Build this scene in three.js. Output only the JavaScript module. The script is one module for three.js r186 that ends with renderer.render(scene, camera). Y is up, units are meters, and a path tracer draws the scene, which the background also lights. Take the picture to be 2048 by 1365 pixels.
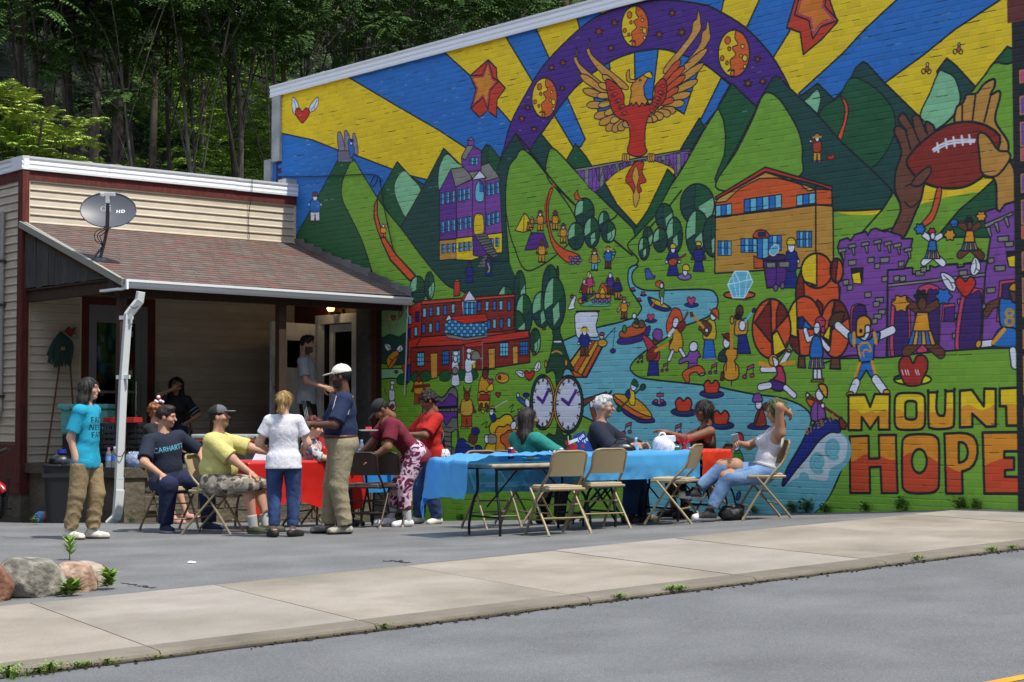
import * as THREE from 'three';
import { RoundedBoxGeometry } from 'three/addons/geometries/RoundedBoxGeometry.js';
import { mergeGeometries, mergeVertices } from 'three/addons/utils/BufferGeometryUtils.js';
import { ImprovedNoise } from 'three/addons/math/ImprovedNoise.js';

const EYE = 1.28, FOC = 3400, PITCH = Math.atan(150 / FOC);
const scene = new THREE.Scene();
const camera = new THREE.PerspectiveCamera(2 * Math.atan(682.5 / FOC) * 180 / Math.PI, 1.5, 0.1, 900);
camera.position.set(0, EYE, 0); camera.rotation.x = PITCH;
const renderer = new THREE.WebGLRenderer({ antialias: true });
renderer.toneMapping = THREE.LinearToneMapping; renderer.toneMappingExposure = 1.2;
renderer.shadowMap.enabled = true; renderer.shadowMap.type = THREE.PCFSoftShadowMap;
const SUN = new THREE.Vector3(.39, 1, .33).normalize();
const sun = new THREE.DirectionalLight(new THREE.Color(1, .95, .86), 4.6);
sun.position.copy(SUN).multiplyScalar(60).add(new THREE.Vector3(0, 0, -20)); sun.target.position.set(0, 0, -20);
sun.castShadow = true; sun.shadow.mapSize.set(4096, 4096); sun.shadow.radius = 1.2;
Object.assign(sun.shadow.camera, { left: -30, right: 30, top: 30, bottom: -30, near: 1, far: 140 });
scene.add(sun, sun.target);
const perlin = new ImprovedNoise();
const fbm = (x, y, z = 0, o = 4) => { let a = 0, s = .5; for (let i = 0; i < o; i++) { a += s * perlin.noise(x, y, z + i * 7.3); x *= 2.03; y *= 2.03; z *= 2.03; s *= .5; } return a; };
{
const W = 512, H = 256, d = new Float32Array(W * H * 4);
for (let j = 0; j < H; j++) for (let i = 0; i < W; i++) {
const el = ((j + .5) / H - .5) * Math.PI, az = (i + .5) / W * 2 * Math.PI, up = Math.sin(el), c = Math.cos(el);
const n = fbm(c * Math.cos(az) * 2.2 + 9, up * 4, c * Math.sin(az) * 2.2, 5);
const cl = Math.min(1, Math.max(0, (n + .12) * 3.2)), t = Math.pow(Math.max(up, 0), .5);
const blue = [.50 - .20 * t, .60 - .14 * t, .78 - .02 * t], k = (j * W + i) * 4;
for (let q = 0; q < 3; q++) d[k + q] = up < -.02 ? .16 : (blue[q] * (1 - cl * .75) + [1, 1, 1.02][q] * cl * .75) * 1.4;
d[k + 3] = 1;
}
const sky = new THREE.DataTexture(d, W, H, THREE.RGBAFormat, THREE.FloatType);
sky.mapping = THREE.EquirectangularReflectionMapping; sky.magFilter = sky.minFilter = THREE.LinearFilter; sky.needsUpdate = true;
scene.background = sky; scene.environment = sky;
}

let seed = 7; const rnd = () => { seed = (seed * 1664525 + 1013904223) >>> 0; return seed / 4294967296; };
const rr = (a, b) => a + (b - a) * rnd(), pick = a => a[Math.floor(rnd() * a.length)];
const V = (x, y, z) => new THREE.Vector3(x, y, z), { cos, sin, PI, abs, sqrt, min, max, floor, hypot, exp } = Math;
const clamp = (x, a, b) => x < a ? a : x > b ? b : x, mix = (a, b, t) => a + (b - a) * t, sst = (a, b, x) => { const t = clamp((x - a) / (b - a), 0, 1); return t * t * (3 - 2 * t); };
const ray = (px, py) => { const cx = (px - 1024) / FOC, cy = (682.5 - py) / FOC; return V(cx, cy * cos(PITCH) + sin(PITCH), -cos(PITCH) + cy * sin(PITCH)); };   // survey of the photograph: direction of a sight line
const at = (px, py, Z) => { const r = ray(px, py); return r.multiplyScalar(-Z / r.z).add(V(0, EYE, 0)); };
const onPlane = (px, py, P, N) => { const r = ray(px, py), o = V(0, EYE, 0); return r.multiplyScalar(P.clone().sub(o).dot(N) / r.dot(N)).add(o); };
const used = new Map();
const numbered = n => { const k = used.get(n) || 0; used.set(n, k + 1); return k ? n + '_' + String(k).padStart(3, '0') : n; };
function tag(o, label, category, group) { if (label) o.userData.label = label; if (category) o.userData.category = category; if (group) o.userData.group = group; return o; }
function thing(name, label, category, p = [0, 0, 0], turn = 0, group) {
const o = new THREE.Group(); o.name = numbered(name); scene.add(o); o.position.set(...(p.isVector3 ? p.toArray() : p)); o.rotation.y = turn; return tag(o, label, category, group);
}
function mesh(name, geos, mat, parent = scene, kind) {
let g = Array.isArray(geos) ? (geos.length > 1 ? merge(geos) : geos[0]) : geos;
const m = new THREE.Mesh(g, mat); m.name = parent === scene ? numbered(name) : name; m.castShadow = m.receiveShadow = true; if (kind) m.userData.kind = kind; parent.add(m); return m;
}
function merge(list) {
const keys = ['position', 'normal', 'uv']; if (list.every(g => g.attributes.color)) keys.push('color');
return mergeGeometries(list.map(g => { const q = g.index ? g.toNonIndexed() : g.clone(); for (const k of Object.keys(q.attributes)) if (!keys.includes(k)) q.deleteAttribute(k); if (!q.attributes.uv) q.setAttribute('uv', new THREE.BufferAttribute(new Float32Array(q.attributes.position.count * 2), 2)); return q; }));
}
function uvm(g, s = 1, ox = 0, oy = 0) {   // uv in metres, each face along its own axes
const q = g.index ? g.toNonIndexed() : g, p = q.attributes.position, uv = new Float32Array(p.count * 2), a = V(), b = V(), c = V(), n = V();
for (let i = 0; i < p.count; i += 3) {
a.fromBufferAttribute(p, i); b.fromBufferAttribute(p, i + 1); c.fromBufferAttribute(p, i + 2); n.subVectors(b, a).cross(c.clone().sub(a));
const ax = abs(n.x), ay = abs(n.y), az = abs(n.z), f = ay >= ax && ay >= az ? v => [v.x, v.z] : ax > az ? v => [v.z, v.y] : v => [v.x, v.y];
[a, b, c].forEach((v, k) => { const t = f(v); uv[(i + k) * 2] = t[0] * s + ox; uv[(i + k) * 2 + 1] = t[1] * s + oy; });
}
q.setAttribute('uv', new THREE.BufferAttribute(uv, 2)); return q;
}
const box = (w, h, d, x = 0, y = 0, z = 0, r = 0) => uvm((r ? new RoundedBoxGeometry(w, h, d, 2, r) : new THREE.BoxGeometry(w, h, d)).translate(x, y, z));
const UP = V(0, 1, 0);
function rod(a, b, r0, r1 = r0, n = 10, open = false) {
a = a.isVector3 ? a : V(...a); b = b.isVector3 ? b : V(...b); const d = b.clone().sub(a), L = d.length();
return new THREE.CylinderGeometry(r1, r0, L, n, 1, open).translate(0, L / 2, 0).applyQuaternion(new THREE.Quaternion().setFromUnitVectors(UP, d.normalize())).translate(a.x, a.y, a.z);
}
const tube = (pts, r, seg = 0, n = 8, closed = false) => new THREE.TubeGeometry(new THREE.CatmullRomCurve3(pts.map(p => p.isVector3 ? p : V(...p)), closed, 'centripetal'), seg || pts.length * 6, r, n, closed);
const lathe = (prof, n = 20) => new THREE.LatheGeometry(prof.map(([x, y]) => new THREE.Vector2(x, y)), n);
const beam = (a, b, w, h, up = UP, r = 0) => {   // box between two points, w across, h along up
const d = b.clone().sub(a), L = d.length(), z = d.normalize(), x = up.clone().cross(z).normalize(), y = z.clone().cross(x), m = new THREE.Matrix4().makeBasis(x, y, z).setPosition(a.clone().add(b).multiplyScalar(.5));
return box(w, h, L, 0, 0, 0, r).applyMatrix4(m);
};
function poly(list, T = 0, n = null) {   // convex polygon, given thickness along -n
const g = new THREE.BufferGeometry(), pos = [], c = list; n = n || c[1].clone().sub(c[0]).cross(c[2].clone().sub(c[0])).normalize();
const tri = (a, b, d) => pos.push(...a.toArray(), ...b.toArray(), ...d.toArray());
for (let i = 1; i < c.length - 1; i++) tri(c[0], c[i], c[i + 1]);
if (T) { const k = c.map(v => v.clone().addScaledVector(n, -T)); for (let i = 1; i < c.length - 1; i++) tri(k[0], k[i + 1], k[i]); for (let i = 0; i < c.length; i++) { const j = (i + 1) % c.length; tri(c[i], k[i], k[j]); tri(c[i], k[j], c[j]); } }
g.setAttribute('position', new THREE.BufferAttribute(new Float32Array(pos), 3)); g.computeVertexNormals(); return uvm(g);
}
function extrude(shape, depth, bevel = 0) { return new THREE.ExtrudeGeometry(shape, { depth, bevelEnabled: bevel > 0, bevelSize: bevel, bevelThickness: bevel, bevelSegments: 1, curveSegments: 10 }); }
function bakeColor(g, f) { const p = g.attributes.position, c = new Float32Array(p.count * 3), v = V(), col = new THREE.Color(); for (let i = 0; i < p.count; i++) { f(v.fromBufferAttribute(p, i), col, i); c[i * 3] = col.r; c[i * 3 + 1] = col.g; c[i * 3 + 2] = col.b; } g.setAttribute('color', new THREE.BufferAttribute(c, 3)); return g; }
function dtex(w, h, fn, srgb = true) {
const d = new Uint8Array(w * h * 4); for (let j = 0; j < h; j++) for (let i = 0; i < w; i++) { const c = fn(i / w, j / h, i, j), k = (j * w + i) * 4; for (let q = 0; q < 3; q++) d[k + q] = clamp((c.length ? c[q] : c) * 255, 0, 255); d[k + 3] = 255; }
const t = new THREE.DataTexture(d, w, h); t.wrapS = t.wrapT = THREE.RepeatWrapping; t.magFilter = THREE.LinearFilter; t.minFilter = THREE.LinearMipmapLinearFilter; t.generateMipmaps = true; if (srgb) t.colorSpace = THREE.SRGBColorSpace; t.needsUpdate = true; return t;
}
const tn = (u, v, f, s = 0, o = 4) => { let a = 0, w = .5; for (let i = 0; i < o; i++) { const k = f * (1 << i), x = u * k, y = v * k, fx = u, fy = v; const n = (p, q) => perlin.noise(p + s, q + s * 1.7, i * 9.1); a += w * (n(x, y) * (1 - fx) * (1 - fy) + n(x - k, y) * fx * (1 - fy) + n(x, y - k) * (1 - fx) * fy + n(x - k, y - k) * fx * fy); w *= .5; } return a; };
const low = (n, f) => { const d = new Float32Array(n * n); for (let j = 0; j < n; j++) for (let i = 0; i < n; i++) d[j * n + i] = f(i / n, j / n); return (u, v) => { const x = u * n, y = v * n, i = floor(x), j = floor(y), fx = x - i, fy = y - j, g = (a, b) => d[((b % n) + n) % n * n + ((a % n) + n) % n]; return mix(mix(g(i, j), g(i + 1, j), fx), mix(g(i, j + 1), g(i + 1, j + 1), fx), fy); }; };
const rep = (t, x, y = x) => { const c = t.clone(); c.repeat.set(x, y); c.needsUpdate = true; return c; };
const hex = h => new THREE.Color(h);
const std = (color, rough = .8, extra = {}) => new THREE.MeshStandardMaterial({ color, roughness: rough, ...extra });
const white = low(256, () => rnd() - .5);
const grainT = dtex(512, 512, (u, v) => .5 + white(u, v) * .6 + (rnd() - .5) * .5, false);
const mottleT = dtex(256, 256, (u, v) => .5 + tn(u, v, 4, 5, 5) * .8, false);
const weaveT = dtex(256, 256, (u, v) => .5 + .22 * sin(u * 2 * PI * 64) * sin(v * 2 * PI * 64) + 0, false);
const woodT = dtex(256, 512, (u, v) => { const g = tn(u * 1, v * .12, 40, 1, 3) + tn(u, v, 6, 8, 3) * .4; return [.72 + g * .5, .72 + g * .5, .72 + g * .48]; });
const patchT = dtex(256, 256, (u, v) => { const g = .86 + tn(u, v, 5, 11, 6) * .34 + (rnd() - .5) * .05; return [g, g, g]; });
const creaseT = (() => { const A = low(128, (u, v) => abs(tn(u, v, 6, 71, 3))), B = low(128, (u, v) => tn(u, v, 4, 81, 3)); return dtex(256, 256, (u, v) => .25 + Math.pow(min(1, A(u + .12 * B(u, v), v + .12 * B(v, u)) * 3.2), .6) * .7, false); })();
const paint = (c, r = .5, b = .0006) => std(c, r, { bumpMap: rep(mottleT, 1.5), bumpScale: b, map: rep(patchT, .7) });
const metal = (c, r = .35, m = .9) => std(c, r, { metalness: m });

const SA = V(.8, 0, -.6), SB = V(-.6, 0, -.8);
const toAB = (x, z) => [x * .8 - z * .6, -x * .6 - z * .8], fromAB = (a, b) => [a * .8 - b * .6, -a * .6 - b * .8];
const slabY = (x, z) => .02507 * x - .01866 * z - .1503;
const B_CURB = 8.75, B_FAR = 11.475;
const lotPoly = (() => {   // least-squares surface through levels read off the photograph
const P = [[-1.75, .022, -17.9], [-4.53, -.006, -17.9], [-5.12, -.13, -22.3], [-.97, -.242, -24.7], [3.32, .143, -19.67], [5.19, .36, -17.5], [-.38, .023, -17.5], [-7.05, -.2, -23.5], [-3.51, -.03, -11.72], [5.55, .33, -18.5], [-.1, .11, -14.56], [2, .13, -17.6], [-1, -.06, -20.8], [-1.45, -.06, -20.8], [1.1, .06, -19.3], [2.2, .18, -18.2], [-.1, .035, -17.3], [.35, .03, -18.6], [-1.2, .056, -19.5], [-.9, .07, -17.9], [-2.2, .04, -19.8], [1.2, .08, -19.3], [2.1, .15, -18.9], [-4.4, -.064, -21.5], [-1.8, .046, -17.9], [-4.7, -.107, -22.2], [.9, .085, -17.9]];
const F = (x, z) => { const q = z + 18; return [1, x, q, x * q, q * q, x * x]; }, n = 6, A = Array.from({ length: n }, () => new Float64Array(n + 1));
for (const [x, y, z] of P) { const f = F(x, z); for (let i = 0; i < n; i++) { for (let j = 0; j < n; j++) A[i][j] += f[i] * f[j]; A[i][n] += f[i] * y; } }
for (let i = 0; i < n; i++) A[i][i] += 1e-4;
for (let i = 0; i < n; i++) { for (let k = i + 1; k < n; k++) { const m = A[k][i] / A[i][i]; for (let j = i; j <= n; j++) A[k][j] -= m * A[i][j]; } }
const c = []; for (let i = n - 1; i >= 0; i--) { let s = A[i][n]; for (let j = i + 1; j < n; j++) s -= A[i][j] * c[j]; c[i] = s / A[i][i]; }
const base = (x, z) => { const X = clamp(x, -9, 8), Z = clamp(z, -29, -10); return F(X, Z).reduce((s, v, i) => s + v * c[i], 0); }, res = P.map(([x, y, z]) => y - base(x, z));
return (x, z) => { let w = .25, s = 0; P.forEach(([px, , pz], i) => { const k = exp(-((px - x) ** 2 + (pz - z) ** 2) / 2.2); w += k; s += k * res[i]; }); return base(x, z) + s / w; };
})();
function gy(x, z) {
const [, b] = toAB(x, z), p = slabY(x, z);
if (b < B_CURB) return p - .035 - .012 * (B_CURB - b);
if (b < B_FAR) return p;
const e = lotPoly(x, z), [a] = toAB(x, z), [ex, ez] = fromAB(a, B_FAR); return e + (slabY(ex, ez) - .012 - lotPoly(ex, ez)) * exp(-(b - B_FAR) / 1.1);
}
function foot(px, py, Z) {   // where a sight line meets the ground, or the ground at a known distance
if (Z) { const p = at(px, py, Z); p.y = gy(p.x, p.z); return p; }
const r = ray(px, py), o = V(0, EYE, 0), f = t => o.y + r.y * t - gy(r.x * t, r.z * t); let t = 4; while (t < 60 && f(t) > 0) t += .1; let a = t - .1, b = t; for (let i = 0; i < 24; i++) { const m = (a + b) / 2; f(m) > 0 ? a = m : b = m; } return o.addScaledVector(r, b);
}
function sheet(a0, a1, b0, b1, na, nb, lift = 0, edge = null) {
const g = new THREE.PlaneGeometry(1, 1, na, nb), p = g.attributes.position, uv = g.attributes.uv;
for (let i = 0; i < p.count; i++) { const u = p.getX(i) + .5, w = p.getY(i) + .5, a = mix(a0, a1, u), b = mix(b0, b1, w), [x, z] = fromAB(a, b + (edge ? edge(a, w) : 0)); p.setXYZ(i, x, gy(x, z) + lift, z); uv.setXY(i, a, b); }
g.computeVertexNormals(); return g;
}
const asphaltMap = (base, tint, s) => { const N = low(256, (u, v) => tn(u, v, 3, s, 5)); return dtex(1024, 1024, (u, v) => { const n = N(u, v), sp = rnd(), g = base * (1 + n * .46 + white(u * 2, v * 2) * .26 + (sp > .985 ? .9 * rnd() : 0) - (sp < .03 ? .3 : 0)); return [g * tint[0], g * tint[1], g * tint[2]]; }); };
const roadMat = std(0xffffff, .86, { map: rep(asphaltMap(.375, [.995, 1, 1.0], 2), .34), bumpMap: rep(grainT, .9), bumpScale: .004 });
const lotMat = std(0xffffff, .9, { map: rep(asphaltMap(.40, [1, .995, .985], 6), .31), bumpMap: rep(grainT, .8), bumpScale: .004 });
const cN = low(256, (u, v) => tn(u, v, 3, 21, 6)), cS = low(256, (u, v) => tn(u, v, 9, 31, 4)), concT = dtex(1024, 1024, (u, v) => { const n = cN(u, v), s = cS(u, v), sp = rnd(), g = .525 * (1 + n * .38 + s * .2 + white(u * 2, v * 2) * .09 - (sp < .006 ? .25 : 0)); const w = clamp(.5 - n * 1.2, 0, 1); return [g * (1.03 + .01 * w), g * (.972 + .012 * w), g * (.875 + .04 * (1 - w))]; });
const slabMat = [0, .31, .63].map((o, i) => { const t = rep(concT, .27); t.offset.set(o, o * 1.7); return std([0xffffff, 0xfaf7f1, 0xfffbf5][i], .88, { map: t, bumpMap: rep(grainT, .6), bumpScale: .0015 }); });
tag(mesh('road', sheet(-14, 34, -6, B_CURB - .001, 60, 24), roadMat, scene, 'structure'), 'grey asphalt street in front of the sidewalk');
tag(mesh('parking_lot', sheet(-4, 24, B_FAR - .02, 32, 90, 70, 0, (a, w) => (1 - sst(0, .02, w)) * .05 * fbm(a * 1.3, 3, 0, 3)), lotMat, scene, 'structure'), 'grey asphalt lot under the tables and chairs');
{
const g = new THREE.PlaneGeometry(900, 900, 1, 1).rotateX(-PI / 2).translate(0, -1.4, -200); tag(mesh('ground', uvm(g), std(0x4a4a3c, 1), scene, 'structure'), 'low ground around the street');
const side = new THREE.Group(); side.name = 'sidewalk'; side.userData = { kind: 'structure', label: 'pale concrete sidewalk slabs along the street' }; scene.add(side);
const J = [-9.8, -8.2, -6.6, -5, -3.4, -1.8, -.2, 1.35, 2.9, 4.43, 5.84, 7.51, 9.05, 10.45, 12.1, 13.7, 15.3, 16.9, 18.5, 20.1], B0 = B_CURB + .26;
const skew = b => -(B_FAR - b) * .11;
for (let i = 0; i < J.length - 1; i++) {
const q = (a, b) => { const A = a + skew(b) , [x, z] = fromAB(A, b); return V(x, slabY(x, z), z); }, e = .005, lift = rr(-.002, .003);
const n = 5, pts = [], wob = b => 0; const c = [q(J[i] + e, B0 + .006), q(J[i + 1] - e, B0 + .006), q(J[i + 1] - e, B_FAR), q(J[i] + e, B_FAR)]; c.forEach(v => v.y += lift);
const top = poly(c, .1, UP); for (let k = 0; k < top.attributes.uv.count; k++) { const [a, b] = toAB(top.attributes.position.getX(k), top.attributes.position.getZ(k)); top.attributes.uv.setXY(k, a, b); }
mesh('slab', top, slabMat[i % 3], side);
const prof = [[0, -.09], [.002, -.022], [.012, -.008], [.035, 0], [.26, .001], [.26, -.1]], L = J[i] + e * .6, R = J[i + 1] - e * .6, gg = new THREE.BufferGeometry(), ps = [], uvs = [], nn = 6;
for (let s = 0; s < nn; s++) for (let k = 0; k < prof.length - 1; k++) {
const P = (t, w) => { const a = mix(L, R, t), bb = B_CURB + prof[w][0], [x, z] = fromAB(a + skew(bb), bb + .012 * fbm(a * 2, w < 3 ? 1 : 8, 0, 2) * (w < 4 ? 1 : 0)); return [x, slabY(x, z) + prof[w][1] + .006 * fbm(a * 3, 5, 0, 2) * (w < 4 ? 1 : 0), z]; };
const A = P(s / nn, k), B = P((s + 1) / nn, k), C = P((s + 1) / nn, k + 1), D = P(s / nn, k + 1); ps.push(...A, ...B, ...C, ...A, ...C, ...D); for (const w of [A, B, C, A, C, D]) uvs.push(w[0], w[2]);
}
gg.setAttribute('position', new THREE.BufferAttribute(new Float32Array(ps), 3)); gg.setAttribute('uv', new THREE.BufferAttribute(new Float32Array(uvs), 2)); gg.computeVertexNormals();
mesh('curb_stone', gg, curbMat(), side);
}
mesh('joint_bed', sheet(-10, 20, B_CURB + .01, B_FAR, 40, 4, -.03), std(0x3a352d, 1), side);
}
tag(mesh('gutter_dirt', (() => { const g = sheet(-12, 30, B_CURB - .03, B_CURB + .004, 700, 1, .003, (a, w) => w > .5 ? 0 : .045 * fbm(a * 2.3, 4, 0, 4) - .02), p = g.attributes.position; for (let i = 0; i < p.count; i++) p.setY(i, gy(p.getX(i), p.getZ(i) + .05) + .004); return g; })(), std(0x2e2920, 1, { map: rep(patchT, 3) }), scene, 'structure'), 'dark dirt line in the gap between street and curb');
function curbMat() { return curbMat.m ||= std(0xc9c5bc, .9, { map: rep(concT, .5), bumpMap: rep(grainT, .6), bumpScale: .003 }); }
{
const p = onPlane(1985, 1358, V(0, slabY(0, -9) - .055, -9), V(-.02507, 1, .01866).normalize()), [a0, b0] = toAB(p.x, p.z);
const m = std(0xe09a1c, .8, { map: rep(patchT, 1.3), bumpMap: rep(grainT, .9), bumpScale: .003 });
const l = mesh('road_marking', [sheet(-12, 30, b0 - .05, b0 + .03, 60, 1, .004), sheet(-12, 30, b0 - .27, b0 - .16, 60, 1, .004)], m, scene, 'structure'); tag(l, 'yellow centre line painted on the street');
}
{
const cm = std(0x1c1b1a, 1), crack = (P, w, lb) => { const gs = []; for (let k = 0; k < P.length - 1; k++) { const A = foot(...P[k]), B = foot(...P[k + 1]), n = 14; let q = A; for (let i = 1; i <= n; i++) { const e = A.clone().lerp(B, i / n).add(V(rr(-.03, .03), 0, rr(-.06, .06))), s = V(rr(.4, 1) * w * .3, 0, rr(.5, 1) * w); q.y = gy(q.x, q.z) + .004; e.y = gy(e.x, e.z) + .004; gs.push(poly([q.clone().sub(s), q.clone().add(s), e.clone().add(s), e.clone().sub(s)], 0, UP)); q = e; } } tag(mesh('asphalt_crack', gs, cm, scene, 'structure'), lb); };
crack([[-10, 1074], [60, 1078], [130, 1072]], .012, 'dark crack in the asphalt left of the turquoise shirt'); crack([[200, 1066], [330, 1058]], .008, 'thin crack in the asphalt behind the turquoise shirt'); crack([[240, 1168], [285, 1174], [310, 1178]], .018, 'short crack where the asphalt meets the sidewalk on the left'); crack([[765, 1123], [800, 1124], [815, 1127]], .03, 'crumbled asphalt edge at the middle of the sidewalk');
}

const WP = V(5.2, 0, -17.5), WD = V(-.652, 0, -.758), WN = V(-.758, 0, .652);
const wallAt = (u, y, out = 0) => V(WP.x + WD.x * u + WN.x * out, y, WP.z + WD.z * u + WN.z * out);
const wallUV = (px, py) => { const p = onPlane(px, py, WP, WN); return [(p.x - WP.x) * WD.x + (p.z - WP.z) * WD.z, p.y]; };
const MU0 = -1.6, MU1 = 14.4, MY0 = -.5, MY1 = 7.3;
const COPING_Y = 6.62;
const muralCanvas = (() => {
const W = 2048, cv = document.createElement('canvas'); cv.width = cv.height = W; const c = cv.getContext('2d');
c.setTransform(-W / (MU1 - MU0), 0, 0, -W / (MY1 - MY0), MU1 * W / (MU1 - MU0), MY1 * W / (MY1 - MY0));   // the painter works in wall metres
c.lineJoin = c.lineCap = 'round';
let ox = 0, oy = 0, sc = 1; const R = (x, y, s) => { ox = x; oy = y; sc = s; };
const pt = (x, y) => wallUV(ox + x / sc, oy + y / sc);
const parse = s => s.trim().split(/\s+/).map(q => q.split(',').map(Number));
const dense = (P, closed) => { const o = [], n = P.length, g = i => closed ? P[(i + n) % n] : P[clamp(i, 0, n - 1)]; for (let i = 0; i < (closed ? n : n - 1); i++) { const [a, b, d, e] = [g(i - 1), g(i), g(i + 1), g(i + 2)]; for (let k = 0; k < 8; k++) { const t = k / 8, t2 = t * t, t3 = t2 * t; o.push([0, 1].map(q => .5 * (2 * b[q] + (d[q] - a[q]) * t + (2 * a[q] - 5 * b[q] + 4 * d[q] - e[q]) * t2 + (3 * b[q] - a[q] - 3 * d[q] + e[q]) * t3))); } } if (!closed) o.push(P[n - 1]); return o; };
const trace = (P, closed = true) => { c.beginPath(); P.forEach((p, i) => { const [u, y] = pt(p[0], p[1]); i ? c.lineTo(u, y) : c.moveTo(u, y); }); if (closed) c.closePath(); };
const INK = '#0d1114', lw = .021;
const fin = (fill, w, ink = INK) => { if (fill) { c.fillStyle = fill; c.fill(); } if (w) { c.lineWidth = w; c.strokeStyle = ink; c.stroke(); } };
const F = (fill, s, w = lw, ink = INK) => { trace(parse(s)); fin(fill, w, ink); };                 // straight-edged patch
const S = (fill, s, w = lw, ink = INK) => { trace(dense(parse(s), true)); fin(fill, w, ink); };    // smooth patch
const L = (s, w = lw, ink = INK, sm = true) => { const P = parse(s); trace(sm ? dense(P, false) : P, false); fin(null, w, ink); };
const ell = (x, y, rx, ry, rot = 0) => { const P = []; for (let i = 0; i < 28; i++) { const a = i / 28 * 2 * PI, q = cos(a) * rx, r = sin(a) * ry; P.push([x + q * cos(rot) - r * sin(rot), y + q * sin(rot) + r * cos(rot)]); } return P; };
const O = (fill, x, y, rx, ry = rx, rot = 0, w = lw * .7, ink = INK) => { trace(ell(x, y, rx, ry, rot)); fin(fill, w, ink); };
const B = (fill, x0, y0, x1, y1, w = lw * .7) => F(fill, `${x0},${y0} ${x1},${y0} ${x1},${y1} ${x0},${y1}`, w);
const clipTo = (P, f) => { c.save(); trace(P); c.clip(); f(); c.restore(); };
const Y = '#edca0e', BL = '#2070be', DG = '#11562c', DT = '#0f443b', LG = '#76a82c', PG = '#86c490', PU = '#4c2080', VI = '#83479c', OR = '#e2561e', RD = '#d02a18', BR = '#8e2412', GO = '#e59a1c', TAN = '#c99234', WA = '#70bac2', NV = '#16267e', WH = '#e6e6ee', BN = '#6b3a20', GY = '#8b877c', PK = '#d2406a', LB = '#6cc4d8';
const heart = (x, y, r, f = RD, w = lw * .8) => S(f, `${x},${y - r * .5} ${x + r * .5},${y - r} ${x + r},${y - r * .5} ${x + r * .75},${y + r * .2} ${x},${y + r} ${x - r * .75},${y + r * .2} ${x - r},${y - r * .5} ${x - r * .5},${y - r}`, w);
const wing = (x, y, dx, dy, w) => { const l = hypot(dx, dy), nx = -dy / l, ny = dx / l, q = (t, s) => `${x + dx * t + nx * w * s},${y + dy * t + ny * w * s}`; S(WH, `${q(0, .1)} ${q(.3, .9)} ${q(.7, .8)} ${q(1, 0)} ${q(.6, -.5)} ${q(.2, -.5)}`, lw * .6); L(`${q(.15, .1)} ${q(.5, .3)} ${q(.85, .1)}`, lw * .45); L(`${q(.3, .7)} ${q(.4, .3)}`, lw * .45); };
const star = (x, y, r, f = '#b8401c', k = .45, w = lw * .7, n = 6) => { let s = ''; for (let i = 0; i < n * 2; i++) { const a = i * PI / n - PI / 2 + .2, q = i % 2 ? r * k : r; s += `${x + q * cos(a)},${y + q * sin(a)} `; } F(f, s, w); };
const note = (x, y, h) => { L(`${x},${y} ${x + h * .15},${y - h * .75}`, lw * .6); L(`${x + h * .6},${y - h * .1} ${x + h * .65},${y - h}`, lw * .6); F(PK, `${x + h * .13},${y - h * .5} ${x + h * .13},${y - h * .78} ${x + h * .66},${y - h} ${x + h * .66},${y - h * .74}`, lw * .6); O(PK, x - h * .06, y, h * .17, h * .14); O(PK, x + h * .52, y - h * .08, h * .17, h * .14); };
const tree = (x, y, rx, ry, k = 0) => { const P = ell(x, y, rx, ry); trace(P); fin(DG, 0); clipTo(P, () => { const q = (a, b) => `${x + a * rx},${y + b * ry}`;
F([PG, DT][k % 2], `${q(-1, -1)} ${q(-.1, -1)} ${q(-.15, 0)} ${q(-1, .3)}`, lw * .5); F(DT, `${q(-1, .3)} ${q(-.15, 0)} ${q(-.05, 1)} ${q(-1, 1)}`, lw * .5); F([DT, PG][k % 2], `${q(.05, .1)} ${q(1, -.4)} ${q(1, .6)} ${q(.2, 1)}`, lw * .5); if (k > 1) F(PG, `${q(-.2, .2)} ${q(.4, -.1)} ${q(.5, .5)} ${q(-.1, .9)}`, lw * .5); }); trace(P); fin(null, lw); };
const autumn = (P, lines) => { trace(P); fin(OR, 0); clipTo(P, lines); trace(P); fin(null, lw * 1.2); };
const fig = (x, y, h, o = {}) => {   // standing figure, feet at x,y
const sk = o.skin || WH, W_ = h * (o.wide || .13), L1 = o.legs || h * .4;
if (o.robe) F(o.robe, `${x - W_ * .8},${y - L1} ${x + W_ * .8},${y - L1} ${x + W_ * 1.5},${y} ${x - W_ * 1.5},${y}`, lw * .6);
else { F(o.bot || NV, `${x - W_},${y - L1} ${x + W_},${y - L1} ${x + W_ * 1.05},${y - h * .04} ${x + W_ * .15},${y - h * .04} ${x},${y - L1 * .7} ${x - W_ * .15},${y - h * .04} ${x - W_ * 1.05},${y - h * .04}`, lw * .6); O(o.shoe || BN, x - W_ * .7, y - h * .02, W_ * .6, h * .025, 0, lw * .5); O(o.shoe || BN, x + W_ * .7, y - h * .02, W_ * .6, h * .025, 0, lw * .5); }
const ar = o.arms || [[-1.6, .45], [1.6, .45]]; for (const [ax, ay] of ar) { const sx = x + Math.sign(ax) * W_ * .8, sy = y - h * .72; L(`${sx},${sy} ${x + ax * W_},${y - h * ay}`, lw * 2.6, INK, false); L(`${sx},${sy} ${x + ax * W_},${y - h * ay}`, lw * 1.9, o.sleeve || o.top || GO, false); O(sk, x + ax * W_, y - h * ay, W_ * .35, W_ * .35, 0, lw * .4); }
S(o.top || GO, `${x - W_ * .9},${y - h * .75} ${x + W_ * .9},${y - h * .75} ${x + W_ * 1.05},${y - L1 * .95} ${x - W_ * 1.05},${y - L1 * .95}`, lw * .6);
O(sk, x, y - h * .85, h * .075, h * .12, o.tilt || 0, lw * .6);
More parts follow.
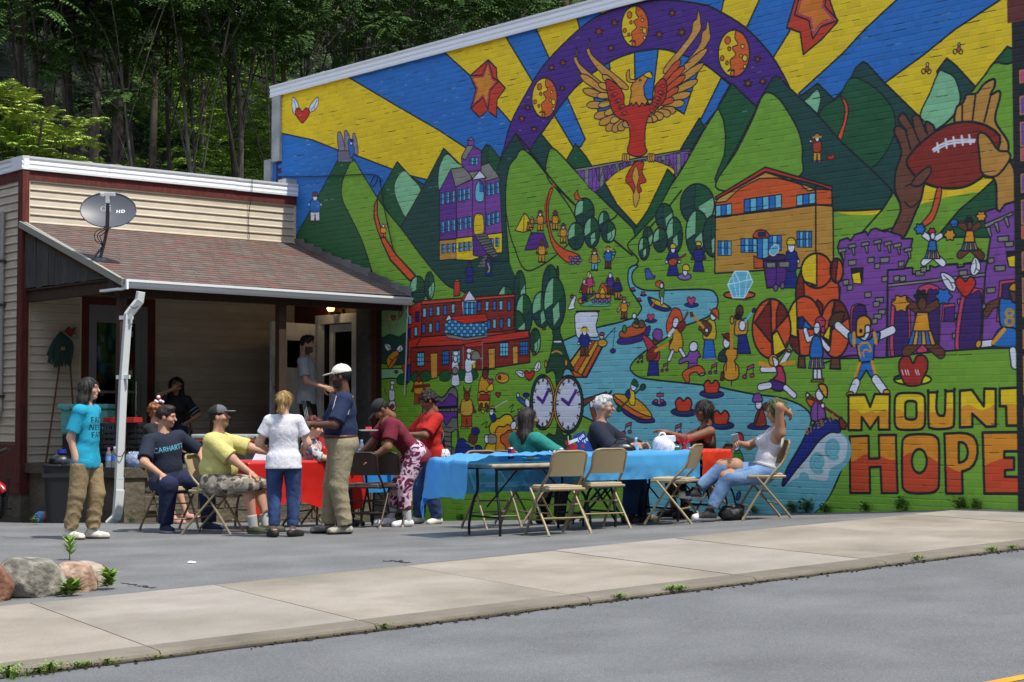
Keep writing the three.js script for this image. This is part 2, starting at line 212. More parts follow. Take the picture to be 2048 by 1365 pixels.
if (o.hat) { S(o.hat, `${x - h * .085},${y - h * .9} ${x - h * .06},${y - h * 1.02} ${x + h * .06},${y - h * 1.02} ${x + h * .085},${y - h * .9}`, lw * .6); if (o.brim) L(`${x - h * .14},${y - h * .9} ${x + h * .14},${y - h * .91}`, lw * 1.2, o.hat); }
if (o.hair) S(o.hair, `${x - h * .1},${y - h * .72} ${x - h * .1},${y - h * .98} ${x + h * .02},${y - h * 1.01} ${x - h * .02},${y - h * .9} ${x - h * .05},${y - h * .76}`, lw * .5);
};
const lily = (x, y, r) => { S(NV, `${x - r * 1.3},${y + r * .7} ${x - r * .4},${y + r * .2} ${x + r * 1.1},${y + r * .4} ${x + r * 1.3},${y + r * .8} ${x},${y + r * 1.15}`, lw * .5); heart(x, y - r * .1, r * .8, PK, lw * .5); };
const moored = (x, y, r) => { S('#35207a', `${x - r * 1.45},${y + r * .85} ${x - r * .9},${y + r * .45} ${x + r * .9},${y + r * .5} ${x + r * 1.5},${y + r * .95} ${x + r * .6},${y + r * 1.3} ${x - r * .6},${y + r * 1.25}`, lw * .8); S(BL, `${x - r},${y + r * .8} ${x},${y + r * .6} ${x + r},${y + r * .8} ${x},${y + r * 1.05}`, lw * .5); S('#d63a1c', `${x},${y - r * .45} ${x + r * .45},${y - r * .85} ${x + r * .92},${y - r * .4} ${x + r * .85},${y + r * .3} ${x + r * .6},${y + r * .75} ${x - r * .6},${y + r * .75} ${x - r * .85},${y + r * .3} ${x - r * .92},${y - r * .4} ${x - r * .45},${y - r * .85}`, lw); };

R(0, 0, 1); c.fillStyle = Y; c.fillRect(MU0, MY0, 20, 9);
F(BL, '500,262 569,268 624,280 672,299 709,310 785,339 817,351 854,360 900,480 500,700');
F(BL, '640,120 687,149 797,214 875,259 930,295 1010,330 1022,245 941,152 880,97 800,30');
F(BL, '985,28 1005,63 1066,165 1100,120 1067,46 1050,10'); F(BL, '1145,-20 1151,25 1160,60 1202,30 1198,12 1190,-20');
F(BL, '1264,-60 1266,10 1330,10 1443,24 1448,0 1460,-60'); F(BL, '1540,-60 1519,0 1493,57 1546,117 1580,62 1593,0 1605,-60');
F(BL, '1850,-60 1794,0 1732,57 1685,108 1598,187 1640,240 1760,175 1773,164 1849,109 1912,58 2001,0 2080,-60');
R(1000, 0, 3.25);   // field inside the arch
S(Y, '275,1000 275,860 440,630 540,525 710,405 875,340 1030,320 1170,350 1330,420 1440,500 1560,650 1200,1400 850,1500 400,1200', 0);
F(BL, '350,745 438,635 555,905 525,955 475,955'); F(BL, '650,440 712,405 722,530 700,560'); F(BL, '875,340 1030,318 990,650 880,650'); F(BL, '1130,430 1310,400 1198,742 1130,700'); F(BL, '1440,505 1520,570 1320,830 1300,790'); F(BL, '610,640 720,560 760,700 680,800 640,730'); F(BL, '1160,360 1300,300 1250,440 1130,470', lw * .6);
R(0, 0, 1);         // arch
{ const P = [...dense(parse('990,340 1006,302 1023,243 1066,163 1098,118 1157,60 1202,29 1265,8 1330,0 1400,8 1432,19 1493,57 1546,115 1579,174 1600,220'), false), ...dense(parse('1530,232 1514,214 1462,168 1443,154 1409,129 1360,108 1317,98 1269,105 1218,125 1166,162 1135,194 1085,265 1057,310 1040,340'), false)]; trace(P); fin(PU, lw * 1.1, INK); }
R(1000, 0, 3.25);
for (const [x, y, r] of [[1120, 85, 26], [745, 148, 28], [643, 205, 30], [1035, 225, 28], [1182, 210, 30], [722, 313, 24], [410, 408, 25], [335, 440, 24], [405, 575, 20], [180, 700, 22], [142, 772, 26], [222, 840, 22], [1610, 545, 30]]) star(x, y, r);
const moon = (x, y, rx, ry) => { const P = ell(x, y, rx, ry, .02); trace(P); fin(Y, 0); clipTo(P, () => { const q = (a, b) => `${x + a * rx},${y + b * ry}`; S('#e0631c', `${q(.3, -1.1)} ${q(.05, -.7)} ${q(.25, -.4)} ${q(-.1, -.25)} ${q(.1, .05)} ${q(-.25, .3)} ${q(-.2, .6)} ${q(-.4, .75)} ${q(0, .7)} ${q(.1, 1.1)} ${q(1.2, 1)} ${q(1.2, -1)}`, lw * .6); for (const [a, b, r, f] of [[-.4, -.55, .18, 0], [-.3, -.2, .1, 0], [-.75, .2, .12, 0], [-.1, .85, .13, 0], [.55, -.3, .1, 1], [.7, .2, .16, 1], [.45, .1, .08, 1], [.7, .55, .1, 1], [-.45, .4, .09, 0]]) O(f ? Y : '#e0631c', x + a * rx, y + b * ry, rx * r, ry * r * .9, 0, lw * .5); }); trace(P); fin(null, lw * .9); };
moon(878, 172, 88, 135); moon(290, 637, 82, 130); moon(1522, 348, 102, 153);
R(1400, 0, 3.1605); for (const [x, y, r] of [[365, 375, 24], [305, 527, 28], [398, 515, 26]]) star(x, y, r);

R(0, 0, 1); S(LG, '760,560 1000,470 1120,380 1240,430 1272,448 1330,380 1420,330 1700,430 2060,430 2060,1100 600,1100 640,640', 0);
R(540, 120, 3.791);
F(DT, '1640,640 1560,760 1560,1000 1900,1100 1800,800'); F(DG, '1660,640 1650,760 1730,900 1800,860 1740,740', lw * .6);
F(DG, '963,772 810,1045 770,1300 990,1365 1250,1000 1060,880'); S(PG, '1010,840 950,920 945,1010 985,1120 1035,1195 1100,1100 1142,985 1070,890', lw * .7);
F(DT, '1315,670 1180,930 985,1275 1000,1700 1900,2300 1900,1300 1480,830'); S(PG, '1345,715 1295,780 1275,880 1290,1000 1400,1000 1480,830 1420,780', lw * .7);
F(DG, '515,755 635,755 700,870 815,1045 880,1140 1060,1365 1060,2300 -200,2300 195,1340');
S(LG, '632,762 575,850 542,960 552,1070 620,1210 700,1380 770,1600 800,1750 700,2100 1250,2300 1500,1830 1330,1700 1150,1490 1010,1300 880,1140 810,1040 700,865', lw);
F('#a0421a', '812,1045 790,1100 785,1190 812,1290 850,1390 910,1520 1060,1680 1110,1640 960,1480 880,1360 840,1270 815,1180 815,1080', lw * .8); F(OR, '808,1055 792,1110 790,1190 815,1290 855,1390 915,1515 1062,1672 1100,1640 955,1480 875,1360 835,1270 812,1180 810,1090', lw * .6);
R(1000, 0, 3.25);
S(LG, '60,1700 30,1400 36,1200 60,1080 165,975 260,1080 360,1200 520,1360 700,1500 900,1700 600,2100 200,1900', 0);
F(DT, '100,868 20,1000 -60,1200 -60,1700 60,1700 36,1400 40,1200 62,1080 165,975'); S(LG, '163,978 100,1030 62,1080 42,1180 36,1300 46,1420 90,1600 200,1760 500,1500 340,1190', lw);
F(DG, '490,935 430,1045 480,1120 620,1120 560,1020'); F(DT, '262,865 188,988 260,1080 340,1180 460,1310 560,1400 690,1500 700,1350 500,1110 345,965');
S(LG, '345,965 305,1040 300,1120 330,1190 420,1270 500,1345 640,1450 760,1400 700,1330 600,1230 480,1100', lw); L('105,870 200,985 345,1180 500,1345 620,1440 740,1560 860,1660', lw * 1.3);
S(LG, '1440,700 1350,800 1260,960 1180,1090 1010,1340 880,1560 880,1640 1100,1500 1430,1160 1480,1000 1475,830', 0);
F(DG, '1500,545 1418,690 1440,720 1465,830 1470,1000 1440,1120 1410,1165 1500,1100 1650,800 1640,690', lw); L('1420,700 1330,840 1240,1000 1130,1180 960,1400 880,1500', lw * 1.2);
F(DT, '1297,768 1175,970 1240,985 1330,830', lw); F(DT, '680,1185 610,1240 750,1375 860,1480 890,1530 905,1490 760,1330', lw); F(DG, '1090,1100 960,1370 870,1500 880,1540 1010,1400 1140,1150', lw);
L('890,1530 830,1600 900,1690 860,1740', lw * 1.1); L('905,1600 960,1500 1100,1340 1180,1240', lw * 1.1);
F('#b8481c', '360,1200 330,1260 308,1340 330,1500 300,1480 285,1340 312,1250 345,1195', 0);
R(1400, 0, 3.1605);
F(DG, '205,528 115,680 150,760 165,860 155,980 95,1130 105,1160 250,900 360,680', lw);
F(DT, '745,528 620,620 750,745 860,640', lw); S(PG, '742,565 690,615 662,648 735,718 760,660 765,610', lw * .7);
F(DT, '1032,390 985,430 940,530 870,610 755,740 1060,1075 1250,1300 1400,800 1380,730 1170,525 1060,405', lw); S(DG, '960,492 1085,540 1180,630 1230,720 1230,850 1160,990 1075,1070 1020,1040 760,742 880,610', lw * .8);
S(OR, '880,596 925,640 940,710 920,800 895,886 872,870 905,780 918,700 905,640', lw * .7);
F(DT, '1562,368 1500,450 1560,700 1740,640 1740,545 1620,415', lw); S(PG, '1512,455 1455,590 1395,728 1450,790 1490,822 1590,745 1640,660 1645,590 1610,490 1550,455', lw * .8);
F(DG, '1945,295 1850,410 1900,450 2080,450 2080,300 1985,310', lw); S(LG, '1862,400 1800,480 1735,560 1600,740 1480,840 1500,900 1900,1000 2080,950 2080,420 1940,405', lw);
S(DT, '470,487 420,560 360,680 420,700 500,1200 620,1320 1160,1320 1225,1220 900,900 740,720 560,550 510,495', lw);
S(LG, '430,585 390,620 330,760 230,960 100,1180 300,1200 620,1120 648,1000 640,880 590,760 500,625', lw);
F(LG, '1160,1320 1225,1215 1290,1320 1300,1420 1000,1500', lw); F(DG, '1640,1330 1760,1230 1880,1120 2080,900 2080,1500 1500,1500', lw);
R(1000, 0, 3.25);
F(GY, '480,1100 600,1080 800,1045 1050,1000 1245,965 1235,985 1040,1020 790,1062 600,1100 500,1120', lw * .7);
{ const P = dense(parse('500,1115 600,1100 800,1060 1040,1020 1230,988 1140,1140 1130,1100 1050,1060 960,1045 850,1075 760,1120 690,1180 615,1245 540,1170'), false); trace(P); fin('#7a52a0', lw * .6, INK); clipTo(P, () => { for (let i = 0; i < 16; i++) { const x = 500 + i * 50; F(i % 2 ? GY : '#8f4aa6', `${x},1000 ${x + 26},1000 ${x + 26},1280 ${x},1280`, lw * .4); } for (let i = 0; i < 12; i++) { const x = 600 + i * 46; L(`${x},1040 ${x + 44},1180 ${x + 44},1040 ${x},1180`, lw * .4, INK, false); } }); }
const quill = (x0, y0, x1, y1, w, f) => { const dx = x1 - x0, dy = y1 - y0, l = hypot(dx, dy), nx = -dy / l * w, ny = dx / l * w, q = (t, s) => `${x0 + dx * t + nx * s},${y0 + dy * t + ny * s}`; S(f, `${q(0, .4)} ${q(.4, .9)} ${q(.8, 1)} ${q(1, 0)} ${q(.8, -.9)} ${q(.4, -.9)} ${q(0, -.4)}`, lw * .65); };
const FE = '#d89a3c', F2 = '#e2a83a';
for (const [x, y] of [[495, 300], [578, 245]]) { S(FE, `${x},${y} ${x + 10},${y + 90} ${x + 60},${y + 150} ${x + 250},${y + 310} ${x + 210},${y + 330} ${x + 60},${y + 210} ${x - 15},${y + 90} ${x + 10},${y + 60}`, lw * .6); }
for (const [x, y] of [[1290, 60], [1350, 125]]) { S(FE, `${x},${y} ${x + 15},${y + 80} ${x},${y + 160} ${x - 190},${y + 400} ${x - 220},${y + 380} ${x - 60},${y + 180} ${x - 35},${y + 90} ${x - 10},${y + 60}`, lw * .6); }
for (const [a, b, x, y] of [[700, 610, 520, 485], [710, 640, 538, 585], [715, 680, 562, 685], [735, 720, 612, 765], [760, 750, 645, 810], [785, 770, 690, 850], [800, 780, 735, 858], [820, 785, 775, 850], [835, 770, 815, 830]]) quill(a, b, x, y, 24, FE);
for (const [a, b, x, y] of [[760, 560, 665, 490], [740, 590, 640, 545], [740, 620, 630, 625], [745, 660, 640, 690], [770, 700, 680, 745], [800, 740, 720, 800]]) quill(a, b, x, y, 20, F2);
for (const [a, b, x, y] of [[1080, 560, 1350, 315], [1085, 590, 1325, 410], [1090, 620, 1285, 520], [1085, 650, 1240, 605], [1070, 690, 1200, 665], [1050, 710, 1145, 720], [1030, 720, 1110, 745], [1010, 735, 1060, 770], [990, 750, 1010, 795], [970, 760, 970, 800]]) quill(a, b, x, y, 24, FE);
for (const [a, b, x, y] of [[1050, 540, 1175, 390], [1060, 570, 1200, 430], [1065, 600, 1205, 490], [1065, 640, 1160, 570], [1050, 680, 1130, 640]]) quill(a, b, x, y, 20, '#d9551e');
S('#cc2c18', '690,520 770,560 805,620 815,690 890,660 970,680 1005,620 1010,560 1060,510 1085,560 1070,650 1010,720 965,760 945,850 945,950 955,990 900,1020 830,990 845,900 830,800 760,760 720,690', lw * .8);
for (let i = 0; i < 26; i++) { const l = i % 2, t = (i >> 1) / 13; O('#d8381c', l ? 720 + t * 100 : 1060 - t * 80, 560 + t * 170 + (i % 3) * 18, 15, 12, 0, lw * .4); }
F('#e0952a', '840,690 855,600 850,570 870,530 940,480 985,470 990,505 960,510 935,560 940,620 975,685 955,665 945,690 925,668 905,695 885,665 865,690 855,670', lw * .8); S('#e0a030', '875,535 830,530 822,480 842,455 845,510 880,520', lw * .6); S(Y, '935,485 975,468 992,505 960,505', lw * .6); O('#f0e0a0', 912, 522, 8, 5, 0, lw * .6);
S('#c83a18', '880,1055 830,1130 818,1180 845,1210 870,1260 880,1340 905,1260 920,1240 910,1200 950,1180 925,1120 935,1060', lw * .6); S(F2, '885,1080 860,1150 880,1220 865,1280 882,1348 908,1280 890,1220 905,1150', lw * .5);
for (const x of [800, 965]) for (let i = 0; i < 3; i++) S('#e0a030', `${x + i * 14},1000 ${x + i * 14 + 14},1010 ${x + i * 14 + 8},1055 ${x + i * 14 - 6},1030`, lw * .5);
R(560, 0, 3.593); F('#cf3a1c', '1495,430 1555,490 1560,570 1620,635 1560,715 1555,845 1490,795 1435,845 1370,780 1410,650 1365,545', lw); F('#dd8a1c', '1495,430 1530,560 1570,585 1510,650 1495,790 1460,700 1375,775 1410,640 1365,545 1455,540', lw); F(null, '1494,452 1522,568 1556,588 1502,645 1488,760 1460,686 1388,752 1420,642 1382,556 1462,552', lw * 1.2, '#c23a50');
R(1400, 0, 3.1605); F('#cf3a1c', '620,-60 550,175 635,205 655,345 770,250 870,140 800,-60', lw); F('#dd7a1c', '640,-60 600,95 690,130 715,245 770,165 875,130 790,40 805,-60', lw); F(null, '655,-60 615,88 700,118 718,215 762,150 852,126 778,42 792,-60', lw * 1.3, '#c23a50');
R(560, 180, 10.24); wing(320, 520, -60, -370, 90); wing(600, 450, 170, -300, 90); heart(455, 520, 150, RD); S(null, '330,430 350,380 420,375 460,440 500,350 560,340 580,420 450,730', 0);
for (const [x, y, x1, w] of [[1170, 930, 1260, 90], [1310, 900, 1400, 80], [1480, 960, 1540, 70]]) S('#8a8296', `${x},${y} ${x + w * .6},${y - 70} ${x1 + 30},${y + 80} ${x1 + 60},${y + 340} ${x + 40},${y + 330}`, lw * .6); F('#7a7484', '1180,1250 1480,1250 1480,1480 1180,1480', lw * .6); S(BL, '1390,1050 1450,1010 1500,1150 1520,1250 1460,1400 1420,1300', lw * .6); O(WH, 1455, 1095, 28, 38); O(NV, 1470, 1040, 30, 28);
R(540, 120, 3.791); fig(340, 1230, 220, { top: BL, bot: WH, hat: BN, wide: .15, arms: [[-1.2, .6], [1.2, .6]] }); fig(858, 1350, 105, { top: GO, bot: OR, wide: .16, arms: [[1.8, .95], [-1, .5]] });
R(540, 120, 3.791);
F(VI, '1410,960 1535,910 1740,870 1760,1320 1420,1370', lw * .7); F('#65308c', '1370,830 1285,990 1285,1365 1415,1365 1410,960', lw * .7);
F(GY, '1370,828 1500,810 1530,905 1405,965', lw * .7); F(GY, '1500,845 1660,780 1740,890 1640,920 1540,910', lw * .7); F('#7c3f96', '1450,740 1540,650 1600,690 1600,840 1500,850 1455,800', lw * .7); F(GY, '1450,740 1500,640 1545,650 1480,760', lw * .7); F(VI, '1500,610 1545,610 1545,650 1500,650', lw * .6); F(GY, '1495,612 1525,585 1550,612', lw * .6);
F(VI, '1535,910 1630,895 1635,1330 1535,1340', lw * .7); F(WH, '1530,912 1590,838 1640,895', lw * .7); S(LB, '1560,1065 1560,960 1588,915 1615,950 1618,1065', lw * .7); F(BL, '1590,920 1615,950 1616,1000 1590,1000', lw * .4);
const lights = (x, y, w, h, n) => { for (let i = 0; i < n; i++) { B(i % 2 ? LB : BL, x + i * w / n, y + (i % 2) * h * .02, x + (i + 1) * w / n, y + h, lw * .45); } L(`${x},${y + h * .5} ${x + w},${y + h * .5}`, lw * .4); };
lights(1510, 740, 66, 56, 4);
for (const [x, y] of [[1290, 1010], [1330, 1000], [1372, 992], [1422, 985], [1452, 978], [1488, 970], [1292, 1225], [1334, 1215], [1376, 1208], [1424, 1202], [1464, 1195], [1498, 1188], [1640, 940], [1672, 935], [1708, 925], [1640, 1170], [1674, 1160], [1708, 1150]]) lights(x, y, 28, 88, 2);
S(Y, '1550,1320 1550,1190 1585,1165 1615,1190 1618,1310', lw * .7); F(Y, '1285,1370 1760,1310 1760,1460 1640,1480 1530,1520 1285,1510', lw * .7); F(TAN, '1285,1370 1410,1360 1410,1510 1285,1520', lw * .6); for (const [x, y] of [[1300, 1400], [1340, 1396], [1380, 1392], [1430, 1388], [1465, 1384], [1500, 1380], [1670, 1355], [1710, 1350]]) lights(x, y, 26, 66, 2);
F('#5b2a86', '1535,1340 1640,1330 1700,1470 1690,1520 1540,1480', lw * .6);
for (let i = 0; i < 9; i++) F('#77746c', `${1552 + i * 14},${1326 + i * 20} ${1640 + i * 10},${1316 + i * 19} ${1650 + i * 10},${1334 + i * 19} ${1560 + i * 14},${1346 + i * 20}`, lw * .5); for (let i = 0; i < 4; i++) F('#77746c', `${1625 - i * 16},${1480 + i * 24} ${1690 - i * 14},${1474 + i * 24} ${1684 - i * 14},${1498 + i * 24} ${1615 - i * 16},${1504 + i * 24}`, lw * .5);
R(600, 380, 3.592); fig(1218, 668, 150, { robe: NV, top: NV, skin: BN, hat: NV }); fig(1357, 620, 145, { robe: NV, top: NV, skin: BN, hat: NV, arms: [[-1, .75], [1, .9]] }); L('1350,530 1362,570 1350,590', lw, Y);
R(980, 380, 4.096);
for (const [x, y, rx, ry, k] of [[775, 185, 80, 118, 0], [835, 350, 65, 125, 2], [935, 265, 45, 90, 0], [970, 345, 60, 88, 3], [705, 380, 68, 112, 0], [1430, 220, 72, 108, 1], [1510, 375, 68, 150, 2], [1295, 385, 42, 82, 1], [1262, 480, 45, 95, 2], [1395, 410, 60, 100, 0], [1700, 120, 140, 170, 1], [1700, 360, 95, 195, 2], [1830, 380, 85, 170, 3]]) tree(x, y, rx, ry, k);
S('#b8481c', '500,-20 475,90 468,190 490,310 540,420 610,490 740,545 700,610 620,590 545,520 500,430 470,300 450,180', 0); L('512,0 480,120 485,260 520,400 600,480 700,530', lw * .7); L('490,0 466,120 470,270 510,450 600,570 660,600', lw * .7); S(OR, '512,0 480,120 485,260 520,400 600,480 735,540 690,608 600,570 515,460 470,280 466,120 490,0', lw * .7);
F(OR, '715,0 730,60 775,90 700,80 690,40', lw * .6); for (let i = 0; i < 9; i++) O('#8a6fae', 660 + (i % 5) * 20, 600 - (i % 3) * 22, 14, 13, 0, lw * .5);
F(Y, '280,190 205,335 275,348 350,325 310,215', lw * .7); F(OR, '310,260 300,335 330,325', lw * .6); L('280,200 275,345', lw * .5); F('#5a2487', '335,350 285,495 345,490 480,470 440,355', lw * .7); L('330,335 345,370', lw * .8);
for (const [x, y, h, hat, sk] of [[412, 338, 165, BN, WH], [535, 330, 155, BN, BN], [600, 440, 160, BN, WH], [424, 595, 180, BN, BN]]) fig(x, y, h, { top: GO, bot: GO, hat, brim: 1, skin: sk, shoe: sk == BN ? BN : WH });
fig(345, 310, 90, { top: TAN, bot: GO }); fig(857, 662, 175, { top: TAN, bot: LB, hat: BN, brim: 1 }); fig(968, 648, 180, { top: BL, bot: BN, hat: TAN, brim: 1, arms: [[-1.4, .6], [2.1, .7]] }); L('1010,480 1030,510 1015,560 1000,580', lw * .6);
F('#3f5fae', '1270,650 1300,640 1320,680 1345,715 1355,700 1350,730 1280,735', lw * .6); fig(1500, 705, 255, { robe: NV, top: NV, hat: Y }); O('#cf4a1c', 1500, 590, 38, 30, -.4); L('1530,575 1605,530', lw * 1.6, BN); fig(1710, 670, 240, { robe: NV, top: NV, hat: Y, skin: BN }); O('#8a6fae', 1595, 712, 55, 28); O(WH, 1600, 675, 20, 32); S(Y, '1580,655 1590,615 1625,615 1635,658', lw * .6);
S('#63b08a', '740,945 860,900 980,925 960,955 800,955', lw * .4); for (let i = 0; i < 8; i++) O('#8b6aa6', 850 + i * 18, 912 - (i % 2) * 12, 15, 17, 0, lw * .5); S(OR, '880,870 900,800 925,760 955,800 970,860 925,880', lw * .6); S(Y, '900,865 920,800 950,865', lw * .5); for (const [x, y] of [[885, 870], [925, 872], [968, 868], [745, 910], [1060, 880]]) O('#d89020', x, y, 24, 22); F('#7a4a22', '760,880 850,830 870,850 780,910', lw * .5); F('#7a4a22', '970,830 990,820 1070,870 1050,890', lw * .5);
for (const [x, y, t, b, s, hr] of [[775, 915, '#8a2c1a', NV, WH, 0], [818, 860, PK, TAN, WH, Y], [985, 860, '#5a2487', BN, WH, 0], [1045, 900, NV, TAN, BN, 0]]) fig(x, y, 185, { top: t, bot: b, skin: s, hair: hr, wide: .11 });
S(WH, '640,980 660,920 680,870 705,880 690,940 695,970', lw * .6); O('#7a4a22', 672, 875, 12, 16);
fig(1100, 1060, 175, { top: GO, bot: '#9a3a1a', hat: OR, arms: [[-2.2, .4], [1.6, .7]] });
R(1380, 320, 4.014);
F(TAN, '205,460 1010,360 1150,370 1155,840 1010,860 200,912', lw); F('#dd5a1e', '205,340 610,100 1010,235 1010,362 205,462', lw); F('#dd5a1e', '1010,235 1140,240 1145,362 1012,360', lw * .8); F('#d89a3a', '205,345 230,310 610,100 960,215 1010,240 950,250 880,190 700,145 560,150 400,230 290,335', lw * .7); F('#c8301a', '205,300 605,58 1145,215 1140,245 1015,200 605,95 210,318', lw * .9); L('1012,200 1012,860', lw);
for (const [x, y, w, h, n] of [[208, 368, 128, 88, 3], [436, 318, 300, 105, 6], [858, 285, 150, 85, 3]]) { for (let i = 0; i < n; i++) { const k = (s) => y + h * 0 - s * (h > 0 ? .14 : 0) * w; F(i % 2 ? (n == 3 ? BL : LB) : (n == 3 ? LB : BL), `${x + i * w / n},${k(i / n)} ${x + (i + 1) * w / n},${k((i + 1) / n)} ${x + (i + 1) * w / n},${k((i + 1) / n) + h} ${x + i * w / n},${k(i / n) + h}`, lw * .6); } }
lights(226, 650, 106, 118, 4); lights(860, 572, 120, 130, 5); lights(410, 632, 130, 112, 4); lights(628, 605, 108, 125, 3); F(BL, '542,625 630,625 630,795 542,795', lw * .7); F(LB, '585,630 630,630 630,790 585,790', lw * .5); F('#d05a1e', '515,770 545,790 590,800 590,868 515,870', lw * .6); S('#d0501c', '515,625 530,575 575,562 620,580 632,622', lw * .7); B(NV, 550, 582, 608, 612);
F(LB, '305,1000 360,895 470,895 505,980 440,1110 345,1110', lw * .5, '#dff2f6'); O('#d8561e', 398, 1085, 126, 32, 0, lw); F(LB, '305,1000 360,895 470,895 505,980 440,1108 345,1108', lw * .7, '#dff2f6'); L('305,1000 400,980 500,960', lw * .6, '#dff2f6'); L('360,900 400,980 400,1108', lw * .6, '#dff2f6', false); L('345,930 380,1108', lw * .5, '#dff2f6', false); L('465,900 440,1100', lw * .5, '#dff2f6', false);
F('#5a2680', '590,810 810,800 780,1010 620,1030', lw); S('#3a1a58', '610,800 640,775 690,760 760,765 800,800 700,815', lw * .8); L('700,820 690,1030', lw * .7); O('#7a5a8a', 690, 1025, 18, 28); O('#7a5a8a', 745, 1010, 18, 28); S(LB, '640,740 670,690 710,685 712,730 670,770', lw * .5, '#dff2f6'); fig(815, 1030, 390, { robe: NV, top: NV, hat: Y, wide: .1, arms: [[-.6, .55], [1.4, .55]] });
F(GY, '615,825 690,822 690,868 620,870', lw * .6); F(GY, '715,820 800,815 800,862 720,865', lw * .6);
R(1400, 0, 3.1605); const SKIN2 = '#73412a', SKIN1 = '#c98f3a';
S(SKIN2, '1270,1330 1235,1200 1240,1080 1275,960 1230,830 1260,795 1310,830 1255,760 1290,715 1350,800 1345,740 1390,735 1430,830 1430,770 1480,800 1480,860 1400,900 1340,980 1380,1110 1450,1055 1460,1090 1420,1170 1400,1260 1370,1330 1290,1500 1200,1500', lw * 1.2);
L('1345,795 1390,900', lw); L('1300,820 1335,950', lw); L('1425,790 1440,850', lw); L('1300,1180 1400,1130 1450,1065', lw * .8); L('1295,1280 1340,1310 1390,1270', lw * .8);
S(SKIN1, '1615,775 1625,680 1665,650 1690,600 1750,590 1800,530 1860,500 1865,545 1840,600 1890,575 1900,610 1870,730 1880,790 1950,900 1950,1000 1990,1080 2010,1330 1890,1400 1870,1150 1790,1110 1770,1000 1760,850 1700,780', lw * 1.2); L('1660,665 1660,770', lw); L('1745,600 1725,760', lw); L('1840,605 1800,770', lw);
S('#8c2210', '1308,1030 1345,960 1440,870 1560,795 1690,770 1800,790 1880,840 1900,880 1885,950 1840,1060 1760,1140 1660,1185 1540,1190 1440,1165 1360,1110', lw * 1.3); S(SKIN1, '1760,860 1790,840 1830,870 1890,950 1950,960 1960,1010 1880,1110 1790,1100 1770,990', lw * 1.1); S(SKIN2, '1365,1120 1420,1070 1455,1055 1460,1095 1400,1170 1340,1170', lw);
L('1475,945 1560,900 1660,885 1740,885', lw * 1.2, WH); L('1480,958 1565,915 1660,900 1738,898', lw, WH); for (const [x, y] of [[1505, 930], [1558, 905], [1608, 893], [1660, 885], [1708, 880]]) L(`${x - 3},${y - 24} ${x + 4},${y + 30}`, lw * 1.3, WH);
S(OR, '1500,1200 1528,1190 1520,1270 1470,1400 1380,1440 1460,1340', lw * .7);
fig(742, 1025, 175, { top: '#b03a1c', bot: GO, hat: TAN, brim: 1, shoe: WH, arms: [[-1.8, .75], [1, .45]] }); S('#c82a1a', '808,980 828,985 850,972 848,1005 812,1010', lw * .5);
for (const [x, y] of [[1440, 430], [1640, 305]]) { O(null, x - 25, y + 22, 12, 15, 0, lw * .6); O(null, x + 10, y + 22, 12, 15, 0, lw * .6); S('#c0502a', `${x - 12},${y + 20} ${x - 8},${y - 10} ${x + 8},${y - 10} ${x + 6},${y + 20}`, lw * .4); O(WH, x, y - 22, 8, 12, 0, lw * .5); }
R(1660, 380, 3.791);
F(VI, '440,600 630,590 630,640 760,610 760,575 800,590 845,570 970,560 970,590 1020,580 1020,560 1200,535 1200,1230 440,1280', lw); F(VI, '60,440 75,385 135,365 160,385 190,340 275,315 290,345 310,305 350,292 420,320 430,310 540,345 545,370 630,370 600,520 565,600 440,610 430,1280 -60,1280 -30,700 90,690 105,550', lw);
F(VI, '1175,250 1180,165 1260,140 1290,165 1330,110 1430,80 1430,1230 1150,1230 1180,640 1220,360', lw); F(GY, '440,715 1180,630 1180,655 440,738', lw * .6); F(GY, '1175,260 1390,165 1390,190 1180,290', lw * .6);
for (const [x, y] of [[65, 450], [140, 418], [240, 402], [335, 385], [412, 398], [485, 412], [565, 445]]) { F(GY, `${x},${y} ${x + 58},${y - 10} ${x + 60},${y + 18} ${x + 2},${y + 30}`, lw * .6); F(GY, `${x + 24},${y + 24} ${x + 48},${y + 18} ${x + 52},${y + 75} ${x + 40},${y + 80}`, lw * .6); }
for (const [x, y] of [[1185, 290], [1245, 255], [1320, 215]]) F(GY, `${x},${y} ${x + 30},${y - 15} ${x + 45},${y + 60} ${x + 30},${y + 70}`, lw * .6);
for (const [x, y, w] of [[140, 535, 60], [288, 515, 50], [382, 515, 70], [340, 560, 42], [520, 545, 45], [100, 685, 45], [130, 725, 45], [395, 660, 45], [485, 655, 45], [530, 658, 48], [650, 615, 68], [690, 588, 45], [265, 780, 50], [345, 820, 65], [330, 850, 48], [370, 910, 52], [335, 945, 60], [320, 980, 42], [25, 745, 58], [980, 612, 65], [1275, 355, 85], [1330, 395, 65], [1250, 578, 85], [1200, 520, 48], [1190, 745, 68], [1150, 865, 34], [970, 830, 22], [945, 940, 20], [955, 985, 24], [930, 1090, 28]]) F('#8a857a', `${x},${y} ${x + w},${y - 6} ${x + w - 2},${y + 34} ${x + 3},${y + 40}`, lw * .6);
for (const [x, y] of [[160, 595], [1340, 468]]) { F('#15131a', `${x},${y} ${x + 95},${y - 6} ${x + 90},${y + 100} ${x + 10},${y + 90}`, lw * .5); F(Y, `${x + 6},${y + 42} ${x + 70},${y + 26} ${x + 84},${y + 120} ${x + 20},${y + 115}`, lw * .6); }
const gate = (s, t) => { S(PK, s, lw * .6); S('#3c1a66', t, lw * .6); };
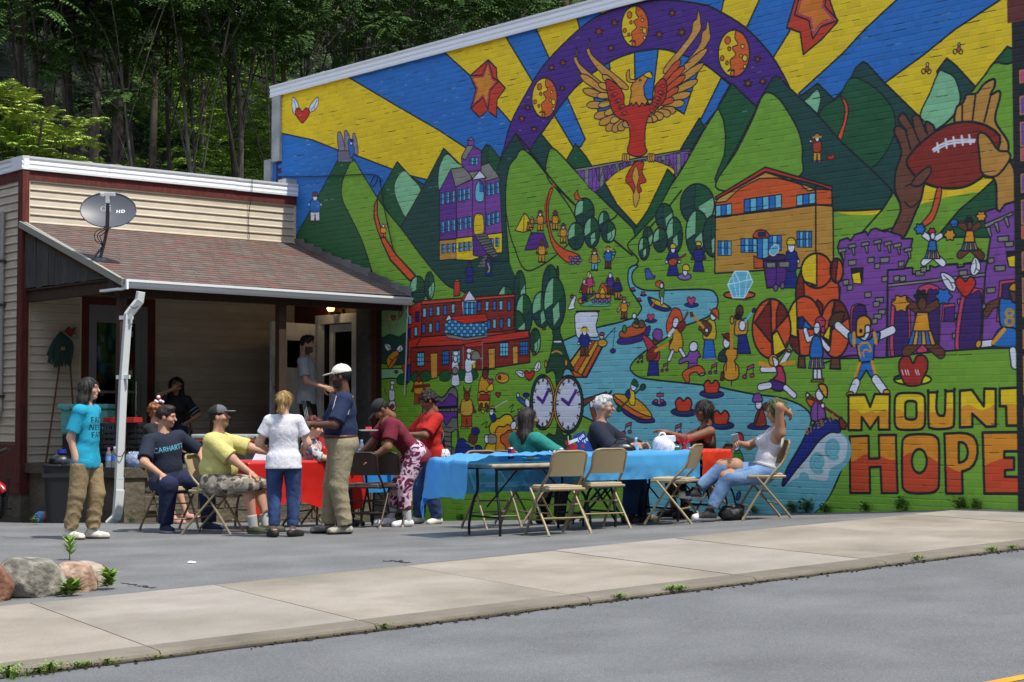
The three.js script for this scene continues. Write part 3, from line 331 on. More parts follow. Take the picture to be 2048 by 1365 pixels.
gate('165,1120 160,920 190,872 240,868 275,900 275,1060', '180,1100 175,925 205,880 245,875 272,910 272,1060'); gate('465,1255 470,860 500,840 600,830 600,1240', '492,1255 495,900 520,870 585,860 590,1240'); gate('660,1225 660,800 720,720 800,725 830,790 820,1220', '740,1225 740,800 790,760 820,800 818,1220'); gate('955,1225 1000,800 1060,750 1130,750 1160,800 1120,1222', '985,1222 1025,830 1080,790 1150,800 1125,1222'); F(PK, '1265,1000 1290,690 1430,675 1430,700 1310,715 1290,1000', lw * .6); F('#3c1a66', '1292,1000 1312,715 1430,700 1430,1000', lw * .6); F(PK, '850,1000 860,870 950,860 950,885 870,895 865,1000', lw * .5); F('#4a2076', '868,1000 874,896 950,886 945,1000', lw * .5);
R(0, 0, 1); S(LG, '1640,735 1720,718 1765,714 1840,708 1960,700 2060,694 2060,820 1640,840', 0); L('1640,730 1700,712 1765,716 1850,706 1960,698 2040,696', lw);
R(1660, 380, 3.791);   // cheer squad
const pom = (x, y, r, f) => { let s = ''; for (let i = 0; i < 12; i++) { const a = i / 12 * 2 * PI, q = r * (i % 2 ? .78 : 1.08); s += `${x + q * cos(a)},${y + q * sin(a)} `; } S(f, s, lw * .7); };
const limb = (s, f, w = 2.6) => { L(s, lw * (w + 1.2), INK, false); L(s, lw * w, f, false); };
const cheer = (x, y, k, sk, top, hair) => { limb(`${x},${y} ${x - 85 * k},${y - 60 * k}`, sk, 2.2 * k + 1); limb(`${x},${y} ${x + 85 * k},${y - 50 * k}`, sk, 2.2 * k + 1); limb(`${x - 20 * k},${y + 170 * k} ${x - 90 * k},${y + 230 * k}`, sk, 3 * k + 1); limb(`${x + 30 * k},${y + 170 * k} ${x + 110 * k},${y + 240 * k}`, sk, 3 * k + 1); F(top, `${x - 30 * k},${y} ${x + 35 * k},${y} ${x + 50 * k},${y + 110 * k} ${x - 55 * k},${y + 110 * k}`, lw * .8); for (let i = 0; i < 6; i++) F(i % 2 ? GO : BL, `${x - 55 * k + i * 18 * k},${y + 108 * k} ${x - 37 * k + i * 18 * k},${y + 108 * k} ${x - 55 * k + i * 27 * k},${y + 190 * k} ${x - 82 * k + i * 27 * k},${y + 190 * k}`, lw * .6); O(sk, x, y - 55 * k, 28 * k, 42 * k); pom(x - 5 * k, y - 95 * k, 40 * k, hair); O(sk, x + 2, y - 48 * k, 24 * k, 36 * k, 0, lw * .4); };
cheer(780, 385, .72, WH, BL, RD); cheer(1062, 310, .8, BN, GO, '#151214'); cheer(700, 930, 1.3, BN, GO, '#151214'); for (const [x, y, f, r] of [[685, 297, BL, 42], [912, 342, GO, 44], [945, 252, BL, 34], [1150, 200, GO, 40], [540, 862, GO, 66], [865, 808, BL, 62]]) pom(x, y, r, f);
wing(945, 770, -100, -140, 55); wing(1090, 650, 15, -140, 50); heart(1030, 735, 78, RD);
limb('1290,850 1220,880 1190,935', BN, 3.4); S(BL, '1290,840 1330,825 1420,860 1420,1070 1300,1030', lw); limb('1240,1160 1150,1170', WH, 3); O(GO, 1130, 1170, 22, 32, .3); S(BL, '1300,1050 1420,1065 1410,1220 1380,1200 1250,1190 1240,1140', lw); L('1325,1060 1240,1160', lw * 2.2, GO); S(BN, '1365,760 1420,740 1440,840 1390,850', lw); S(GO, '1360,760 1380,715 1430,705 1430,770', lw); c.save(); { const [u, y] = pt(1365, 975); c.translate(u, y); c.scale(-.01, -.01); c.font = '24px sans-serif'; c.strokeStyle = '#c8922a'; c.lineWidth = 1.6; c.textAlign = 'center'; c.strokeText('8', 0, 8); } c.restore();
limb('1390,1220 1405,1330', WH, 3.4);
R(1100, 560, 3.793);
S(WA, '637,-108 600,-80 592,0 610,70 660,150 695,210 680,250 640,285 520,325 370,360 200,420 60,495 40,600 60,800 100,950 240,1030 420,1120 560,1230 640,1400 700,1900 1880,1900 1990,1500 1990,1300 1975,1130 1985,1060 1970,1010 1900,950 1750,895 1560,870 1400,840 1250,810 1030,785 800,760 680,740 615,690 620,640 700,560 870,450 1000,360 1160,300 1240,250 1275,180 1260,110 1200,75 1000,75 760,82 670,60 630,20 625,-50 668,-105', lw);
R(1580, 740, 4.376); F(LG, '545,840 528,1120 700,1120 700,1500 60,1500 60,1420 200,1270 330,1130 440,900', 0);
R(1460, 600, 5.689);
autumn(ell(1000, -60, 250, 420), () => { F(Y, '600,-300 750,-400 700,450 600,400', lw); F('#7e1e10', '720,-400 830,-400 860,160 740,200', lw); F(Y, '850,170 950,120 960,400 850,200', lw); F('#7e1e10', '950,100 1000,0 1060,60 1040,300 950,240', lw); });
autumn(ell(850, 300, 200, 340), () => { F('#7e1e10', '600,420 780,430 800,650 600,650', lw); F(Y, '640,0 760,0 770,430 690,400', lw); L('780,350 800,640', lw); });
autumn(ell(475, 330, 220, 340), () => { F('#7e1e10', '280,260 465,0 480,500', lw); F('#7e1e10', '560,40 700,100 680,160 530,330 530,150', lw); F(Y, '485,400 540,350 640,560 500,650', lw); L('465,0 480,640', lw); L('285,260 480,500', lw); L('485,380 690,140', lw); });
autumn(ell(1200, 330, 170, 330), () => { F('#7e1e10', '1200,0 1350,60 1360,200 1170,340', lw); F(Y, '1190,0 1150,480 1060,420 1180,200', lw); F('#7e1e10', '1040,420 1150,500 1110,640 1040,560', lw); L('1170,100 1120,640', lw); });
R(1380, 320, 4.014); autumn(ell(1020, 890, 125, 140), () => { F(Y, '880,740 1020,740 1020,1010 880,1010', lw); L('900,970 1020,1010', lw); }); autumn(ell(1180, 890, 52, 98), () => { F('#7e1e10', '1150,780 1190,780 1170,990 1130,980', lw); });
R(1460, 600, 5.689); F('#6d3d24', '785,645 850,640 860,775 775,770', lw); F('#6d3d24', '1160,665 1250,665 1260,790 1140,785', lw);
S('#573018', '1130,295 1150,200 1210,145 1300,140 1290,220 1230,295', lw);
F(BL, '780,200 830,200 950,335 780,325', lw); O(NV, 815, 255, 34, 65, .15); limb('860,345 890,455 980,420', WH, 2.4); limb('990,410 1120,560', WH, 2.6); S(BL, '945,435 1030,435 1055,655 915,655', lw); for (let i = 0; i < 7; i++) F(i % 2 ? GO : BL, `${918 + i * 20},662 ${938 + i * 20},662 ${922 + i * 26},780 ${896 + i * 26},780`, lw * .6); F(WH, '950,785 1040,785 1055,912 950,912', lw); L('995,790 995,910', lw * .6); F(GO, '930,912 1070,912 1070,935 925,935', lw * .7); O('#c23a5a', 1030, 260, 58, 68); O('#c23a5a', 1062, 340, 22, 38); O(WH, 992, 325, 36, 70, .1);
limb('1230,295 1350,400', WH, 4); limb('1850,345 1700,410', WH, 4); S(BL, '1350,390 1430,375 1480,440 1590,450 1640,380 1710,375 1690,480 1645,520 1635,680 1560,715 1480,700 1440,520 1380,525', lw); L('1415,380 1415,510', lw * 2.2, GO); L('1648,385 1665,490', lw * 2.2, GO); S(GO, '1450,420 1440,300 1460,210 1540,180 1600,230 1600,300 1545,300 1540,400', lw); S(WH, '1545,300 1595,300 1590,400 1540,465 1480,430 1535,410', lw * .8); O(INK, 1492, 355, 12, 18); L('1530,385 1620,360 1625,335', lw * .7); L('1475,620 1470,540 1500,500 1560,490 1590,520 1610,570 1590,590', lw * 1.2, '#d8963a'); L('1530,650 1520,600 1540,570 1590,580', lw, '#d8963a'); L('1490,650 1485,600', lw, '#d8963a');
F(BL, '1500,715 1620,700 1670,900 1630,920 1555,800 1470,935 1425,930', lw); L('1480,725 1430,880', lw * 2, GO); L('1620,705 1665,870', lw * 2, GO); limb('1440,945 1400,1040', WH, 4.4); limb('1660,905 1750,1030', WH, 4.4); O(GO, 1370, 1075, 42, 28, -.2); O(GO, 1785, 1055, 38, 34, .3);
limb('540,790 375,790', WH, 3.2); limb('580,750 670,600', WH, 3); O(null, 680, 535, 45, 60, 0, lw * 1.4, '#4a3020'); L('340,720 400,745 470,750', lw * 2.6, GO); L('570,745 640,725 730,715', lw * 2.2, GO); O(GO, 497, 690, 54, 68); S(WH, '490,650 550,690 550,760 510,760', lw * .7); S('#c23654', '530,765 590,760 630,870 625,970 540,940 490,910 540,850', lw); S('#4c2080', '480,910 640,970 600,1030 520,1030 440,980', lw); limb('450,975 345,995', WH, 3.4); limb('635,1000 735,1090', WH, 2.8);
S('#8a4c9e', '950,1150 1040,1150 1090,1365 930,1365', lw); L('1000,1160 1000,1365', lw * .6); S('#df5c1e', '870,1130 960,1150 920,1220', lw * .8); L('880,1060 1050,1200 1280,1365', lw * 1.6, '#6e1f14'); O(WH, 1025, 1080, 48, 70); S(GO, '1010,970 1080,965 1112,1030 1100,1115 1050,1060', lw); O(WH, 885, 1085, 20, 24); O(WH, 1058, 1205, 24, 30);
R(1580, 740, 4.376); F('#8a2412', '430,440 450,415 500,480 490,520 440,515', lw); O('#d8e000', 1075, 85, 165, 50, 0, lw); S(DG, '915,90 940,60 1000,45 1000,70', lw * .6); S('#b0281c', '958,0 962,-75 1000,-115 1050,-110 1082,-55 1110,-115 1165,-125 1205,-85 1205,0 1165,80 1140,132 1030,138 980,70', lw); for (const x of [980, 1010, 1030, 1100, 1120]) L(`${x},0 ${x + 16},45`, lw * .6, WH);
const word = (P, lo, hi, wave, inner) => { const ps = P.map(s => typeof s === 'string' ? parse(s) : s); c.beginPath(); for (const q of ps) { q.forEach((p, i) => { const [u, y] = pt(...p); i ? c.lineTo(u, y) : c.moveTo(u, y); }); c.closePath(); } c.fillStyle = hi; c.fill('evenodd'); c.save(); c.clip('evenodd'); trace(dense(parse(wave), false)); c.fillStyle = lo; c.fill(); c.restore(); for (const q of ps) { trace(q); fin(null, lw * 1.35, INK); } };
const rnd4 = (x0, y0, x1, y1, k) => dense(parse(`${x0 + k},${y0} ${x1 - k},${y0} ${x1 - k * .2},${y0 + k * .4} ${x1},${y0 + k * 1.3} ${x1},${y1 - k * 1.3} ${x1 - k * .2},${y1 - k * .4} ${x1 - k},${y1} ${x0 + k},${y1} ${x0 + k * .2},${y1 - k * .4} ${x0},${y1 - k * 1.3} ${x0},${y0 + k * 1.3} ${x0 + k * .2},${y0 + k * .4}`), true);
const w1 = '400,600 400,380 560,345 640,385 720,355 760,380 830,345 900,370 950,350 1010,370 1150,365 1290,370 1400,335 1470,350 1560,305 1680,355 1800,305 1860,300 2020,330 2020,600';
word(['515,222 660,218 705,325 745,213 875,215 875,525 780,525 775,415 705,520 630,415 630,530 515,530'], GO, Y, w1); word([rnd4(920, 205, 1185, 525, 60), rnd4(1012, 275, 1110, 435, 28)], GO, Y, w1);
word([dense(parse('1215,200 1216,200 1290,197 1291,198 1285,330 1300,390 1330,402 1358,380 1365,190 1366,190 1440,186 1441,187 1440,450 1420,505 1330,520 1240,512 1216,470'), true)], GO, Y, w1); word(['1490,185 1595,175 1700,320 1705,165 1805,168 1805,495 1720,500 1600,385 1600,500 1490,505'], GO, Y, w1); word(['1840,165 2090,152 2090,320 2045,320 2045,490 1900,490 1895,320 1840,320'], GO, Y, w1);
const w2 = '400,1300 400,830 560,800 660,742 760,745 870,785 960,780 1060,725 1180,740 1300,810 1370,840 1500,895 1640,880 1720,835 1860,780 2020,770 2020,1300', HL = '#cf481c', HU = '#e08e18';
word(['525,585 690,578 695,780 785,775 780,572 930,570 945,1080 805,1080 795,850 700,855 705,1080 530,1080'], HL, HU, w2); word([rnd4(985, 568, 1308, 1080, 80), ell(1135, 800, 65, 105)], HL, HU, w2);
word(['1355,560 1500,553 1560,560 1605,582 1632,620 1645,670 1646,730 1635,785 1610,835 1575,868 1535,885 1510,890 1515,1085 1370,1085', '1481,635 1515,636 1540,655 1558,695 1560,735 1550,775 1525,802 1482,815'], HL, HU, w2); word(['1690,550 2090,546 2090,715 1880,715 1880,770 1965,770 1965,875 1885,880 1885,937 2090,940 2090,1085 1705,1085'], HL, HU, w2);
R(1100, 560, 3.793);
for (const [x, y, r] of [[630, 72, 16], [708, 105, 18], [677, 150, 15], [1072, 165, 40], [765, 288, 34]]) lily(x, y, r);
S(NV, '745,130 830,160 920,215 880,240 800,220 760,190', lw * .6); S('#d8b020', '765,140 840,165 905,212 850,208 790,180', lw * .6); L('800,160 770,210', lw * 1.2, '#c07a1c'); S('#4a8a2a', '835,80 865,60 862,135 830,135', lw * .5); limb('850,135 850,180', WH, 1.2); S('#e05a20', '800,30 830,5 865,30 860,60 820,55', lw * .5); O(WH, 848, 45, 14, 22);
S('#3a2480', '510,470 560,420 700,380 760,350 740,430 640,480 540,490', lw * .7); S('#cf5a1c', '530,400 620,350 715,335 720,390 640,430 545,440', lw * .7); O('#a8781c', 660, 340, 34, 26); O('#7a4a2a', 695, 335, 24, 30); O('#3a8a3a', 565, 375, 16, 30); S('#23452c', '640,330 650,290 670,300 668,335', lw * .5); O(WH, 640, 275, 16, 22); 
S(WH, '205,250 190,330 210,440 290,435 365,430 350,350 360,245', lw * .7); L('200,240 375,238', lw * 1.2); F('#d8641c', '130,650 270,460 420,470 280,740 190,740', lw); for (let i = 0; i < 4; i++) F(i % 2 ? '#d05a1c' : '#e0a020', `${135 + i * 36},${655 + i * 24} ${275 + i * 36},${462} ${308 + i * 36},${464} ${170 + i * 34},${690 + i * 16}`, lw * .6); fig(262, 580, 215, { top: NV, bot: BN, hat: Y, brim: 1 }); O('#d8a020', 398, 480, 36, 30); O(WH, 392, 432, 14, 22); O('#c8304a', 395, 412, 18, 12); L('415,450 495,362', lw * .6); L('495,362 475,530', lw * .4); O('#40208a', 478, 540, 20, 16); O('#e0a020', 122, 630, 14, 28);
S('#c8304c', '700,420 750,440 790,490 830,540 820,620 740,615 740,530', lw * .7); S('#8a2418', '735,560 780,510 820,550 790,605 745,605', lw * .6); L('800,540 915,480', lw * 2, GO); F('#7a2a16', '905,465 935,440 940,490 910,500', lw * .5); F(NV, '755,618 820,615 828,725 740,725', lw * .7); O(BN, 800, 465, 20, 30); S('#8a4c9e', '780,430 800,375 850,390 840,470', lw * .7); 
S('#e05420', '890,400 885,330 930,225 975,220 1000,260 1010,340 980,380 930,360 905,410', lw * .7); O(WH, 955, 325, 24, 40, .2); S('#e0a020', '940,380 985,380 1010,500 960,550 905,520 930,450', lw * .7); L('905,420 935,380', lw * 2.4, WH); limb('930,545 905,605', WH, 2); limb('990,530 1020,580', WH, 2); S('#8a2418', '965,350 1010,310 1030,350 990,400', lw * .6); L('1010,320 1045,250', lw * 1.6, '#7a2a16');
S('#8a4c9e', '1060,545 1110,530 1145,580 1120,600 1110,680 1050,680 1050,620 985,640 985,605 1040,580', lw * .7); O(WH, 1090, 508, 32, 40, .3); S('#df5c1e', '1010,700 1130,650 1180,710 1140,730 1110,700 1060,720 1060,770 1030,775', lw * .7); O(WH, 1155, 718, 24, 8, -.3);
S('#d8b41c', '1180,330 1220,295 1255,330 1255,450 1165,450', lw * .7); S('#6b3a20', '1130,370 1170,310 1220,340 1225,380 1190,430 1150,390', lw * .7); L('1075,260 1165,360', lw * 1.8, GO); F('#7a3a1c', '1062,250 1080,245 1090,275 1070,285', lw * .5); F(BL, '1175,455 1240,455 1260,600 1160,600', lw * .7); O(WH, 1240, 275, 24, 34); S('#df5c1e', '1225,250 1245,218 1275,230 1278,290', lw * .7); L('1215,225 1285,300', lw * .9, '#7a3a1c'); O(WH, 1190, 385, 14, 18); F(WH, '1155,598 1262,595 1262,606 1155,608', lw * .4);
S('#d8962a', '1415,305 1460,300 1500,300 1490,415 1405,415', lw * .7); F(NV, '1430,420 1490,415 1525,560 1425,560', lw * .7); O('#5a3018', 1440, 240, 28, 48, .1); O('#171314', 1428, 280, 26, 24); O(WH, 1460, 348, 26, 40); L('1480,320 1550,225', lw * 1.4, LB); O('#4c2080', 1547, 232, 10, 18, .5);
S('#1c3a34', '1285,560 1330,520 1370,540 1340,620 1280,610', lw * .7); O(WH, 1340, 480, 26, 40); S('#8a1f14', '1315,430 1345,405 1375,420 1370,470', lw * .7); L('1305,412 1380,475', lw * 1.1, '#5a1a10'); S('#e0981c', '1380,520 1420,530 1418,590 1400,620 1430,660 1430,740 1380,765 1325,745 1320,660 1345,610 1330,560 1345,525', lw * .8); L('1378,310 1378,550', lw * 2.4, '#e0981c'); O('#e0981c', 1382, 305, 14, 30); L('1378,768 1378,800', lw * .6); F('#6a1c14', '1292,765 1300,700 1325,700 1320,765', lw * .5); L('1340,640 1335,690', lw * .6); L('1408,640 1412,690', lw * .6);
for (const [x, y, h] of [[672, 625, 50], [855, 690, 62], [1220, 705, 72], [1485, 735, 95], [565, 1160, 80], [945, 1170, 80]]) note(x, y, h);
S('#35207a', '485,900 560,1010 640,1060 690,1085 790,1080 770,1040 640,960', lw * .8); S(BL, '490,905 600,1010 700,1065 760,1050 640,980', lw * .5); S('#d8681c', '485,872 500,930 620,1020 720,1060 775,1045 700,980 560,900', lw * .8); S('#e0a01c', '485,872 600,880 700,935 775,1035 690,1015 580,950', lw * .7); L('520,990 650,860 720,800', lw * 1.4, '#1e4a30'); O('#1e4a30', 705, 815, 20, 26, .5); O('#1e4a30', 525, 980, 18, 22, .5); S(Y, '590,850 635,830 645,940 610,945', lw * .6); S(NV, '570,870 600,830 610,870 600,905', lw * .6); O(WH, 635, 810, 22, 34); S('#1e5a34', '620,790 640,752 668,785 665,812', lw * .6);
moored(1228, 815, 62); moored(1015, 950, 66); moored(1297, 1048, 66); L('835,850 835,930', lw * .6); F(PK, '812,862 862,862 862,885 812,885', lw * .6); S('#35207a', '775,940 800,910 830,945 870,920 880,950 830,960', lw * .5); O(PK, 805, 922, 16, 12); O(PK, 850, 922, 16, 12);
S('#35207a', '1500,1115 1560,1085 1690,1120 1640,1135 1540,1135', lw * .6); S('#a0301a', '1590,970 1620,990 1640,1100 1550,1100', lw * .7); L('1600,980 1560,1095', lw); O(WH, 1585, 945, 26, 40); S('#8a4c9e', '1540,925 1550,875 1590,862 1612,900 1608,925', lw * .7); S('#6b3a20', '1615,960 1650,930 1665,970 1690,960 1650,1000', lw * .6);
S('#4a9a3a', '1400,1300 1440,1290 1470,1400 1370,1400', lw * .6); O(WH, 1420, 1255, 26, 46, .2); S('#c8303a', '1398,1215 1415,1165 1460,1170 1466,1235', lw * .7); 
F('#6e3c20', '245,910 430,850 440,870 470,840 465,860 300,930 255,965', lw * .7); S('#9a3a1a', '305,970 330,960 360,1060 340,1090', lw * .6); O(WH, 315, 945, 14, 28);
for (const [x, y, a] of [[1140, 1560, 0], [1180, 1620, 1], [1230, 1590, 0], [1430, 1640, 1], [1260, 1480, 1]]) { O(a ? '#1b5fae' : '#c8303a', x, y, 14, 34, .3); }
L('430,1420 380,1440 350,1560 420,1540', lw, NV); L('1440,1420 1490,1400 1520,1500 1480,1560', lw * 1.1, '#1b5fae'); L('520,1500 560,1480', lw, NV);
F('#d0401c', '380,1360 430,1350 430,1480 380,1470', lw * .6); heart(1300, 1480, 50, '#d63a1c');
R(1580, 740, 4.376); L('60,1420 200,1270 330,1130 400,1000 450,880', lw * 1.2);
S(WA, '350,550 440,545 520,620 540,720 515,810 440,900 330,1130 200,1270 60,1430 -260,1430 -100,1000', 0); S('#c8d8dc', '350,560 440,560 500,620 500,720 470,800 400,840 350,880 320,970 170,955 60,950 -30,1000 60,860 170,740 240,640', 0);
for (const [x, y, r, d] of [[380, 690, 88, 1], [245, 810, 88, 1], [120, 955, 55, -1]]) { let s = ''; for (let i = 0; i < 30; i++) { const a = i / 30 * PI * 4.6 * d + 1, q = r * (1 - i / 32); s += `${x + q * cos(a) * .8},${y + q * sin(a) * 1.05} `; } L(s, lw * 2.1 * (r / 88), WA); }
S('#16247e', '-60,1020 -30,880 100,650 165,520 250,450 330,425 420,450 440,545 350,550 250,630 170,740 60,870', lw); c.save(); { const [u, y] = pt(265, 482); c.translate(u, y); c.scale(-.01, -.01); c.rotate(-.42); c.font = 'bold 10px monospace'; c.fillStyle = '#b98a2a'; c.textAlign = 'center'; c.fillText('07-28-18', 0, 3); } c.restore();
R(600, 380, 3.592);
for (const [x, y, rx, ry, k] of [[845, 720, 58, 100, 0], [930, 690, 36, 100, 3], [1580, 720, 42, 140, 1], [1480, 850, 70, 160, 2], [1610, 900, 60, 150, 0], [1740, 860, 72, 130, 2], [1690, 1090, 38, 95, 3], [1560, 990, 60, 120, 1], [1800, 700, 60, 160, 1]]) tree(x, y, rx, ry, k); F('#6b3a20', '1672,1160 1688,1160 1692,1190 1670,1190', lw * .5); F('#6b3a20', '1745,985 1765,985 1765,1005 1742,1005', lw * .5);
const WN_ = (f, x, y, w = 24, h = 68) => { F(f, `${x},${y} ${x + w},${y - 2} ${x + w},${y + h - 2} ${x},${y + h}`, lw * .8); };
F('#c8301a', '765,855 875,800 1540,750 1545,1010 1650,1010 1650,1240 1250,1300 735,1365 730,1130 765,1100', lw); F('#8e2414', '870,815 1160,790 1540,775 1535,1010 870,1060', lw * .8); F('#c02a18', '765,855 870,800 870,1050 765,1090', lw * .7); F('#d8401e', '870,798 1540,750 1545,772 875,825', lw * .8); F('#c8361c', '1105,660 1150,655 1148,760 1105,765', lw * .8); F('#8a8078', '1098,662 1128,642 1155,655', lw * .5);
F('#cf341c', '870,1060 1100,1040 1290,1060 1640,1010 1650,1060 1310,1110 1180,1115 830,1130', lw * .8); F('#8e2414', '795,1135 1300,1110 1650,1065 1650,1240 1250,1300 795,1365', lw * .8);
for (const [x, y, f] of [[882, 850, LB], [928, 843, BL], [980, 838, LB], [1030, 832, BL], [1088, 820, LB], [1275, 805, BL], [1332, 802, LB], [1385, 800, BL], [1432, 798, LB], [1490, 802, BL], [875, 965, BL], [925, 960, LB], [975, 950, BL], [1345, 935, BL], [1385, 930, LB], [1435, 928, BL], [1490, 922, LB], [778, 900, LB], [830, 878, NV], [820, 985, LB], [770, 1000, NV]]) WN_(f, x, y);
F('#b8b4ae', '1160,800 1268,792 1266,905 1170,915', lw * .6); F(WH, '1170,800 1215,722 1265,792', lw * .7); F(RD, '1160,790 1185,745 1212,725 1172,800', lw * .6); lights(1176, 808, 84, 88, 5); F(RD, '1085,910 1335,890 1350,945 1180,965 1090,930', lw * .7); F(WH, '1040,945 1070,895 1090,930', lw * .6);
{ const P = parse('1040,965 1090,930 1180,965 1345,950 1345,1040 1190,1060 1040,1030'); trace(P); fin(BL, lw * .7, INK); clipTo(P, () => { for (let i = 0; i < 14; i++) for (let j = 0; j < 5; j++) if ((i + j) % 2) B(LB, 1040 + i * 22, 935 + j * 24, 1062 + i * 22, 959 + j * 24, lw * .4); }); F(GY, '1040,1032 1190,1062 1345,1042 1345,1060 1195,1085 1060,1065', lw * .6); }
F(RD, '1172,1110 1310,1085 1310,1125 1200,1135', lw * .6); L('1310,1090 1310,1300', lw, GY); L('1172,1130 1172,1300', lw, GY);
const grid = (f, x, y, w, h) => { F(f, `${x},${y} ${x + w},${y - 4} ${x + w},${y + h - 4} ${x},${y + h}`, lw * .8); for (const t of [.33, .66]) { L(`${x + w * t},${y} ${x + w * t},${y + h}`, lw * .4); L(`${x},${y + h * t} ${x + w},${y + h * t}`, lw * .4); } };
grid(LB, 842, 1172, 50, 96); grid(BL, 1022, 1160, 48, 98); grid(LB, 1092, 1155, 58, 95); grid(LB, 1435, 1100, 62, 98); grid(BL, 1580, 1092, 58, 98); F('#d89a34', '935,1175 988,1172 988,1350 940,1360', lw * .8); F('#d89a34', '1352,1140 1402,1136 1402,1280 1355,1288', lw * .8); F('#d89a34', '1525,1125 1566,1120 1566,1250 1528,1255', lw * .8); F(Y, '1225,1150 1260,1148 1262,1280 1240,1290', lw * .6); F(NV, '770,1260 795,1255 795,1365 765,1400', lw * .6); S(GY, '1235,1215 1245,1165 1280,1160 1295,1215', lw * .7); L('1225,1222 1300,1212', lw * 1.2, WH);
R(740, 600, 13.65); F('#6fae6a', '280,40 1000,30 980,1000 300,1080', 0); L('410,400 470,560 560,880', lw * 2.2, '#a07c74'); L('500,380 470,560', lw * 1.2, '#a07c74'); L('455,390 470,540', lw * 1, '#a07c74'); L('820,350 770,540 680,880', lw * 2.2, '#a07c74'); O('#a07c74', 825, 380, 45, 90, .2); heart(632, 490, 65, '#c81c14');
S(DT, '280,1100 400,1010 545,945 790,1010 990,940 1000,1700 280,1700', lw * .7);
R(740, 700, 5.12); S('#86c490', '100,250 110,200 200,195 330,200 330,300 220,290 110,300', lw * .7); F(LG, '100,305 330,290 330,700 100,700', 0); L('100,305 220,292 330,305', lw * .8); wing(200, 10, -50, -70, 40); wing(280, 20, 40, -70, 40); S('#d8901c', '180,170 170,100 220,30 280,10 290,60 250,140 210,195', lw * .7); L('195,170 230,110 285,60', lw * 1.6, '#a8301a'); L('200,90 240,120', lw * .7); heart(268, 228, 16); 
for (const [x, y] of [[330, 300], [480, 275], [570, 265], [770, 265], [940, 255], [1050, 250]]) S('#145a2a', `${x - 55},${y + 40} ${x - 50},${y - 20} ${x},${y - 55} ${x + 50},${y - 15} ${x + 50},${y + 35} ${x},${y + 60}`, lw * .5);
S('#12489a', '385,310 395,160 410,160 410,310', lw * .4);
const chef = (x, y, k) => { S(WH, `${x - 22 * k},${y - 120 * k} ${x + 22 * k},${y - 120 * k} ${x + 40 * k},${y} ${x - 40 * k},${y}`, lw * .6); S(WH, `${x - 32 * k},${y - 230 * k} ${x + 22 * k},${y - 235 * k} ${x + 30 * k},${y - 120 * k} ${x - 32 * k},${y - 110 * k}`, lw * .6); O(WH, x, y - 265 * k, 20 * k, 36 * k); O(WH, x + 4, y - 320 * k, 28 * k, 26 * k, 0, lw * .6); };
chef(875, 358, 1); chef(1010, 330, 1); chef(225, 610, .85); L('990,160 1075,110', lw * 2, WH); S(GY, '1040,100 1055,20 1110,20 1128,95', lw * .7); S('#b0281c', '170,620 220,560 250,580 215,620', lw * .5); O(GY, 870, 215, 30, 34); L('150,400 165,460', lw, '#7a2a1a');
const wild = (x, y, h, t, b) => { fig(x, y, h, { top: t, bot: b, skin: '#8e2e16', sleeve: '#8e2e16', shoe: GO }); F('#8e2e16', `${x - h * .06},${y - h * .9} ${x - h * .09},${y - h * 1.12} ${x},${y - h * .96}`, lw * .5); F('#8e2e16', `${x + h * .02},${y - h * .95} ${x + h * .12},${y - h * 1.1} ${x + h * .07},${y - h * .88}`, lw * .5); };
wild(498, 560, 310, '#d8962a', '#b8431a'); L('450,380 605,365', lw * 2.6, '#7a2a16'); wild(990, 808, 390, '#d8a83a', '#b8431a'); S('#e0a01c', '1130,290 1215,300 1220,560 1110,560', lw * .7); F('#a0301a', '1125,455 1215,455 1222,520 1115,520', lw * .6); L('1115,440 1150,425 1190,440 1220,430', lw); limb('1140,565 1120,610', '#7a3018', 2); limb('1190,565 1200,620', '#7a3018', 2); O('#7a2a18', 1180, 240, 32, 60); S('#1a1416', '1150,215 1180,178 1215,200 1210,240 1190,210', lw * .6); S(Y, '1195,400 1250,345 1262,410 1215,425', lw * .6); heart(1230, 325, 30, PK); O('#e0982a', 1355, 290, 68, 52, .1); O('#7a2a16', 1325, 285, 16, 20); wing(1580, 280, -90, -60, 40); wing(1690, 225, 40, -110, 40); heart(1632, 265, 52); heart(1312, 462, 26);
S('#77746c', '540,560 545,500 610,412 735,490 835,385 895,440 895,700 890,1200 540,1200', lw); F('#6a3590', '555,560 612,440 735,550 830,445 890,500 890,590 560,600', lw * .7); L('600,600 890,585', lw * 2); F('#6a3590', '600,635 890,635 890,700 845,690 780,780 745,720 680,700 610,740', lw * .7); S('#3f1c6c', '620,1100 620,830 660,770 720,765 752,850 752,1100', lw * .7); S(LG, '840,1000 830,870 860,830 890,830 890,1000', lw * .6); for (let i = 0; i < 7; i++) { L(`${612 + i * 42},600 ${612 + i * 42},635`, lw * .6); L(`760,${790 + i * 48} 830,${800 + i * 48}`, lw * .6); } L('755,860 755,1150', lw * .7); L('835,840 835,1150', lw * .7); L('560,500 590,520', lw * .6); L('660,450 640,480', lw * .6); L('790,430 810,460', lw * .6); L('610,760 640,790', lw * .6); L('680,705 690,755', lw * .6); F('#5c2a84', '660,1180 760,1170 760,1300 660,1300', lw * .7);
S('#e2b80c', '1210,1100 1180,1000 1240,900 1220,800 1270,720 1330,700 1380,665 1440,670 1480,740 1560,760 1585,850 1560,950 1600,1100', lw); S('#e0901c', '1300,1100 1290,960 1280,860 1310,790 1370,790 1410,765 1460,800 1510,830 1525,920 1500,1000 1530,1100', lw * .8); S('#cf5a1c', '1370,1100 1390,1000 1340,940 1340,880 1380,860 1420,825 1470,850 1500,910 1470,980 1480,1100', lw * .8);
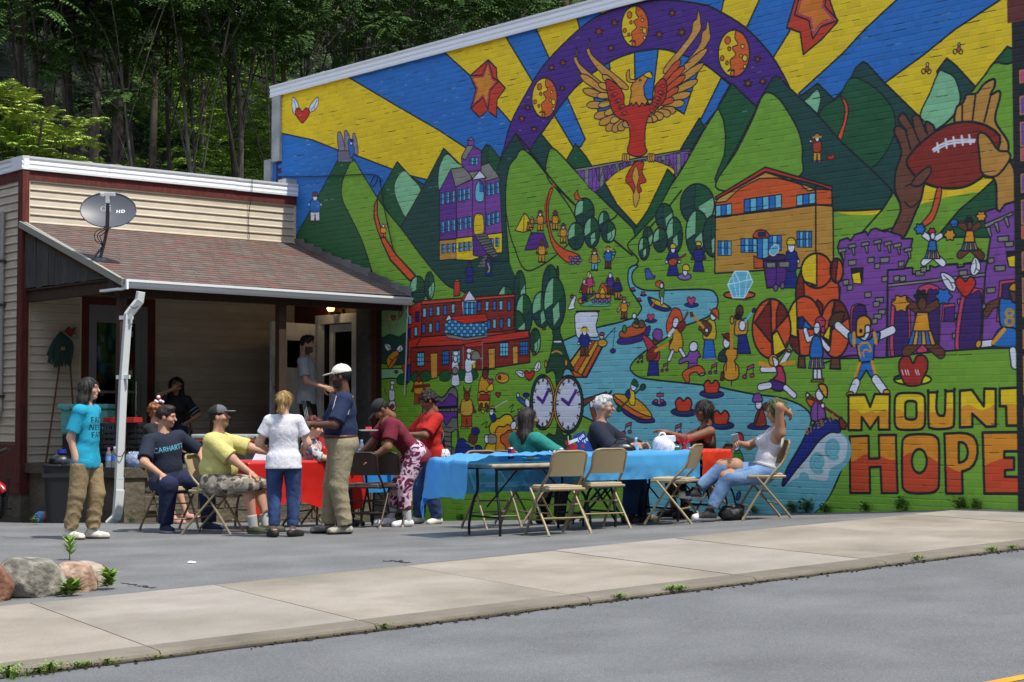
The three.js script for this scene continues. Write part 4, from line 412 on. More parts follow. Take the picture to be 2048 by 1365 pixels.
O(WH, 1195, 915, 24, 45); S(GY, '1215,870 1290,880 1290,955 1215,960', lw * .6); S(NV, '1225,665 1275,660 1290,720 1255,740', lw * .7); O(WH, 1245, 640, 22, 34, .2); S('#e0a01c', '1205,600 1260,575 1285,640 1260,600', lw * .6); L('1280,590 1410,515', lw * .8, '#c8c4b8'); O(WH, 1470, 775, 30, 45, .3); S(GY, '1470,690 1530,680 1510,780 1490,740', lw * .6);
S('#153080', '890,1090 900,940 940,910 990,940 1030,1000 1100,980 1140,1000 1145,1085', lw * .8); S('#6b3a20', '1010,900 1050,850 1100,880 1080,960 1020,970', lw * .7); O(NV, 1080, 835, 42, 38); L('1000,1085 1070,1000 980,950', lw * .7, '#a89a78'); F('#6b3a20', '820,1090 1160,1085 1160,1135 820,1140', lw * .7);
S('#1c5fb0', '1500,470 1560,500 1610,560 1665,600 1660,700 1600,700 1590,590 1520,520', lw * .8); F('#1c5fb0', '1620,700 1665,700 1665,860 1620,850', lw * .7); O(WH, 1612, 545, 24, 48, -.2); O(NV, 1600, 465, 34, 22); O(WH, 1515, 465, 16, 22); star(1548, 630, 44, Y, .5, lw * .6, 5); star(1155, 632, 26, Y, .5, lw * .5, 5); L('1420,600 1470,560 1440,640 1480,620', lw * .6); L('1140,770 1200,740 1180,800 1220,780', lw * .6);
R(1000, 560, 3.793); S('#12452a', '385,560 405,440 400,380 425,200 430,-60 445,-60 455,370 470,440 530,620 560,690 480,710 470,1150 540,1200 540,1600 330,1600 350,1200 430,1150 420,720 350,700', lw); L('395,555 430,540 470,560', lw * 1.2, '#c8962a'); L('412,470 462,470', lw, WH); tree(415, 180, 82, 200, 2); O('#e0961c', 348, 640, 9, 30); O('#e0961c', 502, 630, 12, 28);
const dial = (x, y, rx, ry, a, f) => { O('#12452a', x, y, rx + 16, ry + 20, 0, lw); O('#d8961c', x + f * 10, y, rx + 6, ry + 8, 0, lw * .6); O('#d9d9e4', x, y, rx, ry, 0, lw); for (let i = 0; i < 12; i++) { const t = i * PI / 6; L(`${x + rx * .8 * sin(t)},${y - ry * .84 * cos(t)} ${x + rx * .9 * sin(t)},${y - ry * .93 * cos(t)}`, lw * 1.1); L(`${x + rx * .8 * sin(t + .12)},${y - ry * .84 * cos(t + .12)} ${x + rx * .9 * sin(t + .12)},${y - ry * .93 * cos(t + .12)}`, lw * .5); } L(`${x},${y} ${x - rx * .45},${y - ry * .18}`, lw * 2.4, '#4c2080', false); L(`${x},${y} ${x + rx * .55},${y - ry * .48}`, lw * 2.4, '#4c2080', false); heart(x + rx * .58, y - ry * .52, 12, '#4c2080', 0); heart(x - rx * .5, y - ry * .2, 10, '#4c2080', 0); };
dial(325, 930, 78, 190, 0, 1); dial(520, 945, 98, 200, 0, -1);
R(0, 0, 1); c.fillStyle = '#14161a'; { const [u0, y0] = wallUV(2037, 1012); c.fillRect(MU0, MY0, u0 - MU0, wallUV(2026, 45)[1] - MY0); c.fillStyle = '#6a2a20'; c.fillRect(MU0, wallUV(2026, 45)[1], u0 + .05 - MU0, 9); for (let i = 0; i < 14; i++) { const y = wallUV(2042, 140 + i * 52)[1], h = .2 + .06 * (i % 3 - 1); for (let j = 0; j < 3; j++) { const u = u0 - .08 - j * .36; c.fillStyle = '#c8862a'; c.fillRect(u - .3, y - h, .3, h); c.fillStyle = (i + j) % 3 ? '#7a4aa6' : '#d04a7a'; c.fillRect(u - .285, y - h + .015, .27, h - .03); } } }
{ const u = wallUV(763, 700)[0]; c.fillStyle = '#24120c'; c.fillRect(u, MY0, .14, wallUV(763, 606)[1] - MY0); c.fillStyle = '#5c2a1c'; c.fillRect(u + .14, MY0, 4, 3.6); }
c.lineCap = 'butt'; for (let i = 0; i < 2600; i++) { const row = floor(rr(0, 97)), y = -.5 + row * .0735 + .004, u = rr(.1, 13.5), hi = rnd() < .45, near = u > 7 ? 1 : .35; if (hi && (y < 4.6 || rnd() > near)) continue; c.lineWidth = hi ? rr(.004, .011) : rr(.004, .012); c.strokeStyle = hi ? 'rgba(225,222,210,.55)' : 'rgba(12,14,12,.45)'; c.beginPath(); c.moveTo(u, y); c.lineTo(u + rr(.03, hi ? .12 : .2), y + rr(-.004, .004)); c.stroke(); }
c.setTransform(1, 0, 0, 1, 0, 0); return cv;
})();
const muralTex = new THREE.CanvasTexture(muralCanvas); muralTex.colorSpace = THREE.SRGBColorSpace; muralTex.anisotropy = 8;

function sweep(prof, A, B, out, up = UP, cap = true) {   // prof: [out, up] outline, swept from A to B
const P = q => prof.map(([o, u]) => q.clone().addScaledVector(out, o).addScaledVector(up, u)), a = P(A), b = P(B), pos = [], n = prof.length, T = (x, y, z) => pos.push(...x.toArray(), ...y.toArray(), ...z.toArray());
for (let i = 0; i < n; i++) { const j = (i + 1) % n; T(a[i], b[i], b[j]); T(a[i], b[j], a[j]); }
if (cap) for (let i = 1; i < n - 1; i++) { T(a[0], a[i], a[i + 1]); T(b[0], b[i + 1], b[i]); }
const g = new THREE.BufferGeometry(); g.setAttribute('position', new THREE.BufferAttribute(new Float32Array(pos), 3));
const ctr = A.clone().add(B).multiplyScalar(.5); g.computeVertexNormals(); return uvm(g);
}
const muralMat = new THREE.MeshStandardMaterial({ map: muralTex, roughness: .62, bumpMap: rep(mottleT, 14, 7), bumpScale: .004 });
const DOOR_U0 = 11.69, DOOR_U1 = 12.68, DOOR_TOP = 2.78, FLOOR_Y = .6;
const muv = (u, y) => [(MU1 - u) / (MU1 - MU0), (y - MY0) / (MY1 - MY0)];
function wallGeo(quads) {   // quads given as [u,y,out] x4
const ps = [], uv = []; for (const q of quads) for (const k of [0, 1, 2, 0, 2, 3]) { const [u, y, o] = q[k]; ps.push(...wallAt(u, y, o).toArray()); uv.push(...muv(u, y)); }
const g = new THREE.BufferGeometry(); g.setAttribute('position', new THREE.BufferAttribute(new Float32Array(ps), 3)); g.setAttribute('uv', new THREE.BufferAttribute(new Float32Array(uv), 2)); g.computeVertexNormals(); return g;
}
const muralHouse = thing('brick_building', 'tall brick building whose long side wall is covered by the bright painted mural', 'building');
{
const rect = (u0, u1, y0, y1, o = 0) => [[u1, y0, o], [u0, y0, o], [u0, y1, o], [u1, y1, o]];
const back = wallGeo([rect(-1.2, DOOR_U0, -.9, COPING_Y), rect(DOOR_U0, DOOR_U1, DOOR_TOP, COPING_Y), rect(DOOR_U1, 14, FLOOR_Y - .2, COPING_Y), rect(14, 14.25, 2, 5.55)]);
const wall = mesh('wall', back, muralMat, muralHouse);
const CH = .0735, BLn = .205, list = [];
for (let r = 0; r < 97; r++) {
const y0 = -.5 + r * CH + .005, y1 = y0 + CH - .010; if (y1 > COPING_Y) break;
for (let k = -6; k < 72; k++) {
let u0 = k * BLn + (r % 2) * BLn / 2 + .005 + rr(-.006, .006), u1 = u0 + BLn - .010; if (u0 < -.9 || u1 > 14) continue;
if (r % 6 == 5) { if (k % 1 == 0) { u1 = u0 + BLn / 2 - .009; } }
const parts = r % 6 == 5 ? [[u0, u1], [u0 + BLn / 2, u1 + BLn / 2]] : [[u0, u1]];
for (const [a, b] of parts) {
if (b > DOOR_U0 - .06 && a < DOOR_U1 + .06 && y1 > .3 && y0 < DOOR_TOP + .08) continue; if (a > 13.36 && y0 < 5.02) continue;
const [ga] = [wallAt((a + b) / 2, 0)]; if (y1 < gy(ga.x, ga.z) - .05) continue;
list.push([a, b, y0, y1, wallAt((a + b) / 2, (y0 + y1) / 2).distanceTo(camera.position)]);
}
}
}
const brickTone = [], tint = (g, n = 30) => { const c = new Float32Array(g.attributes.position.count * 3); for (let i = 0; i < c.length / 3; i++) c[i * 3] = c[i * 3 + 1] = c[i * 3 + 2] = brickTone[brickTone.length - c.length / 90 + floor(i / 30)]; g.setAttribute('color', new THREE.BufferAttribute(c, 3)); return g; }, brickMat = muralMat.clone(); brickMat.vertexColors = true;
const brickQuads = ([u0, u1, y0, y1]) => {
const o = .003 + rr(-.0012, .0012), e = .0055, t1 = rr(-.001, .001), j = () => rr(-.0018, .0018), f = [[u1 - e + j(), y0 + e + j(), o + t1], [u0 + e + j(), y0 + e + j(), o - t1], [u0 + e + j(), y1 - e + j(), o - t1], [u1 - e + j(), y1 - e + j(), o + t1]], k = [[u1, y0, 0], [u0, y0, 0], [u0, y1, 0], [u1, y1, 0]];
brickTone.push(rr(.9, 1.07)); return [f, ...[0, 1, 2, 3].map(i => { const n = (i + 1) % 4; return [k[i], k[n], f[n], f[i]]; })];
};
list.sort((a, b) => a[4] - b[4]);
list.slice(0, 300).forEach(b => mesh('brick', tint(wallGeo(brickQuads(b))), brickMat, wall));
mesh('brickwork', tint(wallGeo(list.slice(300).flatMap(brickQuads))), brickMat, wall, 'stuff');
const S2 = V(.758, 0, -.652), core = std(0x6a3a2c, .9), q = (u, s, y) => wallAt(u, y).addScaledVector(S2, s);
mesh('rear_wall', poly([q(14, 0, 0), q(14, 9, 0), q(14, 9, COPING_Y), q(14, 0, COPING_Y)], .2, WD.clone()), core, muralHouse);
mesh('street_front', poly([q(-1.2, 9, -.9), q(-1.2, 0, -.9), q(-1.2, 0, COPING_Y), q(-1.2, 9, COPING_Y)], .25, WD.clone().negate()), core, muralHouse);
mesh('roof', poly([q(-1.2, .02, COPING_Y - .1), q(-1.2, 9, COPING_Y - .1), q(14, 9, COPING_Y - .1), q(14, .02, COPING_Y - .1)], .1, UP), std(0x55524c, .95), muralHouse);
mesh('far_wall', poly([q(-1.2, 9, -.9), q(14, 9, -.9), q(14, 9, COPING_Y), q(-1.2, 9, COPING_Y)], .2, S2), core, muralHouse);
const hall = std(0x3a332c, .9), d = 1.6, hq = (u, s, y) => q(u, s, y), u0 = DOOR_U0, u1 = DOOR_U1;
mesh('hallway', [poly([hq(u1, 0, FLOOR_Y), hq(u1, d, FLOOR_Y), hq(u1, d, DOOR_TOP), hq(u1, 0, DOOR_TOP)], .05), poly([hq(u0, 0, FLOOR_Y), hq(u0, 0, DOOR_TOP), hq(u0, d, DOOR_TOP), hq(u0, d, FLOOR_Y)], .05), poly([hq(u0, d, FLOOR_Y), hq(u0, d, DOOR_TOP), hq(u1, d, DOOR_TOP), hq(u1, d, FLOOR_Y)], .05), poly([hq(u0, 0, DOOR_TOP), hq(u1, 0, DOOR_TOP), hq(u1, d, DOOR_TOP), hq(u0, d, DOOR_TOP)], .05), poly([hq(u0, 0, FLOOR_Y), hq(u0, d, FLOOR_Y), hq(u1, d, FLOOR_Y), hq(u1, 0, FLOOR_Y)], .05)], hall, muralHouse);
const wp = paint(0xf0f0ee, .5), wb = (ua, ub, ya, yb, o0, o1) => { const P = [[o0, 0], [o1, 0], [o1, yb - ya], [o0, yb - ya]]; return sweep(P, wallAt(ua, ya), wallAt(ub, ya), WN); };
const fr = mesh('door_frame', [wb(u0 - .07, u0 + .05, FLOOR_Y, DOOR_TOP + .1, -.05, .05), wb(u1 - .05, u1 + .07, FLOOR_Y, DOOR_TOP + .1, -.05, .05), wb(u0 + .05, u1 - .05, DOOR_TOP - .04, DOOR_TOP + .1, -.05, .048)], wp, muralHouse);
mesh('storm_door', [wb(u0 + .05, u0 + .15, FLOOR_Y + .02, DOOR_TOP - .05, -.12, -.08), wb(u1 - .25, u1 - .15, FLOOR_Y + .02, DOOR_TOP - .05, -.12, -.08), wb(u0 + .15, u1 - .25, DOOR_TOP - .17, DOOR_TOP - .05, -.12, -.081), wb(u0 + .15, u1 - .25, 1.55, 1.63, -.12, -.081)], wp, muralHouse);
mesh('pilaster', wb(11.28, 11.6, FLOOR_Y - .5, 3.02, 0, .06), std(0x5d5a55, .95, { bumpMap: rep(mottleT, 3), bumpScale: .02, map: rep(patchT, 2) }), muralHouse);
mesh('corner_trim', [wb(13.82, 14.06, 5.5, COPING_Y - .02, -.05, .05), wb(14.1, 14.3, 4.9, 5.56, -.05, .045)], paint(0xbfc0bc, .6, .004), muralHouse);
const cp = [[0, 0], [.055, -.01], [.058, .03], [.052, .04], [.052, .065], [.058, .075], [.058, .1], [.052, .11], [.052, .135], [.066, .15], [.07, .18], [-.25, .19], [-.25, 0]], cm = std(0xe8eaec, .45, { bumpMap: rep(mottleT, .6), bumpScale: .002 });
const us = [-1.25, 2.2, 5.3, 9.05, 12.55, 14.12]; for (let i = 0; i < us.length - 1; i++) { const e = rr(-.003, .003); mesh('coping_piece', sweep(cp, wallAt(us[i] + .004, COPING_Y - .02 + e), wallAt(us[i + 1] - .004, COPING_Y - .02 + e), WN), cm, muralHouse); if (i) mesh('coping_joint', sweep(cp.map(([o, u]) => [o > 0 ? o + .006 : o, u > .17 ? u + .006 : u]), wallAt(us[i] - .05, COPING_Y - .022), wallAt(us[i] + .05, COPING_Y - .022), WN), cm, muralHouse); }
const C = (s, r, o, m, nm) => mesh(nm, tube(s.map(([x, y]) => { const [u, yy] = wallUV(x, y); return wallAt(u, yy, o); }), r, s.length * 5, 6), m, muralHouse);
C([[819, 598], [817, 650], [815, 720], [812, 790]], .012, .03, paint(0xc9cbc8), 'conduit'); C([[809, 600], [812, 612], [823, 640]], .010, .03, paint(0xc9cbc8), 'conduit');
const bk = std(0x17181a, .6); C([[560, 354], [620, 354], [690, 351], [748, 350], [760, 352], [765, 365]], .009, .035, bk, 'cable'); C([[752, 352], [744, 368], [750, 373], [757, 360], [759, 352]], .008, .03, bk, 'cable'); C([[762, 360], [768, 400], [778, 450], [790, 505]], .008, .03, bk, 'cable');
}

const BS = V(.758, 0, -.652).normalize(), BT = WD.clone().normalize(), PW = 4.69, FR = wallAt(13.39, 0), FL = FR.clone().addScaledVector(BS, -PW);
const bl = (s, y, t) => V(FL.x + BS.x * s + BT.x * t, y, FL.z + BS.z * s + BT.z * t);
const sAt = (px, t) => { const k = (px - 1024) / FOC, o = bl(0, 0, t); return (o.x + k * o.z) / -(BS.x + k * BS.z); };   // place along the front seen at this photo column
const tAt = (px, s) => { const k = (px - 1024) / FOC, o = bl(s, 0, 0); return (o.x + k * o.z) / -(BT.x + k * BT.z); };
const yAt = (py, P) => { const r = ray(1024, py); return EYE + r.y / -r.z * -P.z; };
const OUT = BT.clone().negate(), SN = BS.clone().negate();
const bbox = (s0, s1, y0, y1, t0, t1, r = 0) => box(s1 - s0, y1 - y0, abs(t1 - t0), 0, 0, 0, r).applyMatrix4(new THREE.Matrix4().makeBasis(BS, UP, BS.clone().cross(UP)).setPosition(bl((s0 + s1) / 2, (y0 + y1) / 2, (t0 + t1) / 2)));
const PTOP = 4.86, JUNC = 4.08, EAVE_T = -3.05, EAVE_Y = 3.06, redM = std(0x7c2c22, .75, { map: rep(woodT, .9, .5), bumpMap: rep(mottleT, 2), bumpScale: .003 }), brownM = std(0x4a2c1a, .8, { map: rep(woodT, 1.3, .6) });
const sideT = dtex(512, 256, (u, v) => { const g = .93 + tn(u, v, 6, 41, 5) * .14 + tn(u * .25, v, 80, 3, 2) * .06; return [g, g * .985, g * .96]; });
const sidingM = [0, .3, .6].map((o, i) => { const t = rep(sideT, .5); t.offset.set(o, o); return std([0xd0c5b4, 0xccc0ae, 0xd4cab9][i], .55, { map: t }); });
const whiteM = std(0xe8eaec, .45, { bumpMap: rep(mottleT, .8), bumpScale: .0015 });
const concM = std(0xaaa598, .95, { map: rep(concT, .5), bumpMap: rep(mottleT, 2.2), bumpScale: .03 });
const porchHouse = thing('porch_building', 'low tan sided building with a shingled porch roof and white roof edge', 'building', [0, 0, 0]);
{
const H = porchHouse, LAP = .121, lap = [[0, .006], [.02, 0], [.024, .004], [.024, .016], [.016, .03], [.012, LAP * .62], [.003, LAP], [0, LAP]];
const doorS0 = sAt(166, 0), doorS1 = sAt(302, 0), doorTop = 3.0;
mesh('wall', [bbox(0, doorS0, -.6, PTOP, .02, .2), bbox(doorS1, PW, -.6, PTOP, .02, .2), bbox(doorS0, doorS1, doorTop, PTOP, .02, .2), bbox(0, .12, -.6, PTOP, .2, 5)], std(0x9a8c70, .9), H);
const pp = mesh('siding', bbox(0.06, PW - .01, JUNC - .02, JUNC, .0, .02), sidingM[0], H);
for (let y = JUNC + .01, i = 0; y < PTOP - .16; y += LAP, i++) mesh('siding_board', sweep(lap, bl(.07, y, 0.02), bl(PW - .03, y, 0.02), OUT), sidingM[i % 3], pp);
const lw_ = mesh('porch_siding', bbox(.06, doorS0 - .07, FLOOR_Y - .02, FLOOR_Y, 0, .02), sidingM[0], H);
for (let y = FLOOR_Y, i = 0; y < 3.25; y += LAP, i++) { mesh('siding_board', sweep(lap, bl(.1, y, 0.02), bl(doorS0 - .06, y, 0.02), OUT), sidingM[i % 3], lw_); mesh('siding_board', sweep(lap, bl(doorS1 + .06, y, 0.02), bl(PW - .02, y, 0.02), OUT), sidingM[(i + 1) % 3], lw_); }
const sw_ = mesh('side_siding', bbox(-.02, 0, .5, .52, .1, 5), sidingM[0], H);
for (let y = .9, i = 0; y < PTOP - .16; y += LAP, i++) mesh('siding_board', sweep(lap, bl(0, y, 0.1), bl(0, y, 5.2), SN), sidingM[(i + 2) % 3], sw_);
const trimM = std(0xc9b896, .6); mesh('corner_channel', [bbox(.045, .075, JUNC, PTOP - .14, -.012, .02), bbox(PW - .035, PW - .005, JUNC, PTOP - .14, -.012, .02), bbox(.07, PW - .03, PTOP - .165, PTOP - .14, -.012, .02), bbox(.08, .105, FLOOR_Y, 3.2, -.012, .02), bbox(doorS0 - .07, doorS0 - .045, FLOOR_Y, 3.2, -.016, .02), bbox(doorS1 + .045, doorS1 + .07, FLOOR_Y, 3.2, -.016, .02)], trimM, H);
mesh('corner_post', bbox(-.06, .045, .3, PTOP - .02, -.06, .1, .006), redM, H);
mesh('fascia', [bbox(-.03, PW - .01, PTOP - .14, PTOP + .03, -.025, .02), bbox(-.04, 0, PTOP - .14, PTOP + .03, .02, 6)], redM, H);
const cp = [[0, 0], [.06, 0], [.064, .035], [.057, .045], [.057, .075], [.064, .085], [.064, .115], [.056, .125], [.056, .15], [.072, .165], [.078, .195], [-.3, .2], [-.3, 0]];
const ss = [-.08, 1.32, 3.55, PW + .04]; for (let i = 0; i < 3; i++) mesh('coping_piece', sweep(cp, bl(ss[i] + .003, PTOP, 0), bl(ss[i + 1] - .003, PTOP + (i == 1 ? .004 : 0), 0), OUT), whiteM, H);
mesh('coping_piece', sweep(cp.map(([o, u]) => [max(o, -.03), u]), bl(0, PTOP, -.07), bl(0, PTOP + .01, 6), SN), whiteM, H);
[1.32, 3.55].forEach(s => mesh('coping_joint', sweep(cp.map(([o, u]) => [o > 0 ? o + .005 : o, u > .18 ? u + .005 : u]), bl(s - .01, PTOP - .001, 0), bl(s + .05, PTOP - .001, 0), OUT), whiteM, H));
mesh('coping_step', bbox(PW - .22, PW + .03, PTOP + .2, PTOP + .28, -.02, .2), paint(0xb9bab6, .7), H);
mesh('flat_roof', bbox(0, PW, PTOP - .25, PTOP - .15, .2, 5), std(0x5a564f, 1), H);
mesh('roof_cable', tube([bl(sAt(497, -.03), PTOP + .2, -.09), bl(sAt(497, -.03), PTOP, -.09), bl(sAt(495, -.03), JUNC + .4, -.03), bl(sAt(496, -.03), JUNC + .02, -.03)], .006, 24, 6), std(0x15161a, .6), H);
mesh('sill_band', [bbox(-.05, .34, .16, .53, -.055, .02), bbox(-.05, 0, .16, .86, .02, 6)], redM, H);
mesh('foundation', [bbox(-.02, PW, -.9, .16, -.03, .02), bbox(-.02, 0, -.9, .16, .02, 6)], concM, H);
const nR = V(0, 0, 0), rp = (s, k, lift = 0) => { const t = mix(0, EAVE_T - .06, k), y = mix(JUNC, EAVE_Y, k); return bl(s, y + lift, t); };
mesh('porch_roof', poly([rp(-.06, 1), rp(PW, 1), rp(PW, 0), rp(-.06, 0)], .05, UP), std(0x3a3026, .9), H);
const shT = dtex(256, 256, () => { const g = .78 + rnd() * .44; return [g, g, g]; });
{
const rows = 24, gs = [], cols = [[.2, .112, .092], [.18, .11, .095], [.165, .13, .115], [.175, .15, .138], [.205, .125, .105], [.15, .122, .112], [.175, .105, .09]];
for (let r = 0; r < rows; r++) for (let s = -.06 - (r % 3) * .1, i = 0; s < PW; s += .19, i++) {
const k0 = 1 - r / rows, k1 = 1 - (r + 1.35) / rows, a = max(s + .003, -.07), b = min(s + .187, PW - .005); if (b < a + .03) continue; const lf = .012 + rr(0, .004), o = rr(-.0015, .0015);
const g = poly([rp(a, k0 + o, lf), rp(b, k0 + o, lf), rp(b, max(k1, 0), .004), rp(a, max(k1, 0), .004)], .008, UP), n = fbm(s * .55 + 3, r * .42, 1, 3) + rr(-.11, .11), c = cols[clamp(floor((n + .42) * 8), 0, 6)], v = rr(.88, 1.12);
gs.push(bakeColor(g, (p, col) => col.setRGB(c[0] * v * .8, c[1] * v * .7, c[2] * v * .65)));
}
mesh('shingles', gs, new THREE.MeshStandardMaterial({ vertexColors: true, roughness: .95, map: rep(shT, 3), bumpMap: rep(grainT, 2), bumpScale: .004 }), H, 'stuff');
}
mesh('roof_edge', [beam(rp(-.075, 1.01, -.02), rp(-.075, 0, -.02), .03, .09), beam(rp(-.08, 1.0, .025), rp(-.02, 0, .025), .05, .012)], std(0x8d8a80, .7), H);
const gw = std(0x55534f, .92, { map: rep(woodT, 1.1, .5), bumpMap: rep(mottleT, 3), bumpScale: .004 }), gw2 = std(0x605c55, .92, { map: rep(woodT, 1.3, .55), bumpMap: rep(mottleT, 3), bumpScale: .004 }), gb = new THREE.Group(); gb.name = 'gable'; H.add(gb);
const yr = t => mix(JUNC, EAVE_Y, t / (EAVE_T - .06)) - .07; const stain = std(0x6a4222, .9, { map: rep(woodT, 2, .8), bumpMap: rep(mottleT, 4), bumpScale: .004 });
for (let i = 0; i < 15; i++) { const t0 = -.02 - i * .2, t1 = t0 - .193, o = rr(0, .008), yb = (i < 13 ? 3.12 : 2.95) + rr(-.01, .01), cut = max(yb + .03, yr(t0) - rr(.05, .11)), cut1 = max(yb + .03, yr(t1) - rr(.03, .12));
mesh('board', poly([bl(-o - .005, yb, t1), bl(-o - .005, yb, t0), bl(-o - .005, cut, t0), bl(-o - .005, cut1, t1)].reverse(), .02, BS.clone().negate()), i % 3 ? gw : gw2, gb); if (yr(t1) > cut1 + .01) mesh('board', poly([bl(-o - .006, cut1 + .001, t1), bl(-o - .006, cut + .001, t0), bl(-o - .006, yr(t0), t0), bl(-o - .006, yr(t1), t1)].reverse(), .02, BS.clone().negate()), stain, gb); }
mesh('beam', [bbox(0, PW - .02, 2.86, 3.04, -2.92, -2.78), bbox(.03, .13, 2.93, 3.1, -2.78, -.03)], brownM, H);
mesh('soffit', poly([bl(.0, 3.11, -.02), bl(PW, 3.11, -.02), bl(PW, 3.11, -2.8), bl(0, 3.11, -2.8)], .02, UP.clone()), std(0x3a281a, .95), H);
const p1 = sAt(242, -2.85), p2 = sAt(561, -2.85);
mesh('porch_post', bbox(p1 - .055, p1 + .055, FLOOR_Y, 2.86, -2.9, -2.79, .005), brownM, H); mesh('porch_post', bbox(p2 - .06, p2 + .06, FLOOR_Y, 2.86, -2.9, -2.79, .005), brownM, H);
const gp = [[0, 0], [.045, .0], [.07, .03], [.085, .075], [.1, .08], [.1, .11], [.092, .112], [.085, .09], [.07, .085], [.06, .04], [.01, .012], [.008, .11], [0, .11]];
mesh('gutter', sweep(gp, bl(-.02, EAVE_Y - .1, EAVE_T - .01), bl(PW + .02, EAVE_Y - .13, EAVE_T - .01), OUT), std(0xdcdedf, .3, { bumpMap: rep(mottleT, .5), bumpScale: .006 }), H);
mesh('gutter_end', bbox(-.03, .0, EAVE_Y - .12, EAVE_Y + .01, EAVE_T - .12, EAVE_T + .02), whiteM, H); mesh('drip_edge', bbox(-.1, -.02, EAVE_Y - .13, EAVE_Y - .1, EAVE_T - .02, EAVE_T + .5), whiteM, H);
const fl = std(0x8e8f90, .5, { metalness: .5, bumpMap: rep(mottleT, 2), bumpScale: .004 });
for (let i = 0; i < 12; i++) { const k0 = i / 12, k1 = (i + 1.12) / 12, y0 = mix(JUNC, EAVE_Y, k0), y1 = mix(JUNC, EAVE_Y, k1), u0 = 13.36 - k0 * 3.08, u1 = 13.36 - k1 * 3.08, h = rr(.1, .15), lean = rr(.03, .07); const A = wallAt(u0, y0, .02), B = wallAt(u1, y1, .02), C = wallAt(u1, y1 + h + rr(0, .05), lean), D = wallAt(u0, y0 + h * .8, lean); const g = poly([A, B, C, D], .004, WN.clone()); mesh('flashing', g, fl, H); }
const tl = -3.0; mesh('porch_floor', bbox(0.02, PW + .1, FLOOR_Y - .14, FLOOR_Y, tl - .06, -.02, .01), std(0x9a9488, .95, { map: rep(concT, .6), bumpMap: rep(mottleT, 3), bumpScale: .02 }), H);
mesh('porch_base', [bbox(.1, PW, -.6, FLOOR_Y - .14, tl + .05, -.04), bbox(.04, .34, -.6, FLOOR_Y - .13, tl - .03, tl + .1)], concM, H);
for (let r = 0; r < 3; r++) for (let i = 0; i < 11; i++) { const s0 = .36 + i * .41 + (r % 2) * .2; if (s0 + .4 > PW) continue; const y0 = -.38 + r * .2; mesh('block', bbox(s0, s0 + .398, y0, y0 + .197, tl + rr(.0, .012), tl + .1, .008), concM, H); }
const alu = metal(0x8b8d90, .45, .6), y0 = FLOOR_Y, d0 = doorS0 + .07, d1 = doorS1 - .07;
mesh('door_trim', [bbox(doorS0 - .045, d0, y0, doorTop + .05, -.03, .06), bbox(d1, doorS1 + .045, y0, doorTop + .05, -.03, .06), bbox(d0, d1, doorTop - .06, doorTop + .05, -.029, .06)], redM, H);
const dr = mesh('shop_door', [bbox(d0, d0 + .07, y0, doorTop - .06, -.01, .08), bbox(d1 - .1, d1, y0, doorTop - .06, -.01, .08), bbox(d0 + .07, d1 - .1, doorTop - .22, doorTop - .06, -.009, .08), bbox(d0 + .07, d0 + .14, y0 + .05, doorTop - .22, .0, .06), bbox(d1 - .2, d1 - .1, y0 + .05, doorTop - .22, .0, .06), bbox(d0 + .14, d1 - .2, doorTop - .32, doorTop - .22, .001, .06), bbox(d0 + .14, d1 - .2, y0 + .05, y0 + .25, .001, .06), bbox(d0 + .14, d1 - .2, 1.62, 1.66, .001, .05)], alu, H);
mesh('pane', bbox(d0 + .13, d1 - .19, y0 + .2, doorTop - .3, .025, .032), new THREE.MeshPhysicalMaterial({ color: 0x9aa39a, roughness: .04, transmission: 1, thickness: 0, ior: 1.5 }), dr);
mesh('handle', [rod(bl(d1 - .22, 1.25, -.07), bl(d1 - .22, 1.8, -.07), .014), rod(bl(d1 - .22, 1.3, -.07), bl(d1 - .18, 1.3, .01), .01), rod(bl(d1 - .22, 1.75, -.07), bl(d1 - .18, 1.75, .01), .01)], metal(0xcfd0d2, .25), dr);
mesh('notice', [bbox(d1 - .36, d1 - .24, 1.88, 1.97, .02, .024), bbox(d1 - .34, d1 - .24, 2.48, 2.56, .02, .024)], std(0xb8b8ae, .8), dr);
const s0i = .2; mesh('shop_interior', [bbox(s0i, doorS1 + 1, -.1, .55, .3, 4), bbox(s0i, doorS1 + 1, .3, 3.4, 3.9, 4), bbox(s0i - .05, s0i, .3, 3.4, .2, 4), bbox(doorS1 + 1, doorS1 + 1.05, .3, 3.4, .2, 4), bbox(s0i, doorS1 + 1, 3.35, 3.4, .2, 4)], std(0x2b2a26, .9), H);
const pipeT = .62; mesh('conduit', tube([bl(-.06, 4.3, pipeT), bl(-.06, 3, pipeT), bl(-.06, 1.6, pipeT), bl(-.06, 1.3, pipeT + .02), bl(-.06, 1.16, pipeT + .35), bl(-.06, 1.1, pipeT + .9)], .035, 40, 10), paint(0xb9b6ad), H); mesh('conduit_clip', [3.55, 2.9, 1.55].map(y => bbox(-.1, 0, y, y + .035, pipeT - .06, pipeT + .06)), metal(0x5a5a5a, .5), H);
}
